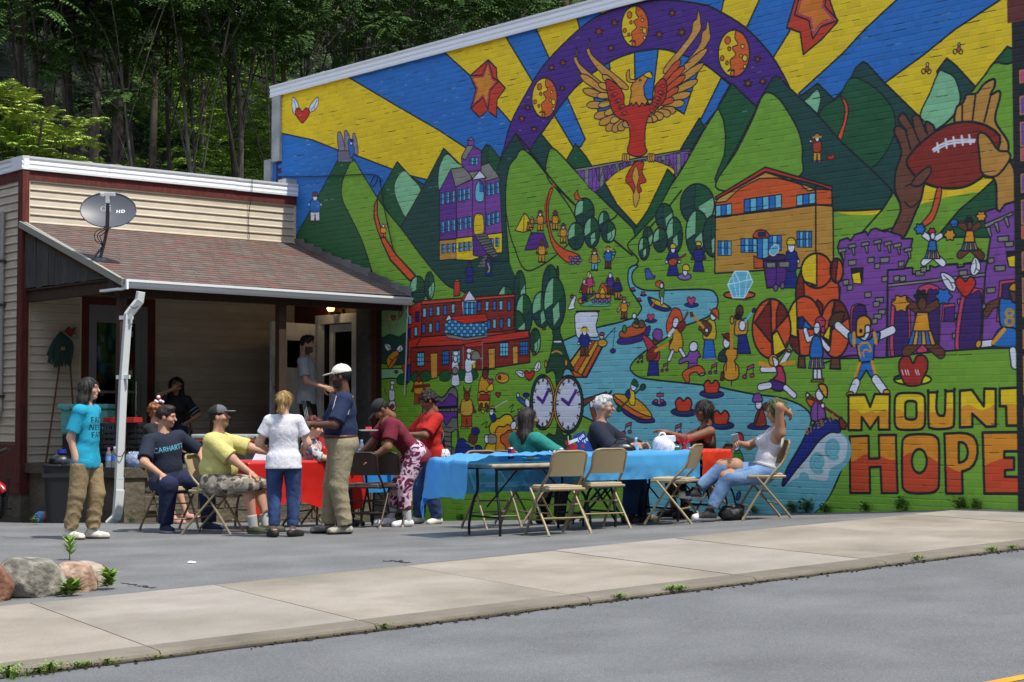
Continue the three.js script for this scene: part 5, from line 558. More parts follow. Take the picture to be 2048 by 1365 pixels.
{
const D = thing('downspout', 'bent white metal downspout running from the porch gutter to the asphalt', 'downspout'), Z = 22.05, P = (x, y, z = Z) => at(x, y, z);
const m = std(0xc4c8c6, .45, { bumpMap: rep(mottleT, 1.2), bumpScale: .004 });
const seg = (A, B, w, d) => beam(A, B, w, d, V(BT.x, 0, BT.z), .008);
mesh('pipe', [seg(P(281, 584), P(278, 603), .1, .07), seg(P(280, 600), P(255, 632), .105, .075), seg(P(256, 628), P(254, 655), .1, .072), seg(P(254, 652), P(246, 760), .095, .07), seg(P(246, 760), P(237, 960), .1, .07), seg(P(238, 955), P(237, 985), .11, .06), seg(P(238, 980), P(234, 1030), .12, .07), seg(P(235, 1025), P(230, 1040), .115, .07), seg(P(231, 1036), P(216, 1050), .11, .06)], m, D);
[[253, 636], [247, 755]].forEach(([x, y]) => mesh('clamp', beam(P(x - 14, y, Z + .03), P(x + 12, y - 1, Z - .06), .03, .05, UP), m, D)); mesh('wire_tie', [tube([P(226, 903), P(232, 912, 21.98), P(242, 913, 21.98), P(249, 903)], .006, 20, 6), tube([P(260, 612, 21.98), P(267, 617, 21.96), P(276, 613, 21.98)], .006, 12, 6)], std(0x191919, .6), D);
}
{
const b = onPlane(199, 520, bl(0, JUNC, 0), V(0, 1, 0).addScaledVector(BT, (JUNC - EAVE_Y) / (EAVE_T - .06)).normalize().multiplyScalar(1)), D = thing('satellite_dish', 'dark grey satellite dish on a bent mast above the porch roof', 'satellite dish');
const Z = -b.z, top = at(214, 458, Z - .12), mid = at(207, 490, Z - .02); mesh('mast', tube([b, b.clone().lerp(mid, .4), mid, top], .022, 24, 10), std(0x5a6068, .5, { metalness: .5 }), D); mesh('mast_foot', [rod(b.clone().add(V(0, -.02, 0)), b.clone().add(V(0, .02, 0)), .1, .08, 14), beam(b.clone().add(V(-.08, .01, .1)), mid.clone(), .02, .02)], std(0x70757c, .5, { metalness: .4 }), D);
const c = at(216, 420, Z - .22), n = V(.12, .42, .9).normalize(), q = new THREE.Quaternion().setFromUnitVectors(V(0, 0, 1), n), rx = .37, ry = .275, g = [], R = 10;
const cv = document.createElement('canvas'); cv.width = cv.height = 512; const x = cv.getContext('2d'); x.fillStyle = '#4a4d54'; x.fillRect(0, 0, 512, 512); x.fillStyle = '#8a8d92'; x.font = '120px serif'; x.fillText('di', 172, 246); x.font = 'bold 62px sans-serif'; x.fillStyle = '#e8e8ea'; x.fillText('HD', 322, 268); const tx = new THREE.CanvasTexture(cv); tx.colorSpace = THREE.SRGBColorSpace;
const pg = new THREE.CircleGeometry(1, 48, 0); const bowl = (off) => { const P = [], U = []; const nn = 48, f = (r, a) => [r * cos(a) * rx, r * sin(a) * ry, (r * r - 1) * .055 + off]; for (let i = 0; i < R; i++) for (let k = 0; k < nn; k++) { const r0 = i / R, r1 = (i + 1) / R, a0 = k / nn * 2 * PI, a1 = (k + 1) / nn * 2 * PI, Q = [f(r0, a0), f(r1, a0), f(r1, a1), f(r0, a1)], W = [[r0, a0], [r1, a0], [r1, a1], [r0, a1]]; for (const j of [0, 1, 2, 0, 2, 3]) { P.push(...Q[j]); U.push(.5 + .5 * W[j][0] * cos(W[j][1]), .5 + .5 * W[j][0] * sin(W[j][1])); } } const o = new THREE.BufferGeometry(); o.setAttribute('position', new THREE.BufferAttribute(new Float32Array(P), 3)); o.setAttribute('uv', new THREE.BufferAttribute(new Float32Array(U), 2)); o.computeVertexNormals(); return mergeVertices(o); };
const place = g => { g.applyQuaternion(q); g.translate(c.x, c.y, c.z); return g; }; const fr = bowl(0); fr.computeVertexNormals(); const bm = mesh('reflector', place(fr), std(0xffffff, .45, { map: tx }), D);
const rim = []; for (let i = 0; i <= 48; i++) { const a = i / 48 * 2 * PI; rim.push(V(cos(a) * rx, sin(a) * ry, .0)); } mesh('rim', [place(tube(rim, .008, 96, 6)), place(bowl(-.012))], std(0x3e4147, .5), D);
const lnb = c.clone().addScaledVector(n, .42).add(V(-.02, -.02, 0)), low = c.clone().add(V(.0, -.24, .02).applyQuaternion(q)); const L1 = at(215, 402, -lnb.z);
mesh('feed_arm', [beam(low, L1.clone().add(V(0, -.02, 0)), .035, .05), beam(L1.clone().add(V(0, -.06, 0)), at(214, 458, -low.z), .05, .03)], std(0x4c4f55, .5), D);
const F = at(215, 394, -L1.z); mesh('receiver', [box(.055, .11, .06, F.x, F.y - .035, F.z, .008), box(.2, .055, .06, F.x, F.y + .03, F.z, .01), box(.035, .05, .03, F.x - .06, F.y + .02, F.z + .04, .006)], paint(0xd8d9da, .5), D);
mesh('cable', [0, 1, 2].map(i => tube([at(212 + i * 5, 455, Z - .15), at(190 + i * 6, 465 + i * 3, Z - .16), at(191 + i * 4, 482 - i * 5, Z - .1), at(204, 492, Z - .05), b.clone().add(V(-.05, .03, .05))], .006, 30, 5)), std(0x141416, .6), D);
}
{
const u = wallUV(678, 618)[0], y = yAt(618, wallAt(u, 0)), P = wallAt(u, y, .16), D = thing('wall_lamp', 'lit round bulb on a dark bracket above the side door', 'lamp');
mesh('bracket', [rod(wallAt(u - .08, y - .08, 0), wallAt(u - .08, y - .08, .04), .07, .07, 16), rod(wallAt(u - .08, y - .08, .03), P.clone().add(V(0, -.06, 0)), .02), rod(P.clone().add(V(0, -.1, 0)), P.clone().add(V(0, -.05, 0)), .035, .04, 14)], std(0x24211e, .6), D);
mesh('bulb', new THREE.SphereGeometry(.06, 20, 14).translate(P.x, P.y, P.z), std(0xffe0a8, .4, { emissive: new THREE.Color(1, .62, .22), emissiveIntensity: 2.4 }), D);
const l = new THREE.PointLight(new THREE.Color(1, .72, .4), .12, 0, 2); l.position.copy(P).addScaledVector(WN, .09); l.castShadow = true; l.name = 'bulb_light'; D.add(l);
}
{
const D = thing('open_door', 'white entry door swung open beside the side doorway', 'door'), hinge = wallAt(DOOR_U1 + .03, 0, .09), dir = at(527, 800, 26.1).sub(hinge); dir.y = 0; const W = min(dir.length(), 1.02); dir.normalize(); const nrm = V(dir.z, 0, -dir.x); if (nrm.z < 0) nrm.negate();
const M4 = new THREE.Matrix4().makeBasis(dir, UP, dir.clone().cross(UP)).setPosition(hinge.x, FLOOR_Y + .02, hinge.z), sgn = dir.clone().cross(UP).dot(nrm) > 0 ? 1 : -1, T = g => g.applyMatrix4(M4), H = 2.12, wm = paint(0xf6f7f8, .45);
const x0 = W * .32, x1 = W * .68, w0 = 1.4, w1 = 1.86;
const leaf = mesh('leaf', [T(box(x0, H, .045, x0 / 2, H / 2, 0)), T(box(W - x1, H, .045, (W + x1) / 2, H / 2, 0)), T(box(x1 - x0, w0, .045, (x0 + x1) / 2, w0 / 2, 0)), T(box(x1 - x0, H - w1, .045, (x0 + x1) / 2, (H + w1) / 2, 0))], wm, D);
mesh('panel', [[.1, .45, .12, .62], [.55, .9, .12, .62], [.1, .45, .72, 1.25], [.55, .9, .72, 1.25]].map(([a, b, c, d]) => T(box((b - a) * W, d - c, .05, (a + b) / 2 * W, (c + d) / 2, 0, .008))), wm, D);
const wn = mesh('window', [T(box(.03, w1 - w0 + .06, .06, x0, (w0 + w1) / 2, 0)), T(box(.03, w1 - w0 + .06, .06, x1, (w0 + w1) / 2, 0)), T(box(x1 - x0 - .03, .03, .06, (x0 + x1) / 2, w0, 0)), T(box(x1 - x0 - .03, .03, .06, (x0 + x1) / 2, w1, 0))], wm, D);
mesh('pane', T(box(x1 - x0, w1 - w0, .006, (x0 + x1) / 2, (w0 + w1) / 2, 0)), new THREE.MeshPhysicalMaterial({ color: 0x8a8f8a, roughness: .05, transmission: 1, thickness: 0 }), wn);
const br = metal(0x9a7a3a, .3); mesh('knob', T(new THREE.SphereGeometry(.032, 14, 10).translate(W - .07, .93, sgn * .055)), br, D); mesh('deadbolt', T(rod([W - .07, 1.1, sgn * .02], [W - .07, 1.1, sgn * .045], .03, .026, 14)), br, D);
}

const hillT = (x, z) => (x - FL.x) * BT.x + (z - FL.z) * BT.z;
const hillY = (x, z) => { const t = hillT(x, z), d = max(0, t - 8.3); return -.3 + min(30, .5 * d + .012 * d * d) + .5 * fbm(x * .15, z * .15, 0, 3) * sst(0, 4, d); };
const onHill = (px, t) => { const k = (px - 1024) / FOC, l = (t + FL.x * BT.x + FL.z * BT.z) / (k * BT.x - BT.z); const x = k * l, z = -l; return V(x, hillY(x, z), z); };
{
const g = new THREE.PlaneGeometry(150, 90, 120, 70), p = g.attributes.position; for (let i = 0; i < p.count; i++) { const a = p.getX(i) + 10, t = p.getY(i) + 45 + 7.5, x = FL.x + BS.x * a + BT.x * t, z = FL.z + BS.z * a + BT.z * t; p.setXYZ(i, x, hillY(x, z), z); } g.computeVertexNormals();
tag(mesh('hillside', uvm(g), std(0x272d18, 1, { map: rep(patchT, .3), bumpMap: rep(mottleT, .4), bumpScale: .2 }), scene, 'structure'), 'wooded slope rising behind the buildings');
}
const leafMat = (c, tr = .35) => new THREE.MeshPhysicalMaterial({ color: c, roughness: .75, side: THREE.DoubleSide, vertexColors: true, specularIntensity: .4 });
function leafTri(out, a, b, w, n) { const d = b.clone().sub(a), s = d.clone().cross(n).normalize().multiplyScalar(w), m = a.clone().lerp(b, .42).addScaledVector(n, w * .25); out.push(a, m.clone().add(s), b, a, b, m.clone().sub(s)); }
function frond(out, base, dir, len, pairs, lw) {   // compound leaf: drooping stalk with paired leaflets
const side = dir.clone().cross(UP).normalize(); if (side.lengthSq() < .1) side.set(1, 0, 0); const at_ = t => base.clone().addScaledVector(dir, len * t).add(V(0, -len * .42 * t * t, 0));
for (let i = 0; i <= pairs; i++) { const t = .18 + .8 * i / pairs, p = at_(t), f = at_(min(1.05, t + .06)).sub(p).normalize(), l = len * (.3 - .12 * t) * rr(.85, 1.15), up = side.clone().cross(f).normalize(); if (up.y < 0) up.negate();
for (const s of [-1, 1]) { const e = p.clone().addScaledVector(side, s * l * .85).addScaledVector(f, l * .45).add(V(0, -l * .3, 0)); leafTri(out, p, e, l * lw, up); } }
leafTri(out, base, at_(1), len * .012, V(0, 1, 0));
}
function leafGeo(verts, tint) { const g = new THREE.BufferGeometry(), P = new Float32Array(verts.length * 3), C = new Float32Array(verts.length * 3); let c = [1, 1, 1]; verts.forEach((v, i) => { P[i * 3] = v.x; P[i * 3 + 1] = v.y; P[i * 3 + 2] = v.z; if (i % 6 == 0) c = tint(v); C.set(c, i * 3); }); g.setAttribute('position', new THREE.BufferAttribute(P, 3)); g.setAttribute('color', new THREE.BufferAttribute(C, 3)); g.setAttribute('uv', new THREE.BufferAttribute(new Float32Array(verts.length * 2), 2)); g.computeVertexNormals(); return g; }
const rdir = (k = 1) => { const a = rr(0, 2 * PI), y = rr(-.3, 1) * k; return V(cos(a), y, sin(a)).normalize(); };
const barkM = [0x6e6456, 0x5c5146, 0x8d8474].map(c => std(c, .95, { map: rep(woodT, 1.2, .4), bumpMap: rep(mottleT, 3), bumpScale: .02 }));
function crownKind(n, frondsPer, R, H, len, tint) {
const out = [], tips = []; for (let i = 0; i < n; i++) { const a = rr(0, 2 * PI), r = R * sqrt(rnd()), y = rr(-H, H), c = V(r * cos(a), y * sqrt(max(.1, 1 - r * r / R / R * .8)), r * sin(a)); tips.push(c); for (let k = 0; k < frondsPer; k++) frond(out, c.clone().add(rdir().multiplyScalar(rr(0, .35))), rdir().add(V(c.x, 0, c.z).multiplyScalar(.12)).normalize(), len * rr(.7, 1.2), 6, .17); }
return { geo: leafGeo(out, tint), tips };
}
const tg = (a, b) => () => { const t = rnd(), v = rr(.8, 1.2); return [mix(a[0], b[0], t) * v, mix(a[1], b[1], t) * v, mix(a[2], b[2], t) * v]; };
const darkG = tg([.022, .052, .01], [.06, .12, .02]), lightG = tg([.13, .24, .025], [.25, .36, .04]), sumacG = tg([.22, .34, .05], [.42, .46, .10]);  // forest shade is put into the darkG leaf colour, sunlight into lightG
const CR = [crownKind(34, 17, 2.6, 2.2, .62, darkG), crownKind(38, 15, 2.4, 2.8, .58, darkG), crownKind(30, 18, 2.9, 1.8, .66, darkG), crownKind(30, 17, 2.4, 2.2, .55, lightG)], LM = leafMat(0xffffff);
const crownProto = CR.map(k => new THREE.Mesh(k.geo, LM));
function tree(px, t, H, lean, kind, scale, r, label, group, bark = 0, off = 0) {
const b = onHill(px, t), T = thing('tree', label, 'tree', b, 0, group), top = V(lean[0] * H, H, lean[1] * H), m1 = V(lean[0] * H * .25 + rr(-.12, .12), H * .4, rr(-.1, .1)), m2 = V(lean[0] * H * .62 + rr(-.15, .15), H * .72, lean[1] * H * .6);
const curve = new THREE.CatmullRomCurve3([V(0, -.4, 0), m1, m2, top]), g = new THREE.TubeGeometry(curve, 24, 1, 9), p = g.attributes.position, c = V();
for (let i = 0; i < p.count; i++) { const k = floor(i / 10), u = k / 24; curve.getPointAt(min(u, 1), c); const w = r * (1 - .62 * u) * (u < .05 ? 1.25 : 1); p.setXYZ(i, c.x + (p.getX(i) - c.x) * w, c.y + (p.getY(i) - c.y) * w, c.z + (p.getZ(i) - c.z) * w); } g.computeVertexNormals();
const br = []; const K = CR[kind]; for (let i = 0; i < 7; i++) { const q = pick(K.tips).clone().multiplyScalar(scale).add(top).add(V(0, off, 0)), s = curve.getPointAt(rr(.6, .98)); br.push(tube([s, s.clone().lerp(q, .5).add(V(0, .25, 0)), q], r * .22, 6, 5)); }
mesh('trunk', [g, ...br], barkM[bark], T);
const cr = crownProto[kind].clone(); cr.name = 'crown'; cr.castShadow = cr.receiveShadow = true; cr.position.copy(top).add(V(0, off, 0)); cr.rotation.y = rr(0, 6); cr.scale.setScalar(scale); T.add(cr); return T;
}
const gw1 = 'trees crowding the dark slope behind the low building', gw3 = 'trees beyond the top edge of the painted wall';
tree(430, 9.6, 9.4, [-.09, 0], 0, .9, .085, 'pale leaning trunk, the brightest of the trees between the two roofs', null, 2, 1);
tree(492, 10.4, 10, [-.045, 0], 1, .95, .12, 'thick pale twin-limbed tree left of the painted wall', null, 2, 1.2);
tree(524, 9.8, 9.6, [.02, 0], 2, .9, .085, 'grey trunk standing closest to the left end of the painted wall', null, 0, 1);
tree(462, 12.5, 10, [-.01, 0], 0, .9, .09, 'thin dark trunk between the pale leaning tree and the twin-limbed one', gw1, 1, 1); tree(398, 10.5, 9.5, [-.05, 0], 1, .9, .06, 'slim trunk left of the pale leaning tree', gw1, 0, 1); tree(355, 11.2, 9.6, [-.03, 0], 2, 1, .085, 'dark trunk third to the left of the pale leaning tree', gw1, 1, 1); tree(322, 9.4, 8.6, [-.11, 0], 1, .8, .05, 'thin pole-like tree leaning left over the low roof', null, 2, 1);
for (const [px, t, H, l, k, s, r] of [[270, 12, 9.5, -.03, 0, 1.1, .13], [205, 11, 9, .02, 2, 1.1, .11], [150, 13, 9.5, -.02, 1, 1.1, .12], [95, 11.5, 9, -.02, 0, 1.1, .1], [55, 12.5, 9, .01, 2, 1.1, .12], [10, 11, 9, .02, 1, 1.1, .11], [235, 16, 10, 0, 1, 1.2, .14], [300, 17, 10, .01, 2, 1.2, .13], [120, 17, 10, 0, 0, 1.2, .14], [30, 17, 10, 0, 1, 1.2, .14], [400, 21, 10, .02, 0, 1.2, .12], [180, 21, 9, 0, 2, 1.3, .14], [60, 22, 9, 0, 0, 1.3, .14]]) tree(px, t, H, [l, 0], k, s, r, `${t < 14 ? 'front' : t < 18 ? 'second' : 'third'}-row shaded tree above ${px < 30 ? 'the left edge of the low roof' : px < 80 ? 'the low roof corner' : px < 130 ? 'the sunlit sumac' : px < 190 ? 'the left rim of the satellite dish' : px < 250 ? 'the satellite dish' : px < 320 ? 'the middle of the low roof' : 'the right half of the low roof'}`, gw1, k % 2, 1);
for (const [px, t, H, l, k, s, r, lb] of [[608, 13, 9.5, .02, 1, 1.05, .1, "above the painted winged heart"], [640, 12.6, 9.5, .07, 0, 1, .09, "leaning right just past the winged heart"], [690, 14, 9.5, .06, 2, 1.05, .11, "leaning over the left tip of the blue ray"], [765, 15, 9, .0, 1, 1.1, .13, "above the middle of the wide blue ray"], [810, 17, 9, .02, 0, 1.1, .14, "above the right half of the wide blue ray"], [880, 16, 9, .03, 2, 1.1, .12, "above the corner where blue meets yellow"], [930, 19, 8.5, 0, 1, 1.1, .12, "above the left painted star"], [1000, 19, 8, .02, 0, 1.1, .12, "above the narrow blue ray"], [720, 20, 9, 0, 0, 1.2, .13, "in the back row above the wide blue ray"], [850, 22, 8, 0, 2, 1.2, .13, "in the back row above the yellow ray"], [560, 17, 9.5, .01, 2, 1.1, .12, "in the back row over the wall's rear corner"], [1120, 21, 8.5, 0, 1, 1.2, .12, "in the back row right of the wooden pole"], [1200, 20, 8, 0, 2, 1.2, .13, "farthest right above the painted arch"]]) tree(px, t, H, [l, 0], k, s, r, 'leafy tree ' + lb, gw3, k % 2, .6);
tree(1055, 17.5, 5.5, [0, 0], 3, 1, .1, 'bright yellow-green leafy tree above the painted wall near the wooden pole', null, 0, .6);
function shrub(p, n, R, len, tint, label, group, name = 'shrub', pairs = 5) {
const S = thing(name, label, 'shrub', p, 0, group), out = [], st = []; for (let i = 0; i < n; i++) { const a = rr(0, 2 * PI), q = V(cos(a) * R * rnd(), R * rr(.25, 1.25), sin(a) * R * rnd()); if (i < 8) st.push(rod(V(0, -.3, 0), q, .02, .008, 5)); for (let k = 0; k < 6; k++) frond(out, q.clone().add(rdir().multiplyScalar(.1)), rdir().add(V(0, .25, 0)).normalize(), len * rr(.7, 1.2), pairs, .2); }
mesh('stem', st, barkM[1], S); mesh('foliage', leafGeo(out, tint), LM, S); return S;
}
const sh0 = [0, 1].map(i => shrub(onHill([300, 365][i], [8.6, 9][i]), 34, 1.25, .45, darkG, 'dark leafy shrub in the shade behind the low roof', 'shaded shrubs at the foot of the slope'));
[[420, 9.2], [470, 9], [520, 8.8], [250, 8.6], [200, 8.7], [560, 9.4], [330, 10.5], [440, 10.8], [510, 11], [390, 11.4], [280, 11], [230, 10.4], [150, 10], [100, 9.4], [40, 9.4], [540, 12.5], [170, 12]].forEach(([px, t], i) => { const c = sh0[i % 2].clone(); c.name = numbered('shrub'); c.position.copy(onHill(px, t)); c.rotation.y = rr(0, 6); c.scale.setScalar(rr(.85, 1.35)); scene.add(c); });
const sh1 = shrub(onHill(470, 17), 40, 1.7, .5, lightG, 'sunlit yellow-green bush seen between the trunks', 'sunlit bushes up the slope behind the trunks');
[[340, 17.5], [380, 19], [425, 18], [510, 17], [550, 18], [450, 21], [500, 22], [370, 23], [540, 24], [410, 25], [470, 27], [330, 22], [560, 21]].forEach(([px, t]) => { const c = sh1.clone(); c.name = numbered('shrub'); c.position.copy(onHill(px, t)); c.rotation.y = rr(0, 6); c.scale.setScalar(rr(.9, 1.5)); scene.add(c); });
{
const spots = [[5, 6.4, 3.3, 1.2], [60, 6.9, 2.9, 1.15], [115, 7.1, 2.7, 1.1], [160, 7.3, 2.3, .9], [-40, 6.6, 3.4, 1.2]], lb = ['tallest sunlit sumac at the left edge, reddish new leaves', 'sunlit sumac left of the roof corner, second from the edge', 'sunlit sumac behind the roof corner', 'lowest sunlit sumac trailing along the white roof edge', 'sunlit sumac just outside the left edge'];
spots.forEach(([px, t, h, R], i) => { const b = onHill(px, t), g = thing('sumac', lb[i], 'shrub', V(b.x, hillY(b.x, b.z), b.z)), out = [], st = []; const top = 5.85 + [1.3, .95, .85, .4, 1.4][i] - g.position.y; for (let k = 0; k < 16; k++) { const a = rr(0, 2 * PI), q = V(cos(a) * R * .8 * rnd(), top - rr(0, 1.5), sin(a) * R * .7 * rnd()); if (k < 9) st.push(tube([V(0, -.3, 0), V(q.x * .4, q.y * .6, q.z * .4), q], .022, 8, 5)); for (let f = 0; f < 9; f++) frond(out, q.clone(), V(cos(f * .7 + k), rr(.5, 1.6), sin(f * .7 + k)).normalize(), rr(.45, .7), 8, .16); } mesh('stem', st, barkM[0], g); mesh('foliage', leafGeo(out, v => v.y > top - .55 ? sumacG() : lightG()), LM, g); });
}
{ // leafy ground cover of the slope
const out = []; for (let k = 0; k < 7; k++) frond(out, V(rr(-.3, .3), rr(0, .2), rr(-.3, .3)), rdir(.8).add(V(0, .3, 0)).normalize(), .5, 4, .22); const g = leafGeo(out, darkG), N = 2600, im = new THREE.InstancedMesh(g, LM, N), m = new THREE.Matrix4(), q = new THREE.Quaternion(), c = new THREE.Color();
for (let i = 0; i < N; i++) { const px = rr(-150, 1250), t = 8.4 + 26 * pow2(rnd()), p = onHill(px, t); m.compose(p, q.setFromAxisAngle(UP, rr(0, 6)), V(1, 1, 1).multiplyScalar(rr(.8, 1.8))); im.setMatrixAt(i, m); const b = t > 15 && px > 280 && px < 600 ? rr(2.2, 4) : rr(.6, 1.1); im.setColorAt(i, c.setRGB(b, b, b * .9)); }  // sunlit patch behind the trunks is put into the instance colour
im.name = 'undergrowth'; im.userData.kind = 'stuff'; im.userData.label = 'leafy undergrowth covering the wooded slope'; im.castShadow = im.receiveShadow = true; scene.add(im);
}
function pow2(x) { return x * x; }
{ // house half hidden up the slope, pole, wires
const b = onHill(378, 30), H = thing('house', 'white sided house half hidden by trees up the slope', 'building', b, .5), w = std(0xc9ccd0, .7), y = 4.4;
const hw = mesh('wall', [box(5.6, y, 5, 0, y / 2 - 1, 0)], w, H); for (let i = 0; i < 18; i++) mesh('siding_board', box(5.64, .03, 5.04, 0, -.6 + i * .22, 0), w, hw); const sh = new THREE.Shape([new THREE.Vector2(-2.8, 0), new THREE.Vector2(2.8, 0), new THREE.Vector2(0, 1.7)]); mesh('gable', extrude(sh, 4.9).translate(0, y - 1, -2.45), w, H);
mesh('roof', [beam(V(-3.1, y - 1.18, 0), V(0, y + .75, 0), 5.6, .12), beam(V(3.1, y - 1.18, 0), V(0, y + .75, 0), 5.6, .12)], std(0x4a4648, .9), H); const wn = mesh('window', [box(.9, 1.2, .08, -1.2, 2.1, 2.53), box(.9, 1.2, .08, 1.2, 2.1, 2.53)], w, H); mesh('pane', [box(.74, 1.04, .04, -1.2, 2.1, 2.58), box(.74, 1.04, .04, 1.2, 2.1, 2.58)], std(0x20262c, .1), wn);
const p = onHill(1131, 14), U = thing('utility_pole', 'brown wooden utility pole above the painted wall', 'utility pole', p); mesh('pole', rod([0, -1, 0], [0, 11.5, 0], .16, .12, 12), std(0x6b4a32, .9, { map: rep(woodT, 2, .4) }), U);
const cb = thing('power_line', 'black overhead cables crossing the trees', 'cable'); mesh('wire', tube([at(-60, 78, 42), at(150, 88, 42), at(345, 96, 42), at(470, 140, 42), at(575, 168, 42)], .022, 50, 5), std(0x101010, .7), cb); mesh('wire', tube([at(380, 100, 42), at(480, 106, 42), at(600, 110, 43), at(1131, 40, 44)], .016, 40, 5), std(0x101010, .7), cb);
}
{  // unseen storefronts added, tall enough to block low sky and deepen the porch shade
const brick = std(0x4a2a20, .9, { map: rep(patchT, .4) });
[[-26, 13, 18, 'unseen dark storefront added to block low sky, left of the camera'], [-10, 14, 18.5, 'unseen dark storefront added to block low sky, behind the camera'], [7, 13, 18, 'unseen dark storefront added to block low sky, right of the camera']].forEach(([a, w, h, lb], i) => {
const [x, z] = fromAB(a + w / 2, -9.5), B = thing('added_storefront', lb, 'building', [x, -.8, z], Math.atan2(.6, .8)); mesh('wall', box(w, h, 7, 0, h / 2, 3.5), brick, B); mesh('cornice', box(w + .2, .5, .4, 0, h - .3, -.12), std(0x3a322c, .9), B);
for (let r = 0; r < 4; r++) for (let k = 0; k < 4; k++) { const wn = mesh('window', box(1.5, 2, .1, -w / 2 + 1.8 + k * 3.1, 2.2 + r * 3.6, -.03), std(0x2a2622, .7), B); mesh('pane', box(1.3, 1.8, .04, -w / 2 + 1.8 + k * 3.1, 2.2 + r * 3.6, -.1), std(0x10151a, .15), wn); }
});
}
{ // unseen neighbour on the left, added to keep side light off the porch
const B = thing('brick_building', 'plain unseen brick building added left of the porch building to darken the porch', 'building', bl(-11, -.4, 0), Math.atan2(.652, .758)); const bm = std(0x54382c, .9, { map: rep(patchT, .4) }); mesh('wall', box(8, 8.5, 13, 0, 4.25, -2), bm, B); mesh('cornice', box(8.3, .4, 13.3, 0, 8.3, -2), std(0x4a443c, .9), B);
}

const cone = (a, b, ra, rb, k) => ({ t: 0, a, b, ra, rb, k }), ell = (c, r, q, k) => ({ t: 1, c, r, q: q ? q.clone().invert() : null, k });
const _p = V();
function primD(f, x, y, z) {
if (f.t === 0) { const bx = f.b.x - f.a.x, by = f.b.y - f.a.y, bz = f.b.z - f.a.z, px = x - f.a.x, py = y - f.a.y, pz = z - f.a.z; let t = (px * bx + py * by + pz * bz) / (f.L ||= max(1e-9, bx * bx + by * by + bz * bz)); t = t < 0 ? 0 : t > 1 ? 1 : t; const dx = px - bx * t, dy = py - by * t, dz = pz - bz * t; return sqrt(dx * dx + dy * dy + dz * dz) - (f.ra + (f.rb - f.ra) * t); }
_p.set(x - f.c.x, y - f.c.y, z - f.c.z); if (f.q) _p.applyQuaternion(f.q); const r = f.r, a = _p.x / r[0], b = _p.y / r[1], c = _p.z / r[2], k0 = sqrt(a * a + b * b + c * c), u = a / r[0], v = b / r[1], w = c / r[2], k1 = sqrt(u * u + v * v + w * w); return k1 < 1e-6 ? -min(...r) : k0 * (k0 - 1) / k1;
}
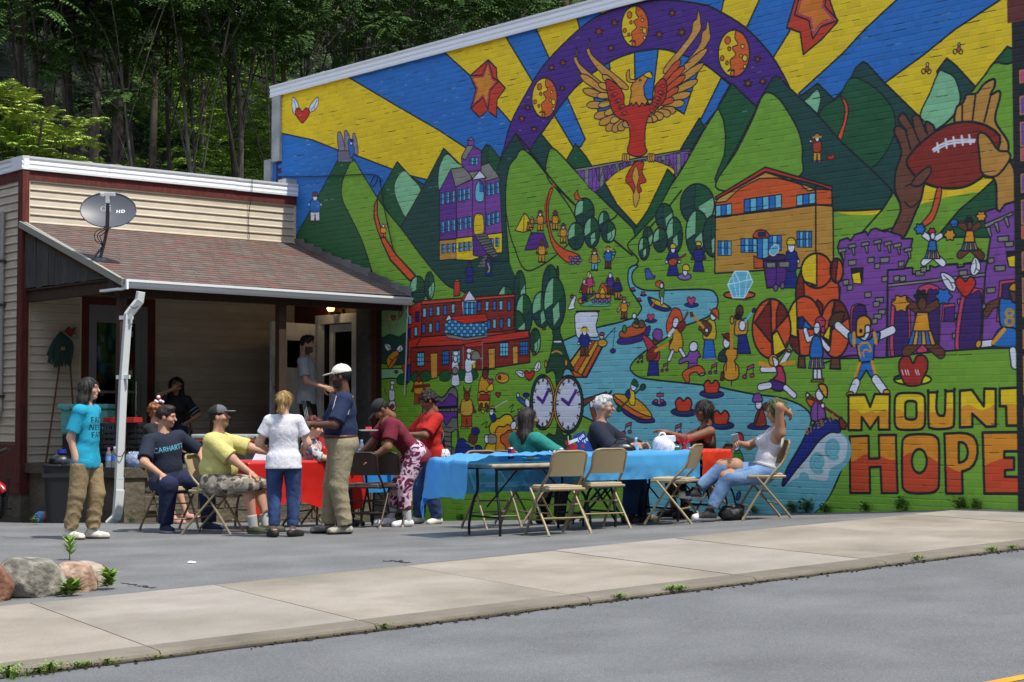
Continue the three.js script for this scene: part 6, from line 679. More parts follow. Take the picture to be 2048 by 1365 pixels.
function skin(prims, cell, k = .03, o = {}) {   // o.cuts: removed shapes or half-spaces, o.disp: fabric or hair relief
const lo = V(1e9, 1e9, 1e9), hi = V(-1e9, -1e9, -1e9), pad = cell * 2 + .02;
for (const f of prims) { const R = f.t ? max(...f.r) : max(f.ra, f.rb); for (const c of f.t ? [f.c] : [f.a, f.b]) { lo.min(c.clone().addScalar(-R - pad)); hi.max(c.clone().addScalar(R + pad)); } }
const N = hi.clone().sub(lo).divideScalar(cell).ceil(), nx = N.x + 1, ny = N.y + 1, nz = N.z + 1, D = new Float32Array(nx * ny * nz).fill(9), BS_ = 6, R = cell * BS_ * .9;
const cuts = o.cuts || [];
for (let bz = 0; bz < nz; bz += BS_) for (let by = 0; by < ny; by += BS_) for (let bx = 0; bx < nx; bx += BS_) {
const cx = lo.x + (bx + BS_ / 2) * cell, cy = lo.y + (by + BS_ / 2) * cell, cz = lo.z + (bz + BS_ / 2) * cell; const act = prims.filter(f => primD(f, cx, cy, cz) < R + (f.k || k) + .012); if (!act.length) continue;
for (let z = bz; z < min(bz + BS_, nz); z++) for (let y = by; y < min(by + BS_, ny); y++) for (let x = bx; x < min(bx + BS_, nx); x++) {
const X = lo.x + x * cell, Y = lo.y + y * cell, Z = lo.z + z * cell; let d = 9;
for (const f of act) { const e = primD(f, X, Y, Z), kk = f.k || k, h = max(kk - abs(d - e), 0) / kk; d = min(d, e) - h * h * kk * .25; }
if (abs(d) < cell * 4 && o.disp) d += o.disp(X, Y, Z);
for (const c of cuts) { const e = c.n ? (X - c.p.x) * c.n.x + (Y - c.p.y) * c.n.y + (Z - c.p.z) * c.n.z : -primD(c, X, Y, Z); if (e > d) d = e; }
D[(z * ny + y) * nx + x] = d;
}
}
const idx = new Int32Array(nx * ny * nz).fill(-1), P = [], I = [], at3 = (x, y, z) => D[(z * ny + y) * nx + x];
for (let z = 0; z < nz - 1; z++) for (let y = 0; y < ny - 1; y++) for (let x = 0; x < nx - 1; x++) {
const v = [at3(x, y, z), at3(x + 1, y, z), at3(x, y + 1, z), at3(x + 1, y + 1, z), at3(x, y, z + 1), at3(x + 1, y, z + 1), at3(x, y + 1, z + 1), at3(x + 1, y + 1, z + 1)]; let m = 0; for (let i = 0; i < 8; i++) if (v[i] < 0) m++; if (m === 0 || m === 8) continue;
let sx = 0, sy = 0, sz = 0, n = 0; const E = (i, j) => { if (v[i] < 0 !== v[j] < 0) { const t = v[i] / (v[i] - v[j]); sx += mix(i & 1, j & 1, t); sy += mix(i >> 1 & 1, j >> 1 & 1, t); sz += mix(i >> 2, j >> 2, t); n++; } };
E(0, 1); E(2, 3); E(4, 5); E(6, 7); E(0, 2); E(1, 3); E(4, 6); E(5, 7); E(0, 4); E(1, 5); E(2, 6); E(3, 7);
idx[(z * ny + y) * nx + x] = P.length / 3; P.push(lo.x + (x + sx / n) * cell, lo.y + (y + sy / n) * cell, lo.z + (z + sz / n) * cell);
}
const q = (a, b, c, d, f) => { if (a < 0 || b < 0 || c < 0 || d < 0) return; f ? I.push(a, b, c, a, c, d) : I.push(a, c, b, a, d, c); }, id = (x, y, z) => idx[(z * ny + y) * nx + x];
for (let z = 1; z < nz - 1; z++) for (let y = 1; y < ny - 1; y++) for (let x = 1; x < nx - 1; x++) {
const d = at3(x, y, z) < 0;
if (d !== at3(x + 1, y, z) < 0) q(id(x, y - 1, z - 1), id(x, y, z - 1), id(x, y, z), id(x, y - 1, z), d);
if (d !== at3(x, y + 1, z) < 0) q(id(x - 1, y, z - 1), id(x - 1, y, z), id(x, y, z), id(x, y, z - 1), d);
if (d !== at3(x, y, z + 1) < 0) q(id(x - 1, y - 1, z), id(x, y - 1, z), id(x, y, z), id(x - 1, y, z), d);
}
const g = new THREE.BufferGeometry(); g.setAttribute('position', new THREE.BufferAttribute(new Float32Array(P), 3)); g.setIndex(I); g.computeVertexNormals(); return g;
}
function bend(a, c, l1, l2, pole) { const d = c.clone().sub(a), L = min(d.length(), (l1 + l2) * .999), u = d.normalize(), x = (l1 * l1 - l2 * l2 + L * L) / (2 * L), h = sqrt(max(0, l1 * l1 - x * x)), q = pole.clone().addScaledVector(u, -pole.dot(u)).normalize(); return [a.clone().addScaledVector(u, x).addScaledVector(q, h), a.clone().addScaledVector(u, L)]; }
const folds = (s, amp = .006) => (x, y, z) => -amp * .8 * (.7 * fbm(x * 7 + s, y * 11, z * 7, 2) + 2.2 * (.16 - Math.sqrt(abs(fbm(x * 6 + y * 4 + s * 2, y * 9 - x * 3, z * 6 + 4, 2)) * .1)));
const V3 = a => V(a[0], a[1], a[2]);
const SKIN = { pale: [.56, .33, .235], tan: [.46, .25, .165], brown: [.19, .092, .052], deep: [.098, .046, .028], olive: [.36, .19, .115] };
const skinMat = new THREE.MeshPhysicalMaterial({ vertexColors: true, roughness: .55, specularIntensity: .5 }), eyeM = std(0xffffff, .2, { vertexColors: true }), clothM = {};
const cloth = (c, map, rough = .9) => clothM[c + (map ? map.uuid : '')] ||= std(map ? 0xffffff : c, rough, { map: map || rep(patchT, 14), bumpMap: rep(creaseT, 1.7), bumpScale: .005, ...(map ? {} : { color: c }) });
function hand(prims, wrist, dir, palm, side, curl) {   // palm plus four unequal curled fingers and a thumb
const f = dir.clone().normalize(), n = palm.clone().addScaledVector(f, -palm.dot(f)).normalize(), s = f.clone().cross(n).multiplyScalar(side), at_ = (a, b, c) => wrist.clone().addScaledVector(f, a).addScaledVector(s, b).addScaledVector(n, c);
prims.push(cone(at_(-.03, 0, 0), at_(.02, 0, 0), .027, .026, .02), cone(at_(.02, .018, 0), at_(.075, .026, 0), .016, .014, .02), cone(at_(.02, -.014, 0), at_(.072, -.026, 0), .016, .013, .02), cone(at_(.03, 0, 0), at_(.082, 0, 0), .017, .015, .02));
[[.030, .080, .074], [.010, .086, .083], [-.011, .083, .077], [-.030, .076, .06]].forEach(([b, a, L]) => { let p = at_(a, b, 0), ang = curl * .5; const seg = [.45, .32, .23]; for (let i = 0; i < 3; i++) { const d = f.clone().multiplyScalar(cos(ang)).addScaledVector(n, sin(ang)), e = p.clone().addScaledVector(d, L * seg[i]); prims.push(cone(p, e, .0095 - i * .0008, .0088 - i * .0008, .006)); p = e; ang += curl * .75; } });
let p = at_(.012, .026, .006), ang = .85; for (const L of [.04, .032, .026]) { const d = f.clone().multiplyScalar(cos(ang)).addScaledVector(s, sin(ang)).addScaledVector(n, .35 * curl).normalize(), e = p.clone().addScaledVector(d, L); prims.push(cone(p, e, .0125, .0105, .01)); p = e; ang -= .3; }
}
function person(label, pos, yawDeg, H, o) {
const T = thing('person', label, 'person', pos, yawDeg * PI / 180), S = H / 1.75; T.scale.setScalar(S);
const hip = V3(o.hip || [0, .93, 0]), up = V(o.lean?.[0] || 0, 1, o.lean?.[1] || 0).normalize(), tw = (o.twist || 0) * PI / 180, W = o.wide || 1, B = o.belly || 0, sw = (o.shoulder || .165) * (1 + (W - 1) * .45);
const qs = new THREE.Quaternion().setFromUnitVectors(UP, up), qT = qs.clone().multiply(new THREE.Quaternion().setFromAxisAngle(UP, tw)), loc = (x, y, z, q = qT) => V(x, y, z).applyQuaternion(q).add(hip);
const bowed = o.bow || 0, curve = (x, y, z) => loc(x, y, z + bowed * y * y * 1.2);
const chest = curve(0, .33, -.005), waist = curve(0, .15, .01), neck = curve(0, .5, -.02), shL = curve(sw, .44, -.015), shR = curve(-sw, .44, -.015), hpL = loc(.085 * W, -.03, 0, qs), hpR = loc(-.085 * W, -.03, 0, qs);
const armL = bend(shL, V3(o.aL?.w || [.26, .84, .03]), .29, .25, V3(o.aL?.pole || [.25, -.2, -1])), armR = bend(shR, V3(o.aR?.w || [-.26, .84, .03]), .29, .25, V3(o.aR?.pole || [-.25, -.2, -1]));
const feet = [o.fL || { p: [.1, 0, .02] }, o.fR || { p: [-.1, 0, -.02] }].map((f, i) => { const a = (f.yaw ?? (i ? -12 : 12)) * PI / 180, pit = (f.pitch || 0) * PI / 180, d = V(sin(a) * cos(pit), -sin(pit), cos(a) * cos(pit)); return { an: V3(f.p).add(V(0, .085, 0)), d, pole: V3(f.pole || [sin(a) * .3, 0, 1]) }; });
const legL = bend(hpL, feet[0].an, .412, .412, feet[0].pole), legR = bend(hpR, feet[1].an, .412, .412, feet[1].pole);
const LG = W > 1 ? 1 + (W - 1) * .6 : 1, qx = qT;
const torso = i => [ell(chest, [.148 * W + i, .175 + i, .105 + .35 * B + i], qx), ell(waist, [.130 * W + B * .3 + i, .15 + i, .098 + B + i], qx), ell(loc(0, 0, -.01, qs), [.158 * W + i, .125 + i, .112 + B * .5 + i], qs), cone(shL, shR, .062 + i, .062 + i), cone(chest, neck, .085 + i * .6, .058 + i * .3), ...(o.bust ? [ell(curve(.07, .31, .09), [.068 + i, .066 + i, .062 + i], qx), ell(curve(-.07, .31, .09), [.068 + i, .066 + i, .062 + i], qx)] : [])];
const arms = (i, a = armL, s = shL) => [cone(s, a[0], .052 * LG + i, .041 * LG + i), cone(a[0], a[1], .041 * LG + i, .028 + i)];
const legs = i => [[legL, hpL], [legR, hpR]].flatMap(([l, h]) => [cone(h, l[0], .088 * LG + i, .058 * LG + i), cone(l[0], l[1], .056 * LG + i, .04 + i), ell(l[0].clone().lerp(l[1], .3).add(l[0].clone().sub(h).normalize().multiplyScalar(-.018)), [.05 + i, .11 + i, .05 + i], new THREE.Quaternion().setFromUnitVectors(UP, l[0].clone().sub(l[1]).normalize()))]);
const hd = o.head || {}, qh = new THREE.Quaternion().setFromEuler(new THREE.Euler((hd.pitch || 0) * PI / 180, (hd.yaw || 0) * PI / 180, (hd.roll || 0) * PI / 180, 'YXZ')), hc = neck.clone().addScaledVector(up, .07).add(V(0, .095, 0)).add(V(0, .015, .03).applyQuaternion(qh)).addScaledVector(V(up.x, 0, up.z), -.05), hl = (x, y, z) => V(x, y, z).applyQuaternion(qh).add(hc);
const hs = o.headScale || .97, HL = (x, y, z) => hl(x * hs, y * hs, z * hs), he = (x, y, z, a, b, c, k) => ell(HL(x, y, z), [a * hs, b * hs, c * hs], qh, k);
const sc = SKIN[o.skin || 'pale'], hairC = new THREE.Color(o.hair?.c ?? 0x1c1410), col = (r, g, b) => [r, g, b];
const hiq = qh.clone().invert(), shade = (v, c) => { const q = v.clone().sub(hc).applyQuaternion(hiq).divideScalar(hs); let m = sc; c.setRGB(...sc);
if (q.length() < .16) { const lip = hypot(q.x / .024, (q.y + .053) / .009); if (lip < 1 && q.z > .07) c.setRGB(sc[0] * .78, sc[1] * .45, sc[2] * .48); if (abs(q.y - .037) < .0055 && abs(q.x) > .014 && abs(q.x) < .046 && q.z > .06) c.lerp(hairC, .75); if (q.z > .03 && abs(q.x) > .03 && q.y < 0 && q.y > -.035) c.r *= 1.08; if (o.beard && q.y < -.03 && q.z > -.02 && lip > 1 && (q.y < -.066 || abs(q.x) > .03 || q.y < -.036 && q.y > -.05)) c.lerp(hairC, o.beard); } };
const bodyG = skin([...torso(-.012), ...arms(0), ...arms(0, armR, shR), ...legs(-.008), cone(neck.clone().addScaledVector(up, -.04), hl(0, -.06, -.02), .056, .052), ...feet.map(f => cone(f.an.clone().add(V(0, -.03, 0)), f.an.clone().addScaledVector(f.d, .1).add(V(0, -.05, 0)), .038, .028))], .016, .035);
const headG = skin([he(0, .03, -.012, .074, .09, .094), he(0, -.03, .028, .058, .078, .062), he(0, -.088, .056, .03, .022, .026), cone(HL(0, .012, .088), HL(0, -.02, .108), .009, .0135, .012), cone(HL(-.036, .034, .077), HL(.036, .034, .077), .013, .013, .02), cone(HL(-.017, -.053, .086), HL(.017, -.053, .086), .009, .009, .012), he(.044, -.018, .062, .022, .02, .02), he(-.044, -.018, .062, .022, .02, .02), he(.076, .0, -.008, .011, .031, .019, .008), he(-.076, .0, -.008, .011, .031, .019, .008), cone(HL(0, -.07, -.018), HL(0, -.15, -.03), .054, .054)], .0062, .03, { cuts: [] });
const hp = []; hand(hp, armL[1], o.aL?.dir ? V3(o.aL.dir) : armL[1].clone().sub(armL[0]), V3(o.aL?.palm || [-.8, -.2, .3]), 1, o.aL?.curl ?? .55); const hp2 = []; hand(hp2, armR[1], o.aR?.dir ? V3(o.aR.dir) : armR[1].clone().sub(armR[0]), V3(o.aR?.palm || [.8, -.2, .3]), -1, o.aR?.curl ?? .55);
const gs = [bodyG, headG]; if (!o.noL) gs.push(skin(hp, .0052, .008)); if (!o.noR) gs.push(skin(hp2, .0052, .008)); mesh('body', merge(gs.map(g => bakeColor(g, shade))), skinMat, T);
for (const s of [-1, 1]) { const e = new THREE.SphereGeometry(.0115 * hs, 12, 10), c = HL(s * .031, .014, .0755); e.applyQuaternion(new THREE.Quaternion().setFromAxisAngle(V(1, 0, 0), PI / 2)); bakeColor(e, (v, k) => v.z > .0055 * hs ? k.setRGB(.02, .014, .01) : k.setRGB(.3, .26, .24)); e.applyQuaternion(qh).translate(c.x, c.y, c.z); mesh('eye', e, eyeM, T); }
const fs = rnd() * 50, sh = o.shirt, pn = o.pants;
if (sh) {
const i = .014 + (sh.loose || 0) * .8, sl = sh.sleeve ?? .62, sleeve = (a, s) => { const P = []; if (sl <= 1) P.push(cone(s, s.clone().lerp(a[0], sl + .12), .05 * LG + i * .8, .05 * LG + i + .006)); else P.push(cone(s, a[0], .055 * LG + i, .046 * LG + i), cone(a[0], a[0].clone().lerp(a[1], sl - 1), .044 * LG + i, .036 + i)); return P; };
const prims = torso(i - .004); if ((sh.hem ?? -.12) < -.05) prims.push(cone(loc(0, -.06, B * .3, qs), loc(0, -.2, B * .3, qs), .1 * W + B * .3 + i, .1 * W + B * .3 + i), ell(loc(.05 * W, -.12, -.005, qs), [.112 * W + i, .16, .115 + B * .6 + i], qs), ell(loc(-.05 * W, -.12, -.005, qs), [.112 * W + i, .16, .115 + B * .6 + i], qs)); const cuts = [{ p: loc(0, sh.hem ?? -.12, 0, qs), n: up.clone().negate() }, cone(neck.clone().addScaledVector(up, -.012).add(V(0, 0, .012)), neck.clone().addScaledVector(up, .12), .062, .075)];
if (sh.vneck) cuts.push(cone(neck.clone().add(V(0, .02, .06)), curve(0, .40, .14), .05, .012));
const gl = [];
if (sl > .05) for (const [a, s] of [[armL, shL], [armR, shR]]) { const e = sl <= 1 ? s.clone().lerp(a[0], sl) : a[0].clone().lerp(a[1], sl - 1.02), d = sl <= 1 ? a[0].clone().sub(s).normalize() : a[1].clone().sub(a[0]).normalize(); gl.push([sleeve(a, s), { p: e, n: d }]); }
if (sh.tank) { cuts.push(...[shL, shR].map(s => ell(s.clone().add(V(0, .02, 0)), [.075 * W, .16, .24], qx)), cone(neck.clone().add(V(0, .06, .05)), curve(0, .36, .16), .085, .05)); }
let g = skin(prims, .013, .035, { cuts, disp: folds(fs, sh.fold ?? .006) }); const parts = [g.toNonIndexed()];
for (const [P, c] of gl) parts.push(skin([...P, cone(shL.clone().lerp(shR, P[0].a === shL ? .12 : .88), P[0].a, .055 + i * .6, .052 + i * .8)], .013, .03, { cuts: [c], disp: folds(fs + 9, sh.fold ?? .006) }).toNonIndexed());
g = uvm(merge(parts));
if (sh.print) { const p = g.attributes.position, uv = g.attributes.uv, iq = qT.clone().invert(), v = V(), n = V(), N = g.attributes.normal; for (let k = 0; k < p.count; k += 3) { const q = [0, 1, 2].map(j => v.clone().fromBufferAttribute(p, k + j).sub(hip).applyQuaternion(iq)); n.fromBufferAttribute(N, k).applyQuaternion(iq); const front = (sh.back ? -1 : 1) * n.z > .1 && abs(q[0].x) < .2; for (let j = 0; j < 3; j++) uv.setXY(k + j, front ? .5 + (sh.back ? -1 : 1) * q[j].x / .44 : .01, front ? (q[j].y + .08) / .6 : .01); } }
const sm = mesh('shirt', g, sh.print ? std(0xffffff, .9, { map: sh.print, bumpMap: rep(creaseT, .9), bumpScale: .006 }) : cloth(sh.c, sh.map), T);
if (sh.collar) mesh('collar', skin([cone(neck.clone().add(V(0, -.02, .01)), neck.clone().addScaledVector(up, .035), .078, .068)], .009, .01, { cuts: [cone(neck.clone().addScaledVector(up, -.05), neck.clone().addScaledVector(up, .1), .058, .062), { p: neck.clone().addScaledVector(up, .03), n: up }] }), cloth(sh.collar), sm);
if (sh.piping) for (const [a, s] of [[armL, shL], [armR, shR]]) for (const q of [-.35, .5]) { const d = a[0].clone().sub(s).normalize(), o1 = V(0, 0, q > 0 ? 1 : -1).applyQuaternion(qT), P = []; for (let k = 0; k < 6; k++) P.push(s.clone().lerp(neck, .25 - k * .25 * .2).addScaledVector(d, k * .03).addScaledVector(o1, .072 + i * .5).add(V(0, .03 - k * .01, 0))); mesh('piping', tube(P, .005, 20, 5), cloth(0xd8d8dc), sm); }
if (sh.cuff) gl.forEach(([P, c]) => { for (const k of sh.cuff) mesh('stripe', rod(c.p.clone().addScaledVector(c.n, -.02 - k * .028), c.p.clone().addScaledVector(c.n, -.034 - k * .028), .062 * LG + i, .062 * LG + i, 16, true), cloth(k % 2 ? 0x1a1c26 : 0xb9bcc4), sm); });
}
if (pn) {
const i = .016 + (pn.loose || 0), L = pn.len ?? 1, leg = (l, h) => L > .5 ? [cone(h, l[0], .09 * LG + i, .062 * LG + i), cone(l[0], l[0].clone().lerp(l[1], min(1, (L - .5) * 2 + .06)), .062 * LG + i, .05 + i + (pn.flare || 0))] : [cone(h, h.clone().lerp(l[0], L * 2 + .1), .092 * LG + i, .08 * LG + i)];
const gl = []; const pel = [ell(loc(0, 0, -.01, qs), [.158 * W + i, .13 + i, .112 + B * .5 + i], qs), ell(loc(0, .04, B * .25, qs), [.145 * W + i, .12 + i, .1 + B * .6 + i], qs)];
const cutW = { p: loc(0, pn.waist ?? (sh && !o.pants.belt && hip.y > .8 && abs(up.z) < .3 ? (sh.hem ?? -.12) + .05 : .1), 0, qs), n: up };
for (const [l, h] of [[legL, hpL], [legR, hpR]]) { const e = L > .5 ? l[0].clone().lerp(l[1], (L - .5) * 2 - .02) : h.clone().lerp(l[0], L * 2), d = L > .5 ? l[1].clone().sub(l[0]).normalize() : l[0].clone().sub(h).normalize(); gl.push(skin([...leg(l, h), pel[0]], .013, .03, { cuts: [{ p: e, n: d }, cutW, { p: loc(0, 0, 0, qs), n: V(h === hpL ? -1 : 1, 0, 0).multiplyScalar(1).applyQuaternion(qs) }].slice(0, 2), disp: pn.stack ? (x, y, z) => folds(fs + 3, pn.fold ?? .007)(x, y, z) - pn.stack * (.2 + sst(.62, .12, y)) * (1 - 2 * sqrt(abs(sin(y * 30 + 5 * fbm(x * 5, y * 4, z * 5, 2) + x * 8)))) : folds(fs + 3, pn.fold ?? .007) }).toNonIndexed()); if (pn.cuff) gl.push(skin([cone(e.clone().addScaledVector(d, -.05), e, .054 + i, .052 + i)], .011, .01, { cuts: [{ p: e.clone().addScaledVector(d, .008), n: d }, { p: e.clone().addScaledVector(d, -.05), n: d.clone().negate() }] }).toNonIndexed()); }
gl.push(skin(pel, .014, .03, { cuts: [cutW] }).toNonIndexed());
const pm = mesh('trousers', uvm(merge(gl)), cloth(pn.c, pn.map), T);
if (pn.stripe) for (const [l, h, s] of [[legL, hpL, 1], [legR, hpR, -1]]) for (const q of [-.02, 0, .02]) mesh('stripe', tube([h.clone().add(V(s * (.088 + i), -.02, q)), l[0].clone().add(V(s * (.064 + i), 0, q)), l[1].clone().add(V(s * (.05 + i), .05, q))], .0055, 20, 5), cloth(0xd0d0d4), pm);
if (pn.belt) mesh('belt', skin([ell(loc(0, .05, B * .2, qs), [.152 * W + i + .008, .14 + i, .106 + B * .6 + i + .008], qs)], .01, .01, { cuts: [{ p: loc(0, .085, 0, qs), n: up }, { p: loc(0, .05, 0, qs), n: up.clone().negate() }] }), cloth(pn.belt, null, .5), T);
}
if (o.shoes) [legL, legR].forEach((l, i) => { const f = feet[i], d = f.d, a = l[1].clone(), s = d.clone().cross(UP).normalize(), u = s.clone().cross(d).normalize(), P = (x, y, z) => a.clone().addScaledVector(d, x).addScaledVector(u, y - .085).addScaledVector(s, z), hi = o.shoes.high ? .13 : .085;
const g = skin([cone(P(-.045, .045, 0), P(.03, .05, 0), .043, .046), cone(P(.03, .045, 0), P(.15, .03, 0), .046, .036), cone(P(-.02, .05, 0), P(-.01, hi, 0), .04, .045), cone(P(.09, .03, .012), P(.15, .028, -.012), .04, .034)], .0085, .03, { cuts: [{ p: P(0, 0, 0), n: u.clone().negate() }, { p: P(0, hi, 0), n: u }] });
const c1 = hex(o.shoes.c), c2 = hex(o.shoes.sole ?? o.shoes.c), b0 = P(0, 0, 0), c3 = o.shoes.toe ? hex(o.shoes.toe) : null; mesh('shoe', bakeColor(g, (v, c) => { const y = v.clone().sub(b0).dot(u), x = v.clone().sub(b0).dot(d); c.copy(y < .026 ? c2 : c3 && x > .12 ? c3 : o.shoes.patch && fbm(v.x * 18, v.y * 18, v.z * 18, 2) > .08 ? hex(o.shoes.patch) : c1); }), clothM.shoe ||= std(0xffffff, .7, { vertexColors: true }), T);
if (o.shoes.sock) mesh('sock', skin([cone(P(-.01, .08, 0), P(-.01, .08, 0).lerp(l[0], .32), .05, .054)], .01, .01, { cuts: [{ p: P(-.01, .08, 0).lerp(l[0], .3), n: l[0].clone().sub(l[1]).normalize() }] }), cloth(o.shoes.sock), T); if (o.shoes.lace) mesh('lace', [0, 1, 2, 3].map(k => tube([P(.035 + k * .02, .088 - k * .008, .026), P(.04 + k * .02, .098 - k * .008, 0), P(.035 + k * .02, .088 - k * .008, -.026)], .005, 8, 5)), cloth(0xd8d8d8), T); });
const h = o.hair; if (h) {
const strand = (x, y, z) => -.012 * fbm(x * 60, y * 10, z * 60, 2) - (h.rough || 0) * fbm(x * 26, y * 26, z * 26, 2), face = [he(0, -.035, .115, .064, .085, .085), he(0, -.09, .06, .07, .07, .09)]; let P = [he(0, .04, -.018, .086, .094, .103)], cuts = [...face, { p: HL(0, -.055, 0), n: V(0, -1, .35).applyQuaternion(qh).normalize() }];
if (h.t === 'short') { P = [he(0, .042, -.018, .082, .092, .101)]; if (h.top) P.push(he(0, .105, .03, .06, .03, .06)); }
if (h.t === 'long') { cuts = face.slice(0, 1); const l = h.len || .3; for (const s of [-1, 0, 1]) P.push(cone(HL(s * .06, .02, -.045), HL(s * .085, -l * .55, -.05), .05, .048, .05), cone(HL(s * .085, -l * .55, -.05), HL(s * .08, -l, -.06 + (h.back || 0)), .048, .024, .05)); P.push(cone(HL(.07, .05, 0), HL(.085, -l * .4, .0), .03, .026, .04), cone(HL(-.07, .05, 0), HL(-.085, -l * .4, .0), .03, .026, .04)); }
if (h.t === 'bob') { cuts = face.slice(0, 1); for (const s of [-1, 1]) P.push(cone(HL(s * .075, .03, -.02), HL(s * .078, -.05, .0), .035, .025, .04)); P.push(cone(HL(0, .03, -.07), HL(0, -.06, -.075), .06, .05, .05)); }
if (h.t === 'curly') { cuts = face.slice(0, 1); P = [he(0, .045, -.03, .09, .095, .1)]; const n = h.n || 60; for (let k = 0; k < n; k++) { const a = rr(0, 2 * PI), e = rr(-.9, 1.3), q = V(cos(a) * cos(e) * .095, .03 + sin(e) * .105, sin(a) * cos(e) * .1 - .025); if (q.z > .055 && q.y < .065) continue; P.push(ell(HL(q.x, q.y, q.z), [rr(.016, .028), rr(.016, .028), rr(.016, .028)], null, .012)); } }
if (h.t === 'tail') { P.push(cone(HL(0, .06, -.1), HL(0, .03, -.145), .028, .034, .02), cone(HL(0, .03, -.145), HL(.005, -.08, -.14), .034, .032, .03), cone(HL(.005, -.08, -.14), HL(0, -.2, -.12), .03, .01, .03)); P[0] = he(0, .036, -.016, .081, .092, .1); }
let g = skin(P, .0072, .03, { cuts, disp: strand }); { const q = g.attributes.position, N = g.attributes.normal, o = [], v = V(), n = V(), m = h.t === 'curly' ? 260 : h.t === 'short' ? 240 : 1300; for (let i = 0; i < m; i++) { const k = floor(rnd() * q.count); v.fromBufferAttribute(q, k); n.fromBufferAttribute(N, k); const d = (h.t === 'curly' ? rdir() : V(rr(-.25, .25), -1, rr(-.25, .25))); if (h.t === 'short') d.copy(V(rr(-.4, .4), rr(-.3, .3), rr(-.2, .8)).applyQuaternion(qh)); d.addScaledVector(n, -d.dot(n)).normalize(); const L = h.t === 'short' ? rr(.012, .028) : h.t === 'curly' ? rr(.015, .04) : rr(.04, .12), s = d.clone().cross(n).multiplyScalar(.0035), e = v.clone().addScaledVector(d, L).addScaledVector(n, rr(.004, h.t === 'curly' ? .022 : .010)), b = v.clone().addScaledVector(n, .001); o.push(...b.clone().sub(s).toArray(), ...e.toArray(), ...b.clone().add(s).toArray()); } const hg = new THREE.BufferGeometry(); hg.setAttribute('position', new THREE.BufferAttribute(new Float32Array(o), 3)); hg.computeVertexNormals(); g = merge([g, hg]); } const c0 = hairC.clone(), c1 = h.c2 !== undefined ? hex(h.c2) : hairC.clone().multiplyScalar(1.5); mesh('hair', bakeColor(g, (v, c) => c.copy(c0).lerp(c1, clamp(.4 + 1.4 * fbm(v.x * 45, v.y * 7, v.z * 45, 2), 0, 1))), clothM.hair ||= std(0xffffff, .68, { vertexColors: true }), T);
}
if (o.cap) { const cc = o.cap, g = skin([he(0, .058, -.012, .094, .088, .108)], .0075, .02, { cuts: [{ p: HL(0, .042, 0), n: V(0, -1, -.12).applyQuaternion(qh).normalize() }, { ...he(0, .05, -.012, .084, .078, .098) }] }), front = hex(cc.front ?? cc.c), back = hex(cc.c); const cm = mesh('cap', bakeColor(g, (v, c) => { const q = v.clone().sub(hc).applyQuaternion(hiq); c.copy(q.z * (cc.flip ? -1 : 1) > .01 ? front : back); }), clothM.cap ||= std(0xffffff, .85, { vertexColors: true }), T); const bz = cc.flip ? -1 : 1; if (!cc.noBrim) mesh('brim', bakeColor(skin([ell(HL(0, .046, bz * .125), [.075, .006, .07], qh.clone().multiply(new THREE.Quaternion().setFromAxisAngle(V(1, 0, 0), bz * .18)))], .005, .01, { cuts: [he(0, .05, -.012, .085, .08, .1)] }), (v, c) => c.copy(hex(cc.brim ?? cc.c))), clothM.cap, cm); mesh('button', new THREE.SphereGeometry(.008, 8, 6).translate(...HL(0, .145, -.012).toArray()), cloth(cc.c), cm); }
T.userData_ = 0; delete T.userData_; return { T, hl: HL, armL, armR, legL, legR, neck, chest, hip, up, S, world: v => v.clone().multiplyScalar(S).applyAxisAngle(UP, yawDeg * PI / 180).add(T.position) };
}
const tall = (pos, topPx) => yAt(topPx, pos) - pos.y;
function printTex(bg, lines, fg, font, rot = 0, x0 = 256) { const c = document.createElement('canvas'); c.width = 512; c.height = 700; const x = c.getContext('2d'); x.fillStyle = bg; x.fillRect(0, 0, 512, 700); x.fillStyle = fg; x.font = font; x.textAlign = 'center'; x.translate(x0, 230); x.rotate(rot); const lh = +font.match(/(\d+)px/)[1]; lines.forEach((l, i) => x.fillText(l, 0, i * lh * .95)); const t = new THREE.CanvasTexture(c); t.colorSpace = THREE.SRGBColorSpace; return t; }
const denimT = (base, hi) => { const N = low(64, (u, v) => tn(u, v, 4, 61, 3)); return dtex(512, 512, (u, v) => { const k = clamp(.35 + N(u, v) * 1.5 + (rnd() - .5) * .25, 0, 1); return base.map((b, q) => mix(b, hi[q], k)); }); };
const denim = denimT([.10, .17, .32], [.22, .34, .52]), denimPale = denimT([.27, .39, .55], [.55, .66, .78]), denimDark = denimT([.045, .08, .20], [.09, .14, .30]);
const camoT = dtex(256, 256, (u, v) => { const a = tn(u, v, 9, 3, 3), b = tn(u, v, 11, 17, 3); return a > .1 ? [.2, .19, .17] : b > .08 ? [.62, .58, .52] : b < -.1 ? [.33, .3, .26] : [.47, .44, .4]; });
const floralT = dtex(256, 256, (u, v) => { const a = tn(u, v, 10, 5, 2), b = abs(tn(u, v, 7, 25, 2)), r = sin(hypot((u * 4 % 1) - .5, (v * 4 % 1) - .5) * 34); return b < .05 || r > .6 && a > -.05 ? [.82, .72, .78] : a > .1 ? [.55, .2, .38] : [.36, .08, .22]; });

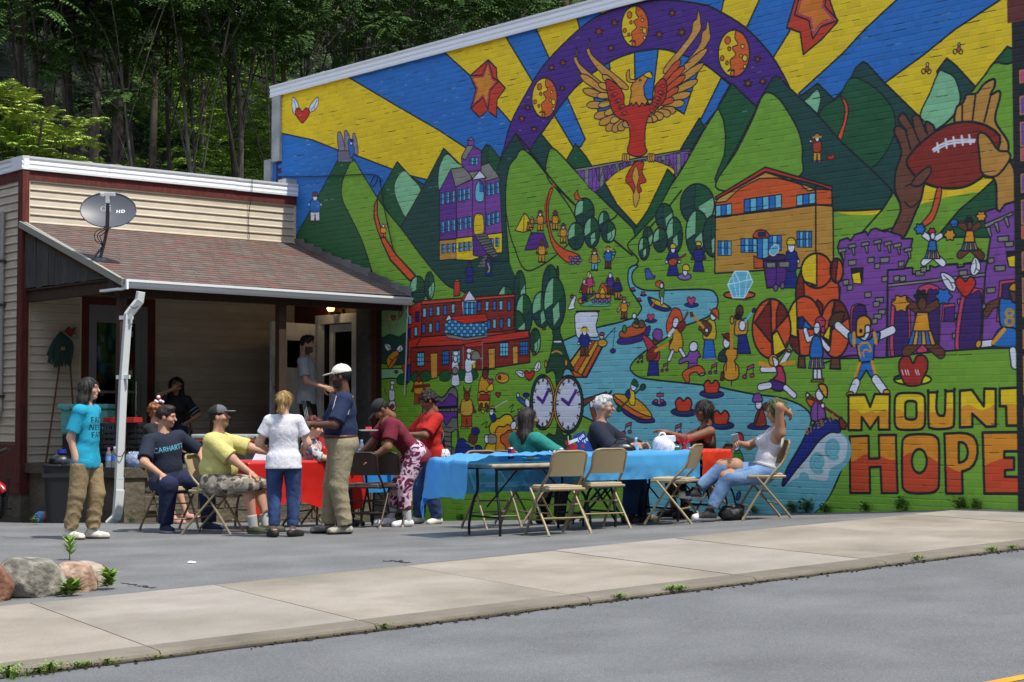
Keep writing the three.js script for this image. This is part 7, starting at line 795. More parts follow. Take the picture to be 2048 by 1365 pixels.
{
const g1 = foot(157, 1079), P1 = person('young man with long dark hair in a turquoise T-shirt, hands in khaki pockets', g1, 66, tall(g1, 753), { hip: [0, .93, .09], lean: [0, .03], twist: 8, wide: .88, shoulder: .15, head: { yaw: 20 }, skin: 'pale', hair: { t: 'long', c: 0x17110e, len: .21, back: .02 }, aR: { w: [-.16, .85, .07], pole: [-.7, 0, -1] }, aL: { w: [.16, .85, .07], pole: [.7, 0, -1] }, noL: 1, noR: 1, fR: { p: [-.1, 0, -.04], yaw: -2 }, fL: { p: [.1, 0, .1], yaw: 20 }, shirt: { c: 0x138fae, sleeve: .8, loose: .012, hem: -.165, print: printTex('#128eac', ['FAITH', 'NEVER', 'FAILS'], '#0a2436', 'bold 98px sans-serif', 0, 282) }, pants: { c: 0xa08a63, loose: .012, fold: .009, stack: .007, len: .97 }, shoes: { c: 0xcfc9be, sole: 0x6a5c4c, high: 1, patch: 0xb4aca0 } });
const g4 = foot(362, 1064), P4 = person('seated young man in a dark navy T-shirt and jeans looking right', g4, 38, 1.84, { hip: [0, .53, -.3], lean: [-.12, .02], head: { yaw: 48, pitch: 6, roll: 8 }, skin: 'tan', wide: 1.14, hair: { t: 'short', c: 0x1d120c, top: 1 }, aR: { w: [-.24, .60, .02], pole: [-1, -.1, -.4], palm: [.3, -1, 0], curl: .6 }, aL: { w: [.3, .7, -.1], pole: [1, -.2, -.5] }, fR: { p: [-.2, 0, .03], yaw: -6, pole: [-.25, .3, 1] }, fL: { p: [.26, 0, .12], yaw: 24, pole: [.4, .3, 1] }, shirt: { c: 0x10192c, sleeve: .85, loose: .012, print: printTex('#121b2e', ['CARHARTT'], '#5fa6c0', 'bold 84px monospace', -.06), hem: -.08 }, pants: { map: denimDark, c: 1, loose: .012, fold: .012 }, shoes: { c: 0x131c38, sole: 0xb9bcc4 } });
const g5 = foot(462, 1067), P5 = person('heavy seated man in a pale yellow T-shirt with a grey and black cap', g5, 80, 1.78, { hip: [0, .54, -.16], lean: [0, .03], head: { yaw: 4, pitch: -12 }, skin: 'tan', wide: 1.42, belly: .085, hair: { t: 'short', c: 0x17110d }, cap: { c: 0x121212, front: 0x58565c, brim: 0x6a6870 }, beard: .35, aR: { w: [-.17, .62, .3], pole: [-.7, -.2, -.7], palm: [.2, -1, .2], curl: .8 }, aL: { w: [.3, .82, .42], pole: [.8, -.4, -.2], palm: [0, -1, 0], curl: .1 }, fR: { p: [-.14, 0, .3], yaw: -10, pole: [-.2, .4, 1] }, fL: { p: [.12, 0, .36], yaw: 14, pole: [.2, .4, 1] }, shirt: { c: 0xd8cf7e, sleeve: .95, loose: .016, hem: -.09 }, pants: { c: 1, map: camoT, len: .56, loose: .014 }, shoes: { c: 0x3b3d26, sole: 0x55573a, sock: 0xc9c9c6 } });
const g6 = foot(566, 1075), P6 = person('blond woman with a ponytail in a white T-shirt and cuffed jeans, seen from behind', g6, 186, tall(g6, 779), { bust: 1, shoulder: .15, wide: 1.2, head: { yaw: -14 }, skin: 'pale', hair: { t: 'tail', c: 0x8a6a3c, c2: 0xc2a066 }, aR: { w: [-.2, 1.0, .25], pole: [-.6, -.3, -.6] }, aL: { w: [.2, 1.02, .24], pole: [.6, -.3, -.6] }, fL: { p: [.105, 0, 0], yaw: 20 }, fR: { p: [-.11, 0, .02], yaw: -40 }, shirt: { c: 0xecebf2, sleeve: .62, loose: .012, hem: -.12 }, pants: { map: denim, c: 1, len: .94, cuff: 1, stack: .003 }, shoes: { c: 0x15140f, sole: 0x2b2620 } });
const g8 = foot(682, 1068), P8 = person('tall man in a navy polo shirt, khaki trousers and a cream cap', g8, -78, tall(g8, 728), { wide: 1.14, belly: .055, head: { yaw: -16, pitch: 4 }, skin: 'deep', hair: { t: 'short', c: 0x0c0a09 }, beard: .6, cap: { c: 0xe0dac8, brim: 0xdcd5c2 }, aL: { w: [.2, 1.12, .34], pole: [.5, -.5, -.7], palm: [-.6, -.6, 0], curl: .5 }, aR: { w: [-.16, 1.13, .36], pole: [-.5, -.5, -.7], curl: .5 }, fL: { p: [.1, 0, -.03], yaw: 6 }, fR: { p: [-.1, 0, .12], yaw: -4 }, shirt: { c: 0x14264e, sleeve: .88, loose: .016, collar: 0x14264e, piping: 1, hem: -.04 }, pants: { c: 0xa3977a, loose: .014, stack: .005, belt: 0x5a2c1c, waist: .085, fold: .01 }, shoes: { c: 0x6e6a60, sole: 0x2c2a28, patch: 0x9c9688 } });
const g9 = at(612, 930, 25.2); g9.y = FLOOR_Y; const P9 = person('bearded man in a white T-shirt and striped black track pants in the side doorway', g9, 84, tall(g9, 669), { head: { yaw: -2, pitch: 4 }, skin: 'tan', hair: { t: 'short', c: 0x14100d, top: 1 }, beard: .85, aR: { w: [-.2, 1.02, .28], pole: [-.4, -.4, -.8] }, aL: { w: [.18, 1.02, .28], pole: [.4, -.4, -.8] }, shirt: { c: 0xaeb0b6, sleeve: .75, loose: .01, hem: -.14 }, pants: { c: 0x101114, stripe: 1 }, shoes: { c: 0x222222 } });
const g10 = foot(800, 1047, 19.4), P10 = person('woman in a maroon T-shirt and purple patterned trousers bending over the table', g10, -72, 1.66, { hip: [0, .9, -.16], lean: [0, .78], bow: .25, bust: 1, wide: 1.34, head: { yaw: 0, pitch: 48 }, skin: 'brown', hair: { t: 'short', c: 0x0d0b0a }, cap: { c: 0x17181c, brim: 0x17181c }, aL: { w: [.2, .82, .42], pole: [.6, 0, -.8], palm: [0, -1, 0] }, aR: { w: [-.2, .84, .5], pole: [-.6, 0, -.8] }, fL: { p: [.09, 0, -.06], yaw: 0 }, fR: { p: [-.1, 0, .12], yaw: 0 }, shirt: { c: 0x7a1230, sleeve: .7, loose: .014, hem: -.16 }, pants: { map: floralT, c: 1, len: .84, loose: .004 }, shoes: { c: 0xd6d6d8, sole: 0xcfcfd2, sock: 0xd0d0d6 } });
const g11 = foot(858, 1046, 20.6), P11 = person('woman in a bright red T-shirt and jeans looking down at her hands', g11, -62, tall(g11, 778), { bust: 1, wide: 1.26, head: { yaw: -8, pitch: 24 }, skin: 'brown', hair: { t: 'curly', c: 0x1c100c, n: 46 }, lean: [0, .1], hip: [0, .92, -.05], aL: { w: [.06, 1.16, .34], pole: [.8, -.4, -.3], palm: [-.5, 0, 1], curl: .7 }, aR: { w: [-.14, 1.12, .38], pole: [-.6, -.4, -.5] }, fL: { p: [.12, 0, -.06], yaw: 20 }, fR: { p: [-.1, 0, .1], yaw: 0 }, shirt: { c: 0xc41a10, sleeve: .85, loose: .014, hem: -.1 }, pants: { map: denim, c: 1, loose: .014, stack: .004 }, shoes: { c: 0xc9c4ba, sole: 0xa09a8c } });
const g2 = at(350, 900, 25.0); g2.y = FLOOR_Y; const P2 = person('woman with long dark hair drinking from a can in the shade of the porch', g2, 8, 1.66, { hip: [0, .52, -.1], bust: 1, skin: 'olive', hair: { t: 'long', c: 0x0f0b0a, len: .36 }, head: { pitch: -10 }, aR: { w: [-.03, 1.14, .1], pole: [-1, -.5, .2], dir: [.5, .6, .1], palm: [.6, -.2, -.6], curl: .9 }, aL: { w: [.2, .62, .1], pole: [1, -.2, -.6] }, fL: { p: [.14, 0, .3] }, fR: { p: [-.14, 0, .3] }, shirt: { c: 0x23232a, sleeve: .9, loose: .01, cuff: [0, 1, 2] }, pants: { map: denimDark, c: 1 }, shoes: { c: 0x222222 } });
const g3 = foot(326, 1046, 21.5); const P3 = person('person with curly ginger hair under a red and white bow, seated on the porch edge', g3, 74, 1.6, { hip: [0, .86, -.12], bust: 1, wide: 1.22, skin: 'tan', hair: { t: 'curly', c: 0x5c2a10, c2: 0xa86a34, n: 90 }, head: { yaw: 6, pitch: 4 }, aR: { w: [-.12, 1.08, .3], pole: [-.7, -.7, -.2], curl: .8 }, aL: { w: [.12, 1.08, .3], pole: [.7, -.7, -.2] }, fL: { p: [.1, .05, .3] }, fR: { p: [-.1, .0, .22] }, shirt: { c: 0x0e0f12, sleeve: .9, loose: .014, back: 1, print: printTex('#0f1013', ['ZOO', 'CREW'], '#6f9fb8', 'bold 76px sans-serif', .3) }, pants: { c: 0x2a2c33, len: .62 }, shoes: { c: 0xb07a72, sole: 0x8a6a64 } });
const g7 = foot(648, 1046, 19.8), P7 = person('red-haired person in a pale patterned vest seated behind the red table', g7, 70, 1.62, { hip: [0, .56, -.15], skin: 'pale', head: { yaw: 10, pitch: 16 }, hair: { t: 'curly', c: 0x3a120c, c2: 0x70261a, n: 40 }, fL: { p: [.12, 0, .3] }, fR: { p: [-.12, 0, .3] }, aR: { w: [-.16, .82, .3], pole: [-1, -.3, -.3] }, aL: { w: [.16, .82, .3], pole: [1, -.3, -.3] }, shirt: { c: 0xa9a8a4, map: dtex(128, 128, (u, v) => { const a = tn(u, v, 9, 4, 2); return a > .08 ? [.25, .3, .4] : a < -.1 ? [.75, .6, .5] : [.66, .68, .66]; }), sleeve: 1.1 }, pants: { c: 0x2c2f3a }, shoes: { c: 0x333333 } });
const g12 = foot(1068, 1046, 19.4), P12 = person('woman with long dark hair in a teal blouse seated with her back half turned', g12, 128, 1.74, { hip: [0, .54, -.1], bust: 1, wide: 1.3, skin: 'olive', head: { yaw: -22, pitch: 4 }, hair: { t: 'long', c: 0x120d0c, c2: 0x3a2c28, len: .36 }, fL: { p: [.14, 0, .22] }, fR: { p: [-.14, 0, .26] }, aR: { w: [-.2, .78, .3], pole: [-1, -.3, -.3] }, aL: { w: [.2, .78, .3], pole: [1, -.3, -.3] }, shirt: { c: 0x1f8f84, sleeve: 1.1, loose: .014 }, pants: { c: 0x15151a }, shoes: { c: 0x26221f } });
const g13 = foot(1232, 1044, 19.3), P13 = person('white-haired old man with glasses in a navy sweatshirt at the blue table', g13, 76, 1.86, { hip: [0, .55, -.2], lean: [0, .12], wide: 1.24, belly: .06, skin: 'tan', head: { yaw: 6, pitch: 2 }, hair: { t: 'short', c: 0x9a9894, c2: 0xd6d4d0, rough: .02, top: 1 }, fL: { p: [.12, 0, .28] }, fR: { p: [-.12, 0, .16], yaw: 0 }, aR: { w: [-.16, .82, .2], pole: [-1, -.4, -.4] }, aL: { w: [.14, .82, .26], pole: [1, -.4, -.4] }, shirt: { c: 0x121a30, sleeve: 1.85, loose: .016 }, pants: { map: denim, c: 1, loose: .012 }, shoes: { c: 0x3a3028, sole: 0x1d1916, patch: 0x6a5a4a } });
for (const s of [-1, 1]) mesh('glasses', [new THREE.TorusGeometry(.021, .002, 6, 20).applyQuaternion(new THREE.Quaternion().setFromUnitVectors(V(0, 0, 1), P13.hl(0, 0, 1).sub(P13.hl(0, 0, 0)).normalize())).translate(...P13.hl(s * .031, .015, .098).toArray()), rod(P13.hl(s * .052, .017, .096), P13.hl(s * .078, .015, -.005), .002)], metal(0x6a6258, .3), P13.T);
const g14 = foot(1396, 1032, 19.75), P14 = person('dark-haired woman in a black tank top reaching across the table end', g14, -80, 1.76, { hip: [0, .55, -.12], bust: 1, wide: 1.12, lean: [0, .08], skin: 'brown', head: { yaw: 10, pitch: 10 }, hair: { t: 'bob', c: 0x120d0c, c2: 0x2e2422 }, aL: { w: [.1, .98, .39], pole: [.8, -.8, -.1], palm: [0, -1, 0], curl: .6 }, aR: { w: [-.14, .92, .32], pole: [-1, -.4, -.2] }, fL: { p: [.1, 0, .16] }, fR: { p: [-.12, 0, .26] }, shirt: { c: 0x101012, sleeve: 0, tank: 1 }, pants: { c: 0x17110f, len: .8 }, shoes: { c: 0x2c1c16, sole: 0x2c1c16 } });
const g15 = foot(1494, 1034, 18.4), P15 = person('woman in white tank top and ripped jeans leaning back, arm behind her head', g15, -84, 1.75, { hip: [0, .52, -.18], bust: 1, wide: 1.08, lean: [0, -.32], skin: 'olive', head: { yaw: -4, pitch: 14 }, hair: { t: 'curly', c: 0x2a2312, c2: 0x5a6a26, n: 90 }, aL: { w: [.06, 1.14, -.46], pole: [.15, 1, 0], dir: [-.5, -.2, -.3], palm: [-.6, 0, .6], curl: .5 }, aR: { w: [-.06, .82, .06], pole: [-1, -.4, -.2], curl: .8 }, fL: { p: [.1, 0, .44], yaw: 0, pole: [.1, .8, 1] }, fR: { p: [-.06, .22, .56], yaw: 8, pitch: -4, pole: [-.1, 1, .6] }, shirt: { c: 0xd8d6dc, sleeve: 0, tank: 1, hem: -.05, fold: .004 }, pants: { map: denimPale, c: 1, len: .93, belt: 0xd2d0cc, waist: .07 }, shoes: { c: 0x16161a, sole: 0xcfcfcf, toe: 0xd2d2d2, high: 1, lace: 1 } });
for (const l of [P15.legL, P15.legR]) { const h = l === P15.legR ? .3 : .08, k = l[0].clone().add(V(0, .02, .014)), e = l[0].clone().lerp(P15.hip, h).add(V(0, .022, 0)), g = skin([cone(k, e, .071, .078 + h * .06), ell(k, [.076, .06, .07])], .009, .02); mesh('bare_knee', bakeColor(g, (v, c) => c.setRGB(...SKIN.olive)), skinMat, P15.T); }
const bow = thing('hair_bow', 'red and white bow in the curly ginger hair', 'hair bow', P3.world(P3.hl(.0, .135, .02))); mesh('bow', [rod([0, 0, 0], [0, .055, 0], .035, .03, 12)], std(0x9c1018, .3), bow); mesh('ruffle', [0, 1, 2, 3, 4, 5].map(i => new THREE.SphereGeometry(.02, 8, 6).translate(.045 * cos(i), .012 * (i % 2) + .01, .045 * sin(i))).concat([new THREE.SphereGeometry(.026, 8, 6).translate(-.01, .07, 0)]), std(0xc9c9d2, .5), bow);
const sw = thing('sandwich', 'half-eaten hot dog bun held by the ginger-haired person', 'sandwich', P3.world(V(.0, 1.14, .38))); mesh('bun', [rod([-.06, 0, -.02], [.06, 0, -.02], .022), rod([-.06, 0, .02], [.06, 0, .02], .022)], std(0xb07a3c, .8), sw); mesh('sausage', rod([-.07, .015, 0], [.07, .015, 0], .014), std(0x6a2216, .5), sw);
const cn = thing('drink_can', 'silver can held to the mouth of the woman in the porch shade', 'can', P2.world(P2.hl(0, -.05, .13))); mesh('can', rod([0, 0, 0], [.005, .045, .1], .03, .03, 18), metal(0xc9ccd0, .3), cn); mesh('lid', rod([.005, .0455, .101], [.0055, .048, .105], .027, .026, 18), metal(0xe0e2e4, .25), cn);
const ph = thing('phone', 'smartphone held in the lap of the woman in the white tank top', 'phone', P15.world(P15.armR[1].clone().add(P15.armR[1].clone().sub(P15.armR[0]).normalize().multiplyScalar(.1)).add(V(0, .03, 0))), -.3); mesh('case', box(.075, .012, .145, 0, 0, 0, .004), std(0x9a9da2, .3), ph); mesh('screen', box(.068, .003, .135, 0, .0075, 0), std(0x0a0b0d, .08), ph); ph.rotation.x = -1.0;
const hb = P11.world(V(.16, .80, -.2)), bag = thing('shoulder_bag', 'small white patterned bag hanging at the hip of the woman in red', 'bag', at(884, 912, -hb.z + -.05)); mesh('pouch', skin([ell(V(0, 0, 0), [.1, .105, .055])], .008, .01, { cuts: [{ p: V(0, .08, 0), n: UP }], disp: folds(3, .006) }), std(0xffffff, .8, { map: dtex(128, 128, (u, v) => { const a = tn(u, v, 8, 7, 2); return a > .12 ? [.6, .2, .25] : a < -.16 ? [.3, .3, .4] : [.85, .84, .86]; }) }), bag); bag.children[0].geometry = uvm(bag.children[0].geometry, 4); bag.children[0].castShadow = true; const sp = P11.world(P11.neck.clone().add(V(-.1, -.03, -.06))).sub(bag.position), sp2 = P11.world(P11.chest.clone().add(V(.17, -.1, -.1))).sub(bag.position); mesh('strap', tube([V(-.07, .07, 0), sp2, sp], .009, 20, 6), std(0x6b4632, .7), bag);
}

const capM = std(0x8a8171, .7);
function foldingChair(name, label, paintM, padM, p, yaw, group) {   // origin on the ground, sitter faces +z
const T = thing(name, label, 'chair', p, yaw * PI / 180, group), r = .0125; T.scale.setScalar(1.07); const x0 = .205, x1 = .185;
for (const s of [-1, 1]) {
mesh('front_leg', tube([V(s * x1, .76, -.235), V(s * x1, .60, -.18), V(s * x0, .42, -.02), V(s * x0, .02, .24), V(s * x0, .0, .25)], r, 26, 8), paintM, T);
mesh('rear_leg', tube([V(s * (x0 + .024), .435, .12), V(s * (x0 + .024), .40, .09), V(s * (x0 + .024), .02, -.235), V(s * (x0 + .024), 0, -.245)], r, 18, 8), paintM, T);
mesh('foot_cap', rod([s * x0, 0, .252], [s * x0, .03, .236], .0145, .0145, 8), capM, T); mesh('foot_cap', rod([s * (x0 + .024), 0, -.246], [s * (x0 + .024), .03, -.228], .0145, .0145, 8), capM, T);
mesh('side_rail', beam(V(s * (x0 - .012), .425, -.16), V(s * (x0 - .012), .432, .19), .008, .03), paintM, T);
}
mesh('back_frame', tube([V(-x1, .66, -.2), V(-x1, .74, -.228), V(-x1 + .03, .78, -.242), V(0, .79, -.252), V(x1 - .03, .78, -.242), V(x1, .74, -.228), V(x1, .66, -.2)], r, 34, 8), paintM, T);
{ const g = new THREE.PlaneGeometry(1, 1, 12, 6), q = g.attributes.position; for (let i = 0; i < q.count; i++) { const u = q.getX(i) * 2, v = q.getY(i) + .5, y = .555 + v * .225; q.setXYZ(i, u * x1, y, -.165 - (y - .555) * .33 - .03 * (1 - u * u)); } g.computeVertexNormals(); const b = g.clone(); b.translate(0, 0, -.008); mesh('backrest', [g, b], new THREE.MeshStandardMaterial({ color: paintM.color, roughness: .5, side: THREE.DoubleSide }), T); }
mesh('seat', [new RoundedBoxGeometry(.40, .03, .40, 3, .014).translate(0, .432, .0)], paintM, T); mesh('seat_pad', new RoundedBoxGeometry(.36, .03, .35, 3, .014).translate(0, .452, .005), padM, T);
mesh('crossbar', rod([-x0, .13, .175], [x0, .13, .175], .008), paintM, T); mesh('crossbar', rod([-x0 - .02, .16, -.125], [x0 + .02, .16, -.125], .008), paintM, T); mesh('crossbar', rod([-x0 - .02, .28, -.025], [x0 + .02, .28, -.025], .008), paintM, T); return T;
}
const beige = std(0xa3926f, .45, { map: rep(patchT, 4), metalness: .1 }), beigePad = std(0xa8977a, .85, { bumpMap: rep(weaveT, 4), bumpScale: .001 }), brownCh = std(0x3a2c24, .5, { metalness: .2 }), brownPad = std(0x5a4a3e, .8), blackCh = std(0x17171a, .5, { metalness: .2 });
const gB = p => { const q = p.clone(); q.y = gy(q.x, q.z); return q; };
const put = (name, label, m, pad, px, py, yaw, Z) => { const p = Z ? gB(at(px, py, Z)) : foot(px, py); return foldingChair(name, label, m, pad, p, yaw); };
foldingChair('folding_chair', 'beige folding chair under the seated man in the navy T-shirt', beige, beigePad, gB(foot(362, 1064).add(V(-.17, 0, -.24))), 38);
foldingChair('folding_chair', 'beige folding chair under the heavy man in yellow, its back to the left', beige, beigePad, gB(foot(462, 1067).add(V(-.2, 0, -.04))), 80);
put('folding_chair', 'empty beige folding chair nearest the sidewalk, its back toward the street', beige, beigePad, 1115, 1071, -152, 17.35);
put('folding_chair', 'empty beige folding chair second along the near side of the blue table', beige, beigePad, 1196, 1060, -152, 17.95);
put('folding_chair', 'empty beige folding chair turned side-on at the right end of the blue table', beige, beigePad, 1350, 1050, -112, 18.3);
foldingChair('folding_chair', 'beige folding chair under the woman in the white tank top', beige, beigePad, gB(foot(1494, 1034, 18.4).add(V(.17, 0, -.02))), -84);
const dusk = std(0x7a6b55, .5, { metalness: .1 });
put('folding_chair', 'tan folding chair on the far side of the blue table by its bare corner', dusk, std(0x6e5f4c, .8), 985, 1056, 30, 18.9); 
foldingChair('folding_chair', 'tan folding chair under the woman in the teal blouse', dusk, std(0x6e5f4c, .8), gB(foot(1068, 1046, 19.4).add(V(-.1, 0, .1))), 128);
foldingChair('folding_chair', 'black folding chair under the old man in navy', blackCh, blackCh, gB(foot(1232, 1044, 19.3).add(V(-.2, 0, -.05))), 76);
foldingChair('folding_chair', 'dark folding chair under the woman in the black tank top', dusk, std(0x4a4038, .8), gB(foot(1396, 1032, 19.75).add(V(.13, 0, -.03))), -80);
put('folding_chair', 'dark brown folding chair behind the man in khaki, left of its twin', brownCh, brownPad, 731, 1046, 168, 19.3);
put('folding_chair', 'dark brown folding chair between its twin and the woman in maroon', brownCh, brownPad, 772, 1046, 172, 19.5);
foldingChair('folding_chair', 'folding chair under the woman drinking on the porch', dusk, dusk, V(P2pos().x - .02, FLOOR_Y, P2pos().z - .1), 8);
foldingChair('folding_chair', 'folding chair under the red-haired person behind the red table', dusk, dusk, gB(foot(648, 1046, 19.8).add(V(-.15, 0, -.06))), 70);
function P2pos() { return at(350, 900, 25.0); }

const topM = std(0xb3a78e, .5, { map: rep(patchT, 2) }), legM = std(0x14161a, .45, { metalness: .3 });
function foldingTable(label, C, L, Wd, top, legMat = legM) {   // C: near-left corner on the ground plan; long side along the street
const y = top, A = SA, B = SB, T = thing('folding_table', label, 'table', [C.x, 0, C.z], 0), P = (a, b, h) => V(A.x * a + B.x * b, h, A.z * a + B.z * b), G = (a, b) => gy(C.x + A.x * a + B.x * b, C.z + A.z * a + B.z * b);
const M = new THREE.Matrix4().makeBasis(A, UP, A.clone().cross(UP)).setPosition(P(L / 2, Wd / 2, y - .022)); mesh('tabletop', box(L, .042, Wd, 0, 0, 0, .018).applyMatrix4(M), topM, T); mesh('apron', [beam(P(.08, .06, y - .055), P(L - .08, .06, y - .055), .02, .03), beam(P(.08, Wd - .06, y - .055), P(L - .08, Wd - .06, y - .055), .02, .03)], legMat, T);
for (const a of [.2, L - .2]) { const o = a < L / 2 ? 1 : -1; for (const b of [.2, Wd - .2]) { const sp = b < Wd / 2 ? -.1 : .1; mesh('leg', tube([P(a, b, y - .05), P(a, b, y - .3), P(a - o * .01, b + sp * .35, y - .36), P(a - o * .03, b + sp, G(a, b + sp) + .12), P(a - o * .03, b + sp, G(a, b + sp))], .0145, 34, 8), legMat, T); } mesh('crossbar', rod(P(a - o * .025, .12, y - .55), P(a - o * .025, Wd - .12, y - .55), .011), legMat, T); mesh('brace', rod(P(a, Wd / 2, y - .45), P(a + o * .42, Wd / 2, y - .05), .009), legMat, T); }
return { T, P, y, C };
}
function clothSheet(nu, nv, f, mat, name, label, cat, p, disp) {
const g = new THREE.PlaneGeometry(1, 1, nu, nv), q = g.attributes.position, n = q.count; for (let i = 0; i < n; i++) { const u = q.getX(i) + .5, v = q.getY(i) + .5, w = f(u, v); q.setXYZ(i, w.x, w.y, w.z); } g.computeVertexNormals(); const b = g.clone(), N = g.attributes.normal, Q = b.attributes.position; for (let i = 0; i < n; i++) Q.setXYZ(i, q.getX(i) - N.getX(i) * .0008, q.getY(i) - N.getY(i) * .0008, q.getZ(i) - N.getZ(i) * .0008);
const m = mesh(name, g, mat, scene); m.position.set(p.x, p.y || 0, p.z); return tag(m, label, cat);
}
const film = (c, tr) => new THREE.MeshPhysicalMaterial({ color: c, roughness: .38, transmission: tr, thickness: 0, side: THREE.DoubleSide, specularIntensity: .6 });
{
const F = foot(1005, 1077, 17.3), C = F.clone().addScaledVector(SA, -.2).addScaledVector(SB, -.1), top = gy(F.x, F.z) + .735;
const T1 = foldingTable('long folding table with a bare beige corner under the blown blue sheet', C, 1.52, .74, top), C2 = C.clone().addScaledVector(SA, 1.53), T2 = foldingTable('second folding table continuing the row under the blue sheet', C2, 1.24, .74, top + .012);
const L = 2.79, W = .74; const fn = (u, v) => {
const a = mix(-.62, L + .02, u), near = a < .72 ? -.004 - .03 * sst(.72, -.1, a) : mix(-.1, .27, sst(.72, 1.25, a)), s = mix(-near, W + .40, v);   // s runs from the near hem over the top to the far hem
const cr = abs(fbm(a * 2.2 + s * 1.5, s * 3 - a, 6, 4)), wr = .03 * fbm(a * 4, s * 5, 2, 3) + .05 * (.22 - sqrt(cr * .12)), wr2 = .05 * fbm(a * 4 + 5, s * 2 + a, 8, 4); let b = s, h = top + .016 + (a > 1.5 ? .012 : 0) + abs(wr) * 1.4;
if (s < 0) { b = -.012 - .02 * min(1, -s * 8) + wr2 * min(1, -s * 5) * 1.5; h = top + .012 + s + .004; }
if (s > W) { b = W + .012 + .03 * min(1, (s - W) * 6) + wr2 * 2.2 * min(1, (s - W) * 4); h = top + .012 - (s - W) * (1 + .12 * fbm(a * 2, 4, 1, 2)); }
if (a > .55 && a < 1.6 && s > 0 && s < W) h += .035 * max(0, fbm(a * 3.2, s * 4, 5, 3)) * 2;
if (a < .0) { const d = -a; const dd = max(0, d - .27); h -= .02 * sst(0, .06, d) + .10 * d + dd * (1 - .5 * sst(W, W + .3, s)) + .03 * fbm(a * 5, s * 4, 3, 2); b += d * .3 * fbm(s * 5, a * 3, 1, 2); const e = min(d, .27) + dd * .16; return V(-SA.x * e + SB.x * b, h, -SA.z * e + SB.z * b); }
return V(SA.x * a + SB.x * b, h, SA.z * a + SB.z * b);
};
clothSheet(120, 70, fn, film(0x5ab4f2, .45), 'tablecloth', 'bright blue plastic sheet over the long table row, blown up at its open end', 'tablecloth', C);
const C3 = C.clone().addScaledVector(SA, 2.99).addScaledVector(SB, .12), t3 = foldingTable('short table under the red cloth at the end of the blue row', C3, .4, .7, top + .03); const f3 = (u, v) => { const a = mix(-.02, .46, u), s = mix(-.34 + .16 * u, .98, v), wr = .03 * fbm(a * 5, s * 3, 4, 3); let b = clamp(s, -.02, .76), h = top + .05; if (s < 0) { h += s * (1 - .1 * u); b = -.02 + wr * min(1, -s * 6) * 1.6; } if (s > .74) h -= s - .74; const aa = a > .42 ? .43 : a; return V(SA.x * (aa + wr * .3) + SB.x * b, h, SA.z * (aa + wr * .3) + SB.z * b); };
clothSheet(40, 50, f3, film(0xd03a24, .15), 'tablecloth', 'red plastic cloth at the right end of the blue table row', 'tablecloth', C3);
const on = (px, py, k = .4) => onPlane(px, py, V(0, top + .03, 0), UP);
const TZ = (px, b) => { let best = null; for (let a = 0; a < 3.4; a += .01) { const x = C.x + SA.x * a + SB.x * b, z = C.z + SA.z * a + SB.z * b, q = 1024 + x / -z * FOC; if (!best || abs(q - px) < best[0]) best = [abs(q - px), x, z]; } return V(best[1], top + .03, best[2]); };
const canTex = (bg, f) => { const c = document.createElement('canvas'); c.width = 256; c.height = 128; const x = c.getContext('2d'); x.fillStyle = bg; x.fillRect(0, 0, 256, 128); f(x); const t = new THREE.CanvasTexture(c); t.colorSpace = THREE.SRGBColorSpace; return t; };
function can(name, label, p, r, h, tex) { const T = thing(name, label, 'can', p); mesh('label_band', rod([0, .006, 0], [0, h - .012, 0], r, r, 24, true), std(0xffffff, .3, { map: tex, metalness: .3 }), T); mesh('rim', [rod([0, h - .012, 0], [0, h, 0], r, r * .84, 24), rod([0, 0, 0], [0, .007, 0], r * .8, r, 24)], metal(0xc4c6ca, .3), T); return T; }
function bottle(label, p, h, capC, labC, col = 0xdfeaf0, group) { const T = thing('water_bottle', label, 'bottle', p, 0, group), s = h / .2; mesh('body', lathe([[0, 0], [.028, .0], [.031, .008], [.031, .06], [.029, .066], [.031, .072], [.031, .125], [.026, .15], [.013, .176], [.0125, .19], [0, .191]].map(([x, y]) => [x * s, y * s]), 20), new THREE.MeshPhysicalMaterial({ color: col, roughness: .12, transmission: .85, thickness: 0 }), T); mesh('cap', rod([0, .186 * s, 0], [0, .205 * s, 0], .0145 * s, .0145 * s, 14), std(capC, .4), T); mesh('label_band', rod([0, .07 * s, 0], [0, .115 * s, 0], .0318 * s, .0318 * s, 20, true), std(labC, .5), T); return T; }
can('soda_can', 'dark blue and red soda can on the blue sheet left of the teal blouse', TZ(1022, .45), .034, .125, canTex('#1b2150', x => { x.fillStyle = '#b01e2c'; x.fillRect(0, 0, 60, 128); x.fillRect(150, 0, 60, 128); x.fillStyle = '#d8d8e0'; x.font = 'italic bold 40px serif'; x.fillText('pepsi', 60, 80); x.fillText('pepsi', 190, 80); }));
can('soda_can', 'green and red soda can in front of the white plastic bag', TZ(1355, .3), .033, .12, canTex('#2c7a38', x => { x.fillStyle = '#8a2420'; x.beginPath(); x.arc(70, 64, 34, 0, 7); x.arc(200, 64, 34, 0, 7); x.fill(); }));
can('soda_can', 'silver patterned can beside the tinsel wreath', TZ(1122, .55), .033, .11, canTex('#b8b4ac', x => { x.fillStyle = '#3a5a8a'; x.fillRect(40, 10, 40, 100); x.fillStyle = '#b06a3a'; x.fillRect(150, 30, 50, 70); }));
bottle('small clear water bottle between the black handbag and the white plastic bag', TZ(1271, .5), .21, 0xe6e6ea, 0x7fb0d8);
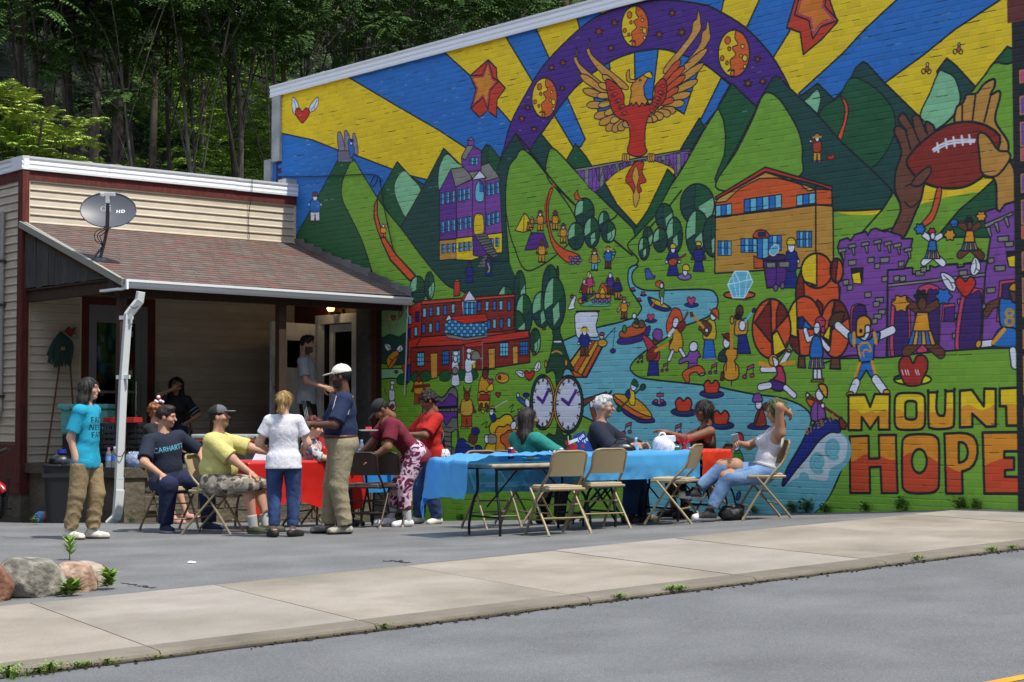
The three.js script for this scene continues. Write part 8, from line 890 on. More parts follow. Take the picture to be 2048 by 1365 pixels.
{ const p = TZ(1155, .38), W_ = thing('tinsel_wreath', 'red, silver and blue tinsel wreath lying on the blue sheet', 'wreath', p), gs = [[], [], []]; for (let i = 0; i < 420; i++) { const a = rr(0, 2 * PI), r = .2 + rr(-.05, .05), q = V(cos(a) * r * 1.25, .02 + rr(0, .05), sin(a) * r), d = rdir().multiplyScalar(rr(.02, .04)); gs[i % 3].push(poly([q, q.clone().add(d), q.clone().add(d).add(V(rr(-.012, .012), .01, rr(-.012, .012)))])); } ['strand', 'strand', 'strand'].forEach((n, i) => mesh(n, gs[i], [metal(0x8a1a20, .3, .6), metal(0xb8bac2, .25, .8), metal(0x1e2a5c, .3, .6)][i], W_)); mesh('ring', new THREE.TorusGeometry(.22, .022, 8, 40).rotateX(PI / 2).scale(1.2, 1, 1).translate(0, .025, 0), std(0x2a1a1c, .6), W_); for (let i = 0; i < 16; i++) mesh('bead', new THREE.SphereGeometry(.011, 8, 6).translate(cos(i * .4) * .27, .06 + rr(0, .02), sin(i * .4) * .22), std(i % 2 ? 0xc8c8d0 : 0x8a1420, .3), W_); }
{ const p = TZ(1145, .36), U = thing('red_cup', 'shiny red foil cup with straw and striped flags inside the wreath', 'cup', p); mesh('cup', lathe([[0, 0], [.05, 0], [.052, .15], [.049, .15], [.046, .01], [0, .012]], 24), std(0xb0141a, .25), U); mesh('straw', rod([-.03, .02, 0], [-.045, .24, .01], .005), std(0xc9b68a, .6), U); [[-.02, 0xb01e2c], [.02, 0xd0d0d8]].forEach(([x, c], i) => mesh('flag', poly([V(x - .05, .15, .01 * i), V(x + .04, .17 + i * .02, .01 * i), V(x + .035, .2 + i * .02, .01 * i), V(x - .05, .19, .01 * i)], .002), std(c, .7), U)); }
{ const cv = document.createElement('canvas'); cv.width = 128; cv.height = 256; const x = cv.getContext('2d'); x.fillStyle = '#16387c'; x.fillRect(0, 0, 128, 256); x.fillStyle = '#e8e8f0'; x.save(); x.translate(64, 70); x.rotate(-.35); x.font = 'italic bold 54px serif'; x.textAlign = 'center'; x.fillText('You', 0, 0); x.fillText("'re", 20, 56); x.restore(); x.fillStyle = '#a02030'; x.fillRect(36, 120, 30, 40); const tx = new THREE.CanvasTexture(cv); tx.colorSpace = THREE.SRGBColorSpace; const p = TZ(1178, .4), N = thing('party_sign', 'blue party sign with white script leaning beside the old man', 'sign', p); mesh('card', box(.14, .27, .008, 0, .16, 0, .002), std(0x16387c, .5), N).rotation.z = .42; const fc = mesh('printed_face', new THREE.PlaneGeometry(.135, .26).translate(0, .16, .0055), std(0xffffff, .5, { map: tx }), N); fc.rotation.z = .42; mesh('stick', rod([0, 0, 0], [-.03, .08, 0], .006), std(0xc8b48a, .8), N); }
{ const p = TZ(1245, .55), Hb = thing('handbag', 'slouchy black handbag beside the old man', 'handbag', p); mesh('pouch', skin([ell(V(0, .075, 0), [.15, .085, .07]), ell(V(-.05, .05, 0), [.09, .06, .08])], .009, .03, { cuts: [{ p: V(0, .002, 0), n: V(0, -1, 0) }], disp: folds(4, .01) }), std(0x0e0d0e, .35), Hb); mesh('handle', tube([V(-.1, .13, 0), V(-.06, .19, .01), V(.04, .19, .01), V(.09, .12, 0)], .008, 24, 6), std(0x0e0d0e, .4), Hb); mesh('buckle', box(.016, .07, .006, -.01, .1, .075), metal(0xc8c8c8, .2), Hb); }
{ const p = TZ(1328, .42), Pb = thing('plastic_bag', 'knotted white plastic grocery bag standing on the blue sheet', 'bag', p); mesh('bag', skin([ell(V(0, .1, 0), [.125, .105, .1]), ell(V(-.02, .16, 0), [.095, .07, .075]), cone(V(.03, .06, 0), V(.1, .04, 0), .06, .05)], .009, .04, { cuts: [{ p: V(0, .0, 0), n: V(0, -1, 0) }], disp: (x, y, z) => .007 * sin(Math.atan2(z, x) * 13 + y * 40) + .012 * fbm(x * 14, y * 14, z * 14, 2) }), new THREE.MeshPhysicalMaterial({ color: 0xe6dfe2, roughness: .35, transmission: .2, thickness: 0 }), Pb); mesh('handle', tube([V(-.07, .21, 0), V(-.04, .26, .01), V(0, .26, 0), V(.02, .21, 0)], .011, 20, 6), std(0xe2dee0, .4), Pb); mesh('carton', box(.15, .07, .13, .05, .2, -.02, .01), std(0xd9d8d8, .6), Pb); }
{ const p = TZ(1368, .34), R_ = thing('red_centerpiece', 'red tinsel spray in a red bottle at the end of the blue sheet', 'centerpiece', p); mesh('vase', lathe([[0, 0], [.035, 0], [.04, .06], [.02, .11], [.018, .13], [0, .131]], 18), new THREE.MeshPhysicalMaterial({ color: 0xc01420, roughness: .1, transmission: .5, thickness: 0 }), R_); const s = []; for (let i = 0; i < 46; i++) { const d = V(rr(-.6, .6), rr(.5, 1), rr(-.6, .6)).normalize(); s.push(rod([0, .1, 0], d.multiplyScalar(rr(.14, .26)).add(V(0, .08, 0)), .0022, .001, 4)); } mesh('spray', s, metal(0xc2304a, .3, .4), R_); const bow = []; mesh('striped_ball', new THREE.SphereGeometry(.055, 16, 12).translate(.09, .06, .02), std(0xffffff, .4, { map: canTex('#1d2a5a', x => { x.fillStyle = '#d8d0d8'; for (let i = 0; i < 5; i++) x.fillRect(0, i * 28, 256, 9); x.fillStyle = '#b02030'; for (let i = 0; i < 5; i++) x.fillRect(0, i * 28 + 14, 256, 6); }) }), R_); }
[[1060, .3, 'white paper plate near the left soda can'], [1215, .3, 'white paper plate between the wreath and the handbag'], [1300, .25, 'white paper plate left of the plastic bag']].forEach(([px, b, lb], i) => { const k = thing('paper_plate', lb, 'plate', TZ(px, b)); mesh('plate', lathe([[0, .004], [.075, .004], [.1, .016], [.1, .02], [.07, .008], [0, .008]], 28), std(0xd8d8d8, .7), k); mesh('food', skin([ell(V(0, .015, 0), [.04, .02, .03])], .008, .01, { disp: folds(i, .02) }), std([0x8a5a2c, 0xa88a4a, 0x7a3a22][i], .8), k); });
{ const p = TZ(1395, .3), pl = thing('paper_plate', 'white paper plate at the right end of the blue sheet', 'plate', p); mesh('plate', lathe([[0, .004], [.075, .004], [.1, .016], [.1, .02], [.07, .008], [0, .008]], 28), std(0xd8d8d8, .7), pl); }

const R0 = at(497, 1040, 19.0), rt = gy(R0.x, R0.z) + .745, CR_ = V(R0.x, 0, R0.z), rT = foldingTable('folding table under the red plastic cloth among the standing people', CR_, 1.42, .74, rt, std(0x8d8068, .5)); 
const f4 = (u, v) => { const a = mix(-.34, 1.78, u), s = mix(-.62, 1.0, v), W2 = .74; let aa = a, h = rt + .014, drop = 0; if (a < 0) { drop = -a; aa = -.02 - .10 * drop; } if (a > 1.42) { drop = a - 1.42; aa = 1.44 + .22 * drop; } let b = s; const wr = .05 * fbm(a * 3.2, s * 1.2, 3, 3); if (s < 0) { b = -.02 + wr * min(1, -s * 4) - .05 * s * s; drop = max(drop, -s * (.86 + .2 * fbm(a * 1.7, 1, 0, 2) + .1 * cos(a * 5))); } else if (s > W2) { b = W2 + .02 + wr; drop = max(drop, s - W2); } else if (a < 0 || a > 1.42) aa += wr * min(1, drop * 3); return V(SA.x * aa + SB.x * b, h - drop + .003 * fbm(a * 7, s * 7, 1, 2), SA.z * aa + SB.z * b); };
clothSheet(90, 70, f4, film(0xc8241c, .25), 'tablecloth', 'red plastic tablecloth hanging low between the standing people', 'tablecloth', CR_);
const RZ = (px, b) => { let best = null; for (let a = -.1; a < 1.5; a += .01) { const x = CR_.x + SA.x * a + SB.x * b, z = CR_.z + SA.z * a + SB.z * b, q = 1024 + x / -z * FOC; if (!best || abs(q - px) < best[0]) best = [abs(q - px), x, z]; } return V(best[1], rt + .02, best[2]); };
bottle('clear water bottle beside the small flag on the red table', RZ(612, .25), .2, 0xffffff, 0xc9a07a); bottle('clear bottle with an orange drink on the red table', RZ(633, .2), .17, 0xd8d8d8, 0xd0a060, 0xd89a4a);
{ const k = thing('sauce_bottle', 'red squeeze bottle of sauce on the red table', 'bottle', RZ(648, .18)); mesh('body', lathe([[0, 0], [.03, 0], [.032, .02], [.032, .11], [.022, .14], [.012, .15], [0, .151]], 18), std(0xb01a14, .35), k); mesh('cap', rod([0, .148, 0], [0, .185, 0], .013, .005, 12), std(0xb01a14, .4), k); }
{ const f = thing('small_flag', 'small stars and stripes flag on a stick by the red sauce bottle', 'flag', RZ(622, .15)); const tx = canTex('#b02434', x => { x.fillStyle = '#dcdce0'; for (let i = 0; i < 6; i++) x.fillRect(0, 10 + i * 20, 256, 10); x.fillStyle = '#232a55'; x.fillRect(0, 0, 110, 68); x.fillStyle = '#e0e0e6'; for (let i = 0; i < 15; i++) x.fillRect(10 + (i % 5) * 20, 8 + floor(i / 5) * 20, 6, 6); }); const g = new THREE.PlaneGeometry(.15, .1, 10, 4), q = g.attributes.position; for (let i = 0; i < q.count; i++) q.setZ(i, .012 * sin(q.getX(i) * 40)); g.computeVertexNormals(); g.rotateZ(-1.1).translate(.03, .16, .02); mesh('cloth', g, new THREE.MeshStandardMaterial({ map: tx, roughness: .8, side: THREE.DoubleSide }), f); mesh('stick', rod([-.02, 0, .0], [.02, .25, .01], .004), std(0xb89a6a, .8), f); }
{ const tx = canTex('#a82a38', x => { x.fillStyle = '#28407a'; x.fillRect(0, 44, 256, 34); x.fillStyle = '#e4e4e8'; x.font = 'bold 28px sans-serif'; x.fillText('HAPPY 4TH', 40, 32); x.fillText('OF JULY', 70, 72); }); const f = thing('paper_sign', 'small red, white and blue paper sign leaning on the red table', 'sign', RZ(643, .32)); mesh('card', box(.26, .13, .006, 0, .19, 0), std(0xffffff, .7, { map: tx }), f).rotation.set(0, .2, -.22); mesh('stick', rod([-.05, 0, .02], [-.03, .16, -.004], .006), std(0xc8b48a, .8), f); }
[[628, .3, 'stacked white foam cups on the red table'], [664, .22, 'white foam plate at the right of the red table']].forEach(([px, b, lb], i) => { const k = thing(i ? 'paper_plate' : 'foam_cup', lb, i ? 'plate' : 'cup', RZ(px, b)); mesh(i ? 'plate' : 'cup', i ? lathe([[0, .004], [.08, .004], [.11, .02], [.11, .024], [.07, .01], [0, .01]], 28) : lathe([[0, 0], [.03, 0], [.042, .13], [.039, .13], [.028, .006], [0, .006]], 20), std(0xd4d4d6, .7), k); });
{ const k = thing('blue_centerpiece', 'blue and silver tinsel centerpiece at the left end of the red table', 'centerpiece', RZ(515, .35)); const s = []; for (let i = 0; i < 40; i++) s.push(rod([0, .05, 0], V(rr(-.5, .5), rr(.4, 1), rr(-.5, .5)).normalize().multiplyScalar(rr(.1, .2)).add(V(0, .04, 0)), .003, .0015, 4)); mesh('spray', s, metal(0x1c2f8a, .3, .5), k); mesh('base', lathe([[0, 0], [.05, 0], [.05, .05], [.02, .08], [0, .08]], 16), metal(0x20306a, .4, .4), k); for (let i = 0; i < 6; i++) mesh('bead', new THREE.SphereGeometry(.011, 8, 6).translate(rr(-.06, .06), .16 + i * .02, rr(-.05, .05)), metal(0x2038a0, .25, .6), k); }
{ const k = thing('folded_paper', 'folded white paper card standing by the blue tinsel', 'paper', RZ(520, .2)); mesh('sheet', [poly([V(-.08, 0, .03), V(.08, 0, .03), V(.08, .17, 0), V(-.02, .13, 0)], .002), poly([V(-.08, 0, -.04), V(.08, 0, -.04), V(.08, .17, -.002), V(-.02, .13, -.002)], .002)], std(0xd6d6de, .8), k); }
{ const p = at(737, 864, 19.2), k = thing('paper_plate', 'white paper plate with a red cup held over the back table', 'plate', p); mesh('plate', lathe([[0, .004], [.08, .004], [.11, .016], [.11, .02], [.07, .009], [0, .009]], 28), std(0xd6d6da, .7), k); mesh('cup', lathe([[0, .01], [.03, .01], [.038, .055], [.035, .055], [.026, .016], [0, .016]], 18), std(0xc03a38, .4), k); }
const B0 = at(707, 1044, 20.3), bt = gy(B0.x, B0.z) + .745, CB = V(B0.x, 0, B0.z), bT = foldingTable('folding table under a blue sheet beside the porch', CB, .82, .7, bt); const f5 = (u, v) => { const a = mix(-.3, 1.16, u), s = mix(-.38, 1.02, v); let aa = clamp(a, -.015, .84), drop = 0; if (a < 0) drop = -a; if (a > .82) { drop = a - .82; aa = .84 + drop * .25; } let b = s; const wr = .04 * fbm(a * 4, s * 2, 9, 3); if (s < 0) { b = -.015 + wr; drop = max(drop, -s); } else if (s > .7) { b = .72 + wr; drop = max(drop, s - .7); } return V(SA.x * aa + SB.x * b, bt + .014 - drop + abs(wr) * .2, SA.z * aa + SB.z * b); };
clothSheet(50, 50, f5, film(0x3a9ae4, .4), 'tablecloth', 'blue plastic sheet on the table beside the porch', 'tablecloth', CB);
const BZ = (px, b) => { const x0 = CB.x + SB.x * b, z0 = CB.z + SB.z * b; let best = null; for (let a = 0; a < .9; a += .01) { const x = x0 + SA.x * a, z = z0 + SA.z * a, q = 1024 + x / -z * FOC; if (!best || abs(q - px) < best[0]) best = [abs(q - px), x, z]; } return V(best[1], bt + .02, best[2]); };
bottle('large clear water bottle on the blue table beside the porch', BZ(723, .2), .24, 0x8ab8e0, 0xb8d4e8); bottle('clear water bottle beside the white cup on the porch-side table', BZ(771, .25), .2, 0xffffff, 0xa8c4e0); bottle('second clear bottle at the left of the porch-side table', BZ(712, .3), .2, 0x4a7ac0, 0x88aede);
{ const k = thing('white_cup', 'white foam cup with a plastic spoon on the porch-side table', 'cup', BZ(757, .15)); mesh('cup', lathe([[0, 0], [.032, 0], [.044, .1], [.041, .1], [.03, .006], [0, .006]], 20), std(0xcfd6de, .6), k); mesh('spoon', rod([.0, .02, 0], [.03, .15, .01], .004), std(0xd8d8d8, .5), k); }
{ const k = thing('chip_bag', 'green foil snack bag on the porch-side table', 'bag', BZ(738, .2)); mesh('foil', skin([ell(V(0, .025, 0), [.07, .03, .045])], .008, .01, { disp: folds(2, .012) }), std(0x3aa03a, .3), k); }

const onFloor = (px, Z) => { const p = at(px, 900, Z); p.y = FLOOR_Y; return p; };
{ const p = onFloor(450, 23.9), k = thing('cooler', 'large grey cooler with a white lid and orange band on the porch', 'cooler', p, -.3); mesh('body', box(.84, .32, .42, 0, .16, 0, .03), paint(0x3f464c, .5), k); mesh('band', box(.85, .03, .43, 0, .335, 0, .008), std(0xb0481c, .5), k); mesh('lid', box(.86, .07, .44, 0, .39, 0, .025), paint(0xb9bcbc, .5), k); mesh('handle', tube([V(-.44, .2, -.1), V(-.47, .24, 0), V(-.44, .2, .1)], .012, 14, 6), std(0x22262a, .6), k); }
{ const p = onFloor(440, 24.3), k = thing('hand_truck', 'rounded black cart handle standing behind the cooler', 'cart', p); mesh('frame', tube([V(-.12, 0, 0), V(-.12, .66, 0), V(-.09, .72, 0), V(.09, .72, 0), V(.12, .66, 0), V(.12, 0, 0)], .018, 40, 8), std(0x141416, .5), k); mesh('toe_plate', box(.3, .012, .2, 0, .006, .1), std(0x17181a, .5), k); for (const s of [-1, 1]) mesh('wheel', rod([s * .15, .08, -.05], [s * .19, .08, -.05], .08, .08, 18), std(0x101010, .8), k); }
function crate(lb, p, ry) { const k = thing('milk_crate', lb, 'crate', p, ry), m = std(0x15171c, .6), w = .36, h = .29; for (const s of [-1, 1]) { for (let r = 0; r < 4; r++) { mesh('slat', box(w, .045, .012, 0, .03 + r * .078, s * w / 2, .003), m, k); mesh('slat', box(.012, .045, w, s * w / 2, .03 + r * .078, 0, .003), m, k); } for (let i = 0; i < 5; i++) mesh('bar', [box(.02, h, .01, -.15 + i * .075, h / 2, s * w / 2 * .97), box(.01, h, .02, s * w / 2 * .97, h / 2, -.15 + i * .075)], m, k); } mesh('bottom', box(w, .012, w, 0, .006, 0), m, k); return k; }
const cp1 = onFloor(218, 23.0), cp2 = onFloor(270, 23.2); crate('lower black milk crate of the left pair behind the downspout', cp1, -.3); crate('upper black milk crate of the left pair behind the downspout', cp1.clone().add(V(.01, .295, 0)), -.25); crate('lower black milk crate of the right pair beside the water bottles', cp2, -.32); crate('upper black milk crate of the right pair beside the water bottles', cp2.clone().add(V(-.01, .295, 0)), -.36);
{ const k = thing('snack_box', 'long red and white snack box lying across the milk crates', 'box', cp1.clone().lerp(cp2, .5).add(V(0, .59, 0)), -.38); mesh('carton', box(.5, .07, .2, 0, .036, 0, .004), std(0xffffff, .6, { map: canTex('#b02222', x => { x.fillStyle = '#d8d0cc'; for (let i = 0; i < 7; i++) x.fillRect(i * 40 + 6, 20 + (i % 2) * 30, 22, 50); }) }), k); }
{ const p = onFloor(182, 23.9), k = thing('storage_tote', 'teal plastic storage tote with a lipped lid on the porch', 'tote', p, -.3); const tm = paint(0x66b8ac, .5); mesh('stand', box(.7, .42, .4, 0, .21, 0, .02), paint(0x24282a), k); mesh('body', box(.74, .36, .44, 0, .6, 0, .04), tm, k); mesh('lid', box(.8, .07, .5, 0, .81, 0, .02), tm, k); for (let i = 0; i < 4; i++) mesh('rib', box(.05, .26, .46, -.27 + i * .18, .58, 0, .01), tm, k); for (const s of [-1, 1]) mesh('latch', box(.1, .06, .52, s * .25, .79, 0, .01), tm, k); }
const bp = bottleProto(); function bottleProto() { return bottle('clear water bottle with a pink cap standing left of the downspout on the porch edge', onFloor(217, 22.45), .26, 0xc86a8a, 0x6aa0d8); }
bottle('clear water bottle touching the downspout on the porch edge', onFloor(229, 22.45), .27, 0xe0e0e8, 0x3a68c0); [[258, 22.5, .2], [266, 22.52, .2], [275, 22.55, .2], [262, 22.7, .2], [271, 22.72, .2], [281, 22.6, .2]].forEach(([px, Z, h], i) => bottle('clear water bottle in the shrink-wrapped pack right of the downspout', onFloor(px, Z), h, 0xdde4ee, 0x4a7ac8, 0xdfeaf0, 'bottles of the shrink-wrapped pack'));
{ const p = onFloor(268, 22.52), k = thing('bottle_wrap', 'torn clear plastic wrap around the pack of water bottles', 'plastic wrap', p); mesh('film', skin([ell(V(0, .09, -.05), [.15, .12, .14]), ell(V(.1, .05, 0), [.1, .06, .1])], .011, .03, { cuts: [{ p: V(0, .005, 0), n: V(0, -1, 0) }, ell(V(0, .085, -.05), [.14, .115, .13])], disp: folds(12, .02) }), new THREE.MeshPhysicalMaterial({ color: 0xcfe0f2, roughness: .2, transmission: .75, thickness: 0 }), k); }
{ const k = thing('paper_bag', 'crumpled brown paper bag beside the wrapped water bottles', 'bag', onFloor(292, 22.6)); mesh('bag', skin([ell(V(0, .06, 0), [.1, .08, .08]), ell(V(-.04, .11, 0), [.06, .05, .05])], .009, .02, { cuts: [{ p: V(0, .002, 0), n: V(0, -1, 0) }], disp: folds(6, .022) }), std(0x8a6a4c, .9), k); }
{ // trash can with a bag rim and something blue on top
const p = foot(127, 1052, 22.0), k = thing('trash_can', 'tall black plastic trash can heaped with rubbish against the porch', 'trash can', p, .1), g = lathe([[0, 0], [.20, 0], [.205, .02], [.245, .72], [.265, .73], [.27, .76], [.25, .76], [.235, .7], [.0, .68]], 28), q = g.attributes.position; for (let i = 0; i < q.count; i++) { const x = q.getX(i), z = q.getZ(i), r = hypot(x, z), a = Math.atan2(z, x), s = 1 / pow4(a); q.setX(i, x * s); q.setZ(i, z * s); } g.computeVertexNormals(); mesh('body', g, std(0x141619, .5, { bumpMap: rep(mottleT, 3), bumpScale: .003 }), k);
function pow4(a) { return Math.pow(Math.pow(abs(cos(a)), 5) + Math.pow(abs(sin(a)), 5), .2); }
mesh('lid_band', [beam(V(-.24, .62, .25), V(.24, .62, .25), .012, .05)], std(0x1b1d21, .5), k); mesh('rubbish', skin([ell(V(-.05, .78, 0), [.15, .12, .13]), ell(V(.1, .76, .05), [.12, .08, .1])], .012, .03, { disp: folds(3, .02) }), std(0x0f1012, .3), k); mesh('bottle_cap', rod([-.03, .9, .02], [-.03, .95, .02], .06, .055, 16), std(0x1c2f86, .4), k);
}
{ const k = thing('snack_bag', 'crumpled blue and orange snack bag on the asphalt by the trash can', 'litter', foot(86, 1050, 22.1)); mesh('foil', bakeColor(skin([ell(V(0, .07, 0), [.12, .08, .08])], .009, .01, { cuts: [{ p: V(0, .0, 0), n: V(0, -1, 0) }], disp: folds(2, .03) }), (v, c) => c.copy(hex(fbm(v.x * 12, v.y * 12, 1, 2) > .15 ? 0xb8bcc4 : v.x > .02 ? 0xa8481c : 0x3a78b8))), std(0xffffff, .35, { vertexColors: true }), k); }
{ const k = thing('paper_scrap', 'scrap of white paper lying on the open asphalt', 'litter', foot(383, 1128)); mesh('paper', poly([V(-.035, .012, .01), V(.03, .006, .015), V(.035, .014, -.02), V(-.02, .022, -.02)], .002), std(0xdadada, .8), k); }
{ // mop and broom against the siding
const m = std(0x8a5c28, .7, { map: rep(woodT, 3, .5) }), w = (px, py, t = -.06) => { const s = sAt(px, t), q = bl(s, 0, t); q.y = yAt(py, q); return q; };
const mop = thing('mop', 'mop leaning head-up with a grey-green string head against the siding', 'mop'); mesh('handle', rod(w(92, 934, -.32), w(121, 705, -.05), .014), m, mop); const hd = w(117, 690, -.09), st = []; for (let i = 0; i < 70; i++) { const a = rr(-1.2, 1.2), e = rr(-.6, .6); const p0 = hd.clone().add(V(.02, .17 + rr(-.03, .02), 0)), p1 = hd.clone().addScaledVector(BS, sin(a) * .17).add(V(0, .06 * cos(a), 0)).addScaledVector(OUT, .05 + .06 * cos(e)), p2 = hd.clone().addScaledVector(BS, sin(a) * .19 - .03 + rr(-.03, .03)).add(V(0, -.16 - .12 * cos(a) + rr(-.07, .05), 0)).addScaledVector(OUT, .03 + .05 * cos(e)); st.push(tube([p0, p1, p2], .013, 8, 5)); } mesh('strings', st, std(0x283e36, .95), mop); mesh('band', beam(hd.clone().addScaledVector(BS, -.05).addScaledVector(OUT, .12).add(V(0, -.06, 0)), hd.clone().addScaledVector(BS, .03).addScaledVector(OUT, .12).add(V(0, -.055, 0)), .01, .05), std(0x8a7a3a, .8), mop);
const br = thing('broom', 'broom with a red cap leaning beside the mop', 'broom'); mesh('handle', rod(w(156, 934, -.35), w(136, 690, -.05), .014), m, br); const bh = w(136, 665, -.08); mesh('cap', beam(bh.clone().addScaledVector(BS, -.03).add(V(0, .04, 0)), bh.clone().addScaledVector(BS, .06).add(V(0, -.03, 0)), .05, .09), std(0x8a1c18, .6), br); const s = []; for (let i = 0; i < 40; i++) s.push(rod(bh.clone().addScaledVector(BS, rr(.0, .05)).add(V(0, rr(-.03, .03), 0)), bh.clone().addScaledVector(BS, rr(.06, .14)).add(V(0, rr(-.04, .08), 0)), .003, .002, 4)); mesh('bristles', s, std(0x1c1c1e, .9), br);
}
{ // motorcycle at the left edge
const p = foot(-12, 1054, 22.4), k = thing('motorcycle', 'black motorcycle with a red fender cut by the left edge', 'motorcycle', p, -.25), rub = std(0x0e0e0f, .9, { bumpMap: rep(grainT, 6), bumpScale: .004 }), blk = std(0x17181a, .4, { metalness: .3 }), chr = metal(0x9a9ca0, .25);
const wheel = (x) => { const w = mesh('wheel', [rod([x - .01, .24, .04], [x - .01, .24, -.04], .13, .13, 20)], chr, k); mesh('tyre', new THREE.TorusGeometry(.185, .075, 12, 32).translate(x, .25, 0), rub, w); }; wheel(-.08); wheel(-1.3);
const fg = new THREE.TorusGeometry(.275, .06, 8, 20, 1.5).rotateZ(.55).translate(-.08, .25, 0).scale(1, 1, 1.2); mesh('fender', fg, std(0x9c1418, .25), k); for (const s of [-1, 1]) mesh('fork', rod([-.06, .25, s * .1], [-.24, .92, s * .1], .022), blk, k);
mesh('handlebar', [tube([V(-.3, .95, -.35), V(-.26, 1.0, -.1), V(-.2, .93, .1), V(.1, .89, .19)], .014, 24, 8)], chr, k); mesh('grip', [rod([.16, .9, .2], [.38, .97, .3], .02), rod([.06, .88, .18], [.16, .9, .2], .03)], blk, k); mesh('lever', rod([.14, .93, .24], [.36, .99, .34], .007), chr, k);
mesh('engine', [box(.4, .3, .24, -.68, .4, 0, .03), rod([-.55, .5, 0], [-.48, .72, 0], .09)], blk, k); mesh('tank', skin([ell(V(-.6, .82, 0), [.26, .12, .13])], .015, .01), std(0x9c1418, .25), k); mesh('seat', skin([ell(V(-1.05, .78, 0), [.3, .06, .13])], .015, .01), blk, k); mesh('frame', [rod([-.26, .85, 0], [-.5, .25, 0], .022), rod([-.5, .25, 0], [-1.0, .3, 0], .022), rod([-1.0, .3, 0], [-1.2, .75, 0], .02), rod([-.26, .9, 0], [-1.2, .75, 0], .022)], blk, k); mesh('footpeg', [rod([.2, .2, .1], [.36, .2, .2], .016), rod([.22, .2, .1], [.26, .6, .1], .02)], blk, k); mesh('headlight', rod([-.2, .86, 0], [-.1, .86, 0], .06, .085, 18), chr, k);
}
{ // leather bag on the ground
const k = thing('handbag', 'black leather handbag on the asphalt between the two right-hand chairs', 'handbag', foot(1466, 1038, 18.35)), m = std(0x0e0e10, .6, { bumpMap: rep(mottleT, 8), bumpScale: .006 }); mesh('pouch', skin([ell(V(-.02, .07, 0), [.13, .08, .08]), ell(V(.05, .11, 0), [.07, .07, .05]), ell(V(-.07, .1, 0), [.05, .06, .05])], .009, .02, { cuts: [{ p: V(0, 0, 0), n: V(0, -1, 0) }], disp: folds(9, .04) }), m, k); mesh('handle', tube([V(-.06, .17, 0), V(-.08, .3, 0), V(-.05, .38, 0), V(0, .3, .01), V(.03, .18, 0)], .011, 26, 6), m, k); mesh('clasp', box(.03, .02, .01, 0, .16, .075), metal(0xb9b9b4, .3), k);
}
const rock = (lb, px, py, r, c, c2, sd) => { r[1] *= .88; const b = foot(px, py), k = thing('boulder', lb, 'rock', b.clone().addScaledVector(SB, r[2] * .8), .64), g = skin([ell(V(0, r[1] * .62, 0), r), ell(V(r[0] * .2, r[1] * .4, r[2] * .1), [r[0] * .8, r[1] * .6, r[2] * .9])], .018, .05, { disp: (x, y, z) => .05 * fbm(x * 4 + sd, y * 4, z * 4, 4) + .02 * abs(fbm(x * 9, y * 9 + sd, z * 9, 3)), cuts: [{ p: V(0, r[1] * 1.32, 0), n: V(.1, 1, .1).normalize() }, { p: V(0, 0, r[2] * .8), n: V(.05, .12, 1).normalize() }, ...[0, 1, 2, 3, 4].map(() => { const n = V(rr(-1, 1), rr(.0, .9), rr(.1, 1)).normalize(); return { p: V(n.x * r[0] * .84, r[1] * .62 + n.y * r[1] * .74, n.z * r[2] * .84), n }; })] }); mesh('stone', uvm(bakeColor(g, (v, col) => col.copy(hex(c)).lerp(hex(c2), clamp(.5 + 1.5 * fbm(v.x * 5 + sd, v.y * 5, v.z * 5, 4) + 1.3 * fbm(v.x * 16, v.y * 4 + sd, v.z * 16, 3), 0, 1)))), std(0xffffff, .95, { vertexColors: true, bumpMap: rep(mottleT, 4), bumpScale: .03, map: rep(patchT, 4) }), k); };
rock('reddish brown boulder cut by the left edge', -8, 1205, [.16, .22, .2], 0x5c3a2c, 0x9a6c54, 3); rock('large grey boulder beside the sidewalk', 82, 1196, [.27, .225, .22], 0x57534b, 0xaaa496, 8); rock('pinkish boulder at the right of the stone row', 164, 1186, [.165, .175, .18], 0x8a6854, 0xc8aa92, 15); rock('pale boulder half behind the pinkish one', 192, 1176, [.11, .15, .18], 0xa89a86, 0xbfb29e, 21);
}
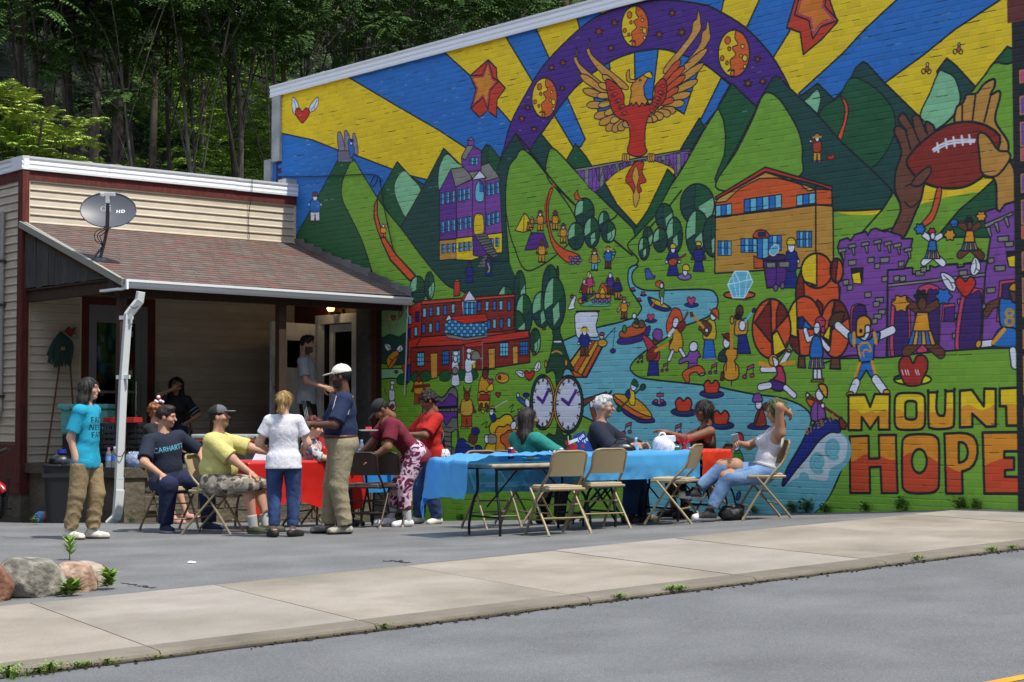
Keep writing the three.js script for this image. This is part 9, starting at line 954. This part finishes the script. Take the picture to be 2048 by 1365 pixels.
{
const wG = tg([.11, .22, .02], [.24, .36, .05]), wD = tg([.09, .18, .025], [.17, .27, .045]);
function blades(n, h, sp, tint) { const o = []; for (let i = 0; i < n; i++) { const a = rr(0, 2 * PI), b = V(cos(a) * sp * rnd(), 0, sin(a) * sp * rnd()), L = h * rr(.5, 1.1), out = V(cos(a), 0, sin(a)).multiplyScalar(L * rr(.2, .8)), m = b.clone().addScaledVector(out, .4).add(V(0, L * .7, 0)), e = b.clone().add(out).add(V(0, L * rr(.5, .9), 0)), s = V(-sin(a), 0, cos(a)).multiplyScalar(.006); o.push(b.clone().sub(s), b.clone().add(s), m, m.clone().sub(s), m.clone().add(s), e); } return leafGeo(o, tint); }
function plant(name, label, p, parts, group) { const T = thing(name, label, 'weed', p, rr(0, 6), group); parts.forEach(([n, g]) => mesh(n, g, LM, T)); return T; }
function leafy(n, h, len, w, tint) { const o = []; for (let i = 0; i < n; i++) { const a = i * 2.4, y = h * rr(.1, 1), c = V(rr(-.4, .4) * h * .5, y, rr(-.4, .4) * h * .5), d = V(cos(a), rr(.1, .9), sin(a)).normalize(), e = c.clone().addScaledVector(d, len * rr(.6, 1.1)); leafTri(o, c, e, len * w, d.clone().cross(UP).cross(d).normalize()); } return leafGeo(o, tint); }
const tallW = []; for (let i = 0; i < 30; i++) { const a = i * 2.4, t = i / 30, c = V(0, .04 + t * .13, 0), d = V(cos(a), .5 + t * .6, sin(a)).normalize(); leafTri(tallW, c, c.clone().addScaledVector(d, .11), .012, d.clone().cross(UP).cross(d).normalize()); }
plant('tall_weed', 'single upright weed with narrow bright leaves behind the pinkish boulder', foot(166, 1126).addScaledVector(SB, .3), [['leaves', leafGeo(tallW, wG)], ['stem', leafGeo([V(-.006, 0, 0), V(.006, 0, 0), V(0, .2, 0), V(0, 0, -.006), V(0, 0, .006), V(0, .2, 0)], wG)]]);
plant('bushy_weed', 'dense bright green weed at the right foot of the boulders', foot(216, 1180), [['leaves', leafy(80, .13, .09, .17, wG)]]); plant('broadleaf_weed', 'dark broad-leaved weed in front of the boulders', foot(140, 1194), [['leaves', leafy(40, .08, .11, .3, wD)]]); plant('small_weed', 'small pale weed at the left edge under the reddish boulder', foot(4, 1196), [['leaves', blades(26, .2, .05, wG)]]);
const tuft = plant('grass_tuft', 'grass tuft in the curb gap nearest the lower left corner', foot(18, 1355), [['blades', blades(60, .09, .13, wG)], ['leaves', leafy(24, .05, .05, .25, wD)]], 'grass tufts along the curb');
[[78, 1346, 1, 'grass tuft in the curb gap second from the left corner'], [100, 1338, 1.15, 'tallest grass tuft of the left curb, with long arching blades'], [155, 1331, .7, 'small grass tuft at the curb right of the tall one'], [176, 1329, .6, 'tiny grass tuft at the curb beside the small one'], [214, 1326, .8, 'short grass tuft at the curb below the long slab joint'], [312, 1316, .55, 'lone grass sprig where the slab joint meets the curb'], [770, 1254, .75, 'yellowish grass tuft at the curb in the middle of the sidewalk'], [1240, 1194, .8, 'grass tuft at the curb below the empty folding chairs'], [1345, 1179, .9, 'wide grass tuft at the curb below the side-on chair'], [1362, 1177, .7, 'grass tuft just right of the wide curb tuft'], [1835, 1117, .8, 'grass tuft at the curb below the big HOPE lettering'], [1985, 1100, .9, 'grass tuft at the curb second from the right edge'], [2026, 1095, .7, 'grass tuft at the curb nearest the right edge']].forEach(([px, py, s, lb]) => { const c = tuft.clone(); c.name = numbered('grass_tuft'); c.userData = { ...tuft.userData, label: lb }; c.position.copy(foot(px, py)); c.scale.set(s * .7, s * .45, s * .7); c.rotation.y = rr(0, 6); scene.add(c); });
const wallW = plant('wall_weed', 'leafy weed at the wall foot behind the tan chair legs', V(0, 0, 0), [['leaves', leafy(60, .26, .12, .16, wD)]], 'weeds along the foot of the painted wall');
const wl_ = [[1000, 1, 0], [925, .8, 0], [1150, .7, 0], [1465, .8, 'weed at the wall foot beside the leather handbag'], [1512, .8, 'weed at the wall foot under the white-tank woman’s chair'], [1588, 1.1, 'weed at the wall foot right of the white-tank woman’s chair'], [1617, 1.3, 'tall weed at the wall foot below the painted wave'], [1655, .9, 'low weed at the wall foot under the wave’s lower edge'], [1735, .9, 'weed at the wall foot under the letter H of HOPE'], [1808, 1.25, 'bushiest weed at the wall foot, under the letter O of HOPE'], [1925, 1.1, 'reddish weed at the wall foot under the letter P of HOPE'], [1957, .9, 'weed at the wall foot between the letters P and E']];
wl_.forEach(([px, s, lb], i) => { const u = wallUV(px, 1030)[0], p = wallAt(u, 0, .06), c = i ? wallW.clone() : wallW; if (i) { c.name = numbered('wall_weed'); scene.add(c); } c.userData = { ...wallW.userData, label: lb || ['leafy weed at the wall foot behind the tan chair legs', 'leafy weed at the wall foot left of the blue sheet', 'leafy weed at the wall foot under the second table'][i] }; p.y = gy(p.x, p.z) - .01; c.position.copy(p); c.scale.set(s * .75, s * .5, s * .75); c.rotation.y = rr(0, 6); });
[[70, 1050, .6, 'low weed against the porch base left of the trash can'], [262, 1048, .5, 'low weed against the porch base by the downspout toe'], [300, 1046, .7, 'dark low weed against the porch base behind the seated man'], [745, 1040, .6, 'pale weed at the porch base behind the brown chairs']].forEach(([px, py, s, lb]) => { const c = wallW.clone(); c.name = numbered('wall_weed'); c.userData = { category: 'weed', label: lb }; const q = foot(px, py); c.position.copy(q); c.scale.set(s, s * .6, s); scene.add(c); });
const gs = []; for (let i = 0; i < 900; i++) { const a = rr(-4, 16), b = B_CURB - .01 - .1 * pow2(rnd()) * (1 + fbm(a * 1.5, 2, 0, 2)), [x, z] = fromAB(a - (B_FAR - b) * .11, b), s = rr(.004, .016); gs.push(poly([V(x - s, gy(x, z) + .006, z), V(x, gy(x, z) + .008 + s * .4, z + s), V(x + s, gy(x, z) + .006, z - s * .3)], .004, UP)); } mesh('curb_debris', gs, std(0x4a3f30, 1), scene, 'stuff').userData.label = 'grit and dead leaves caught along the curb';
}
renderer.render(scene, camera);
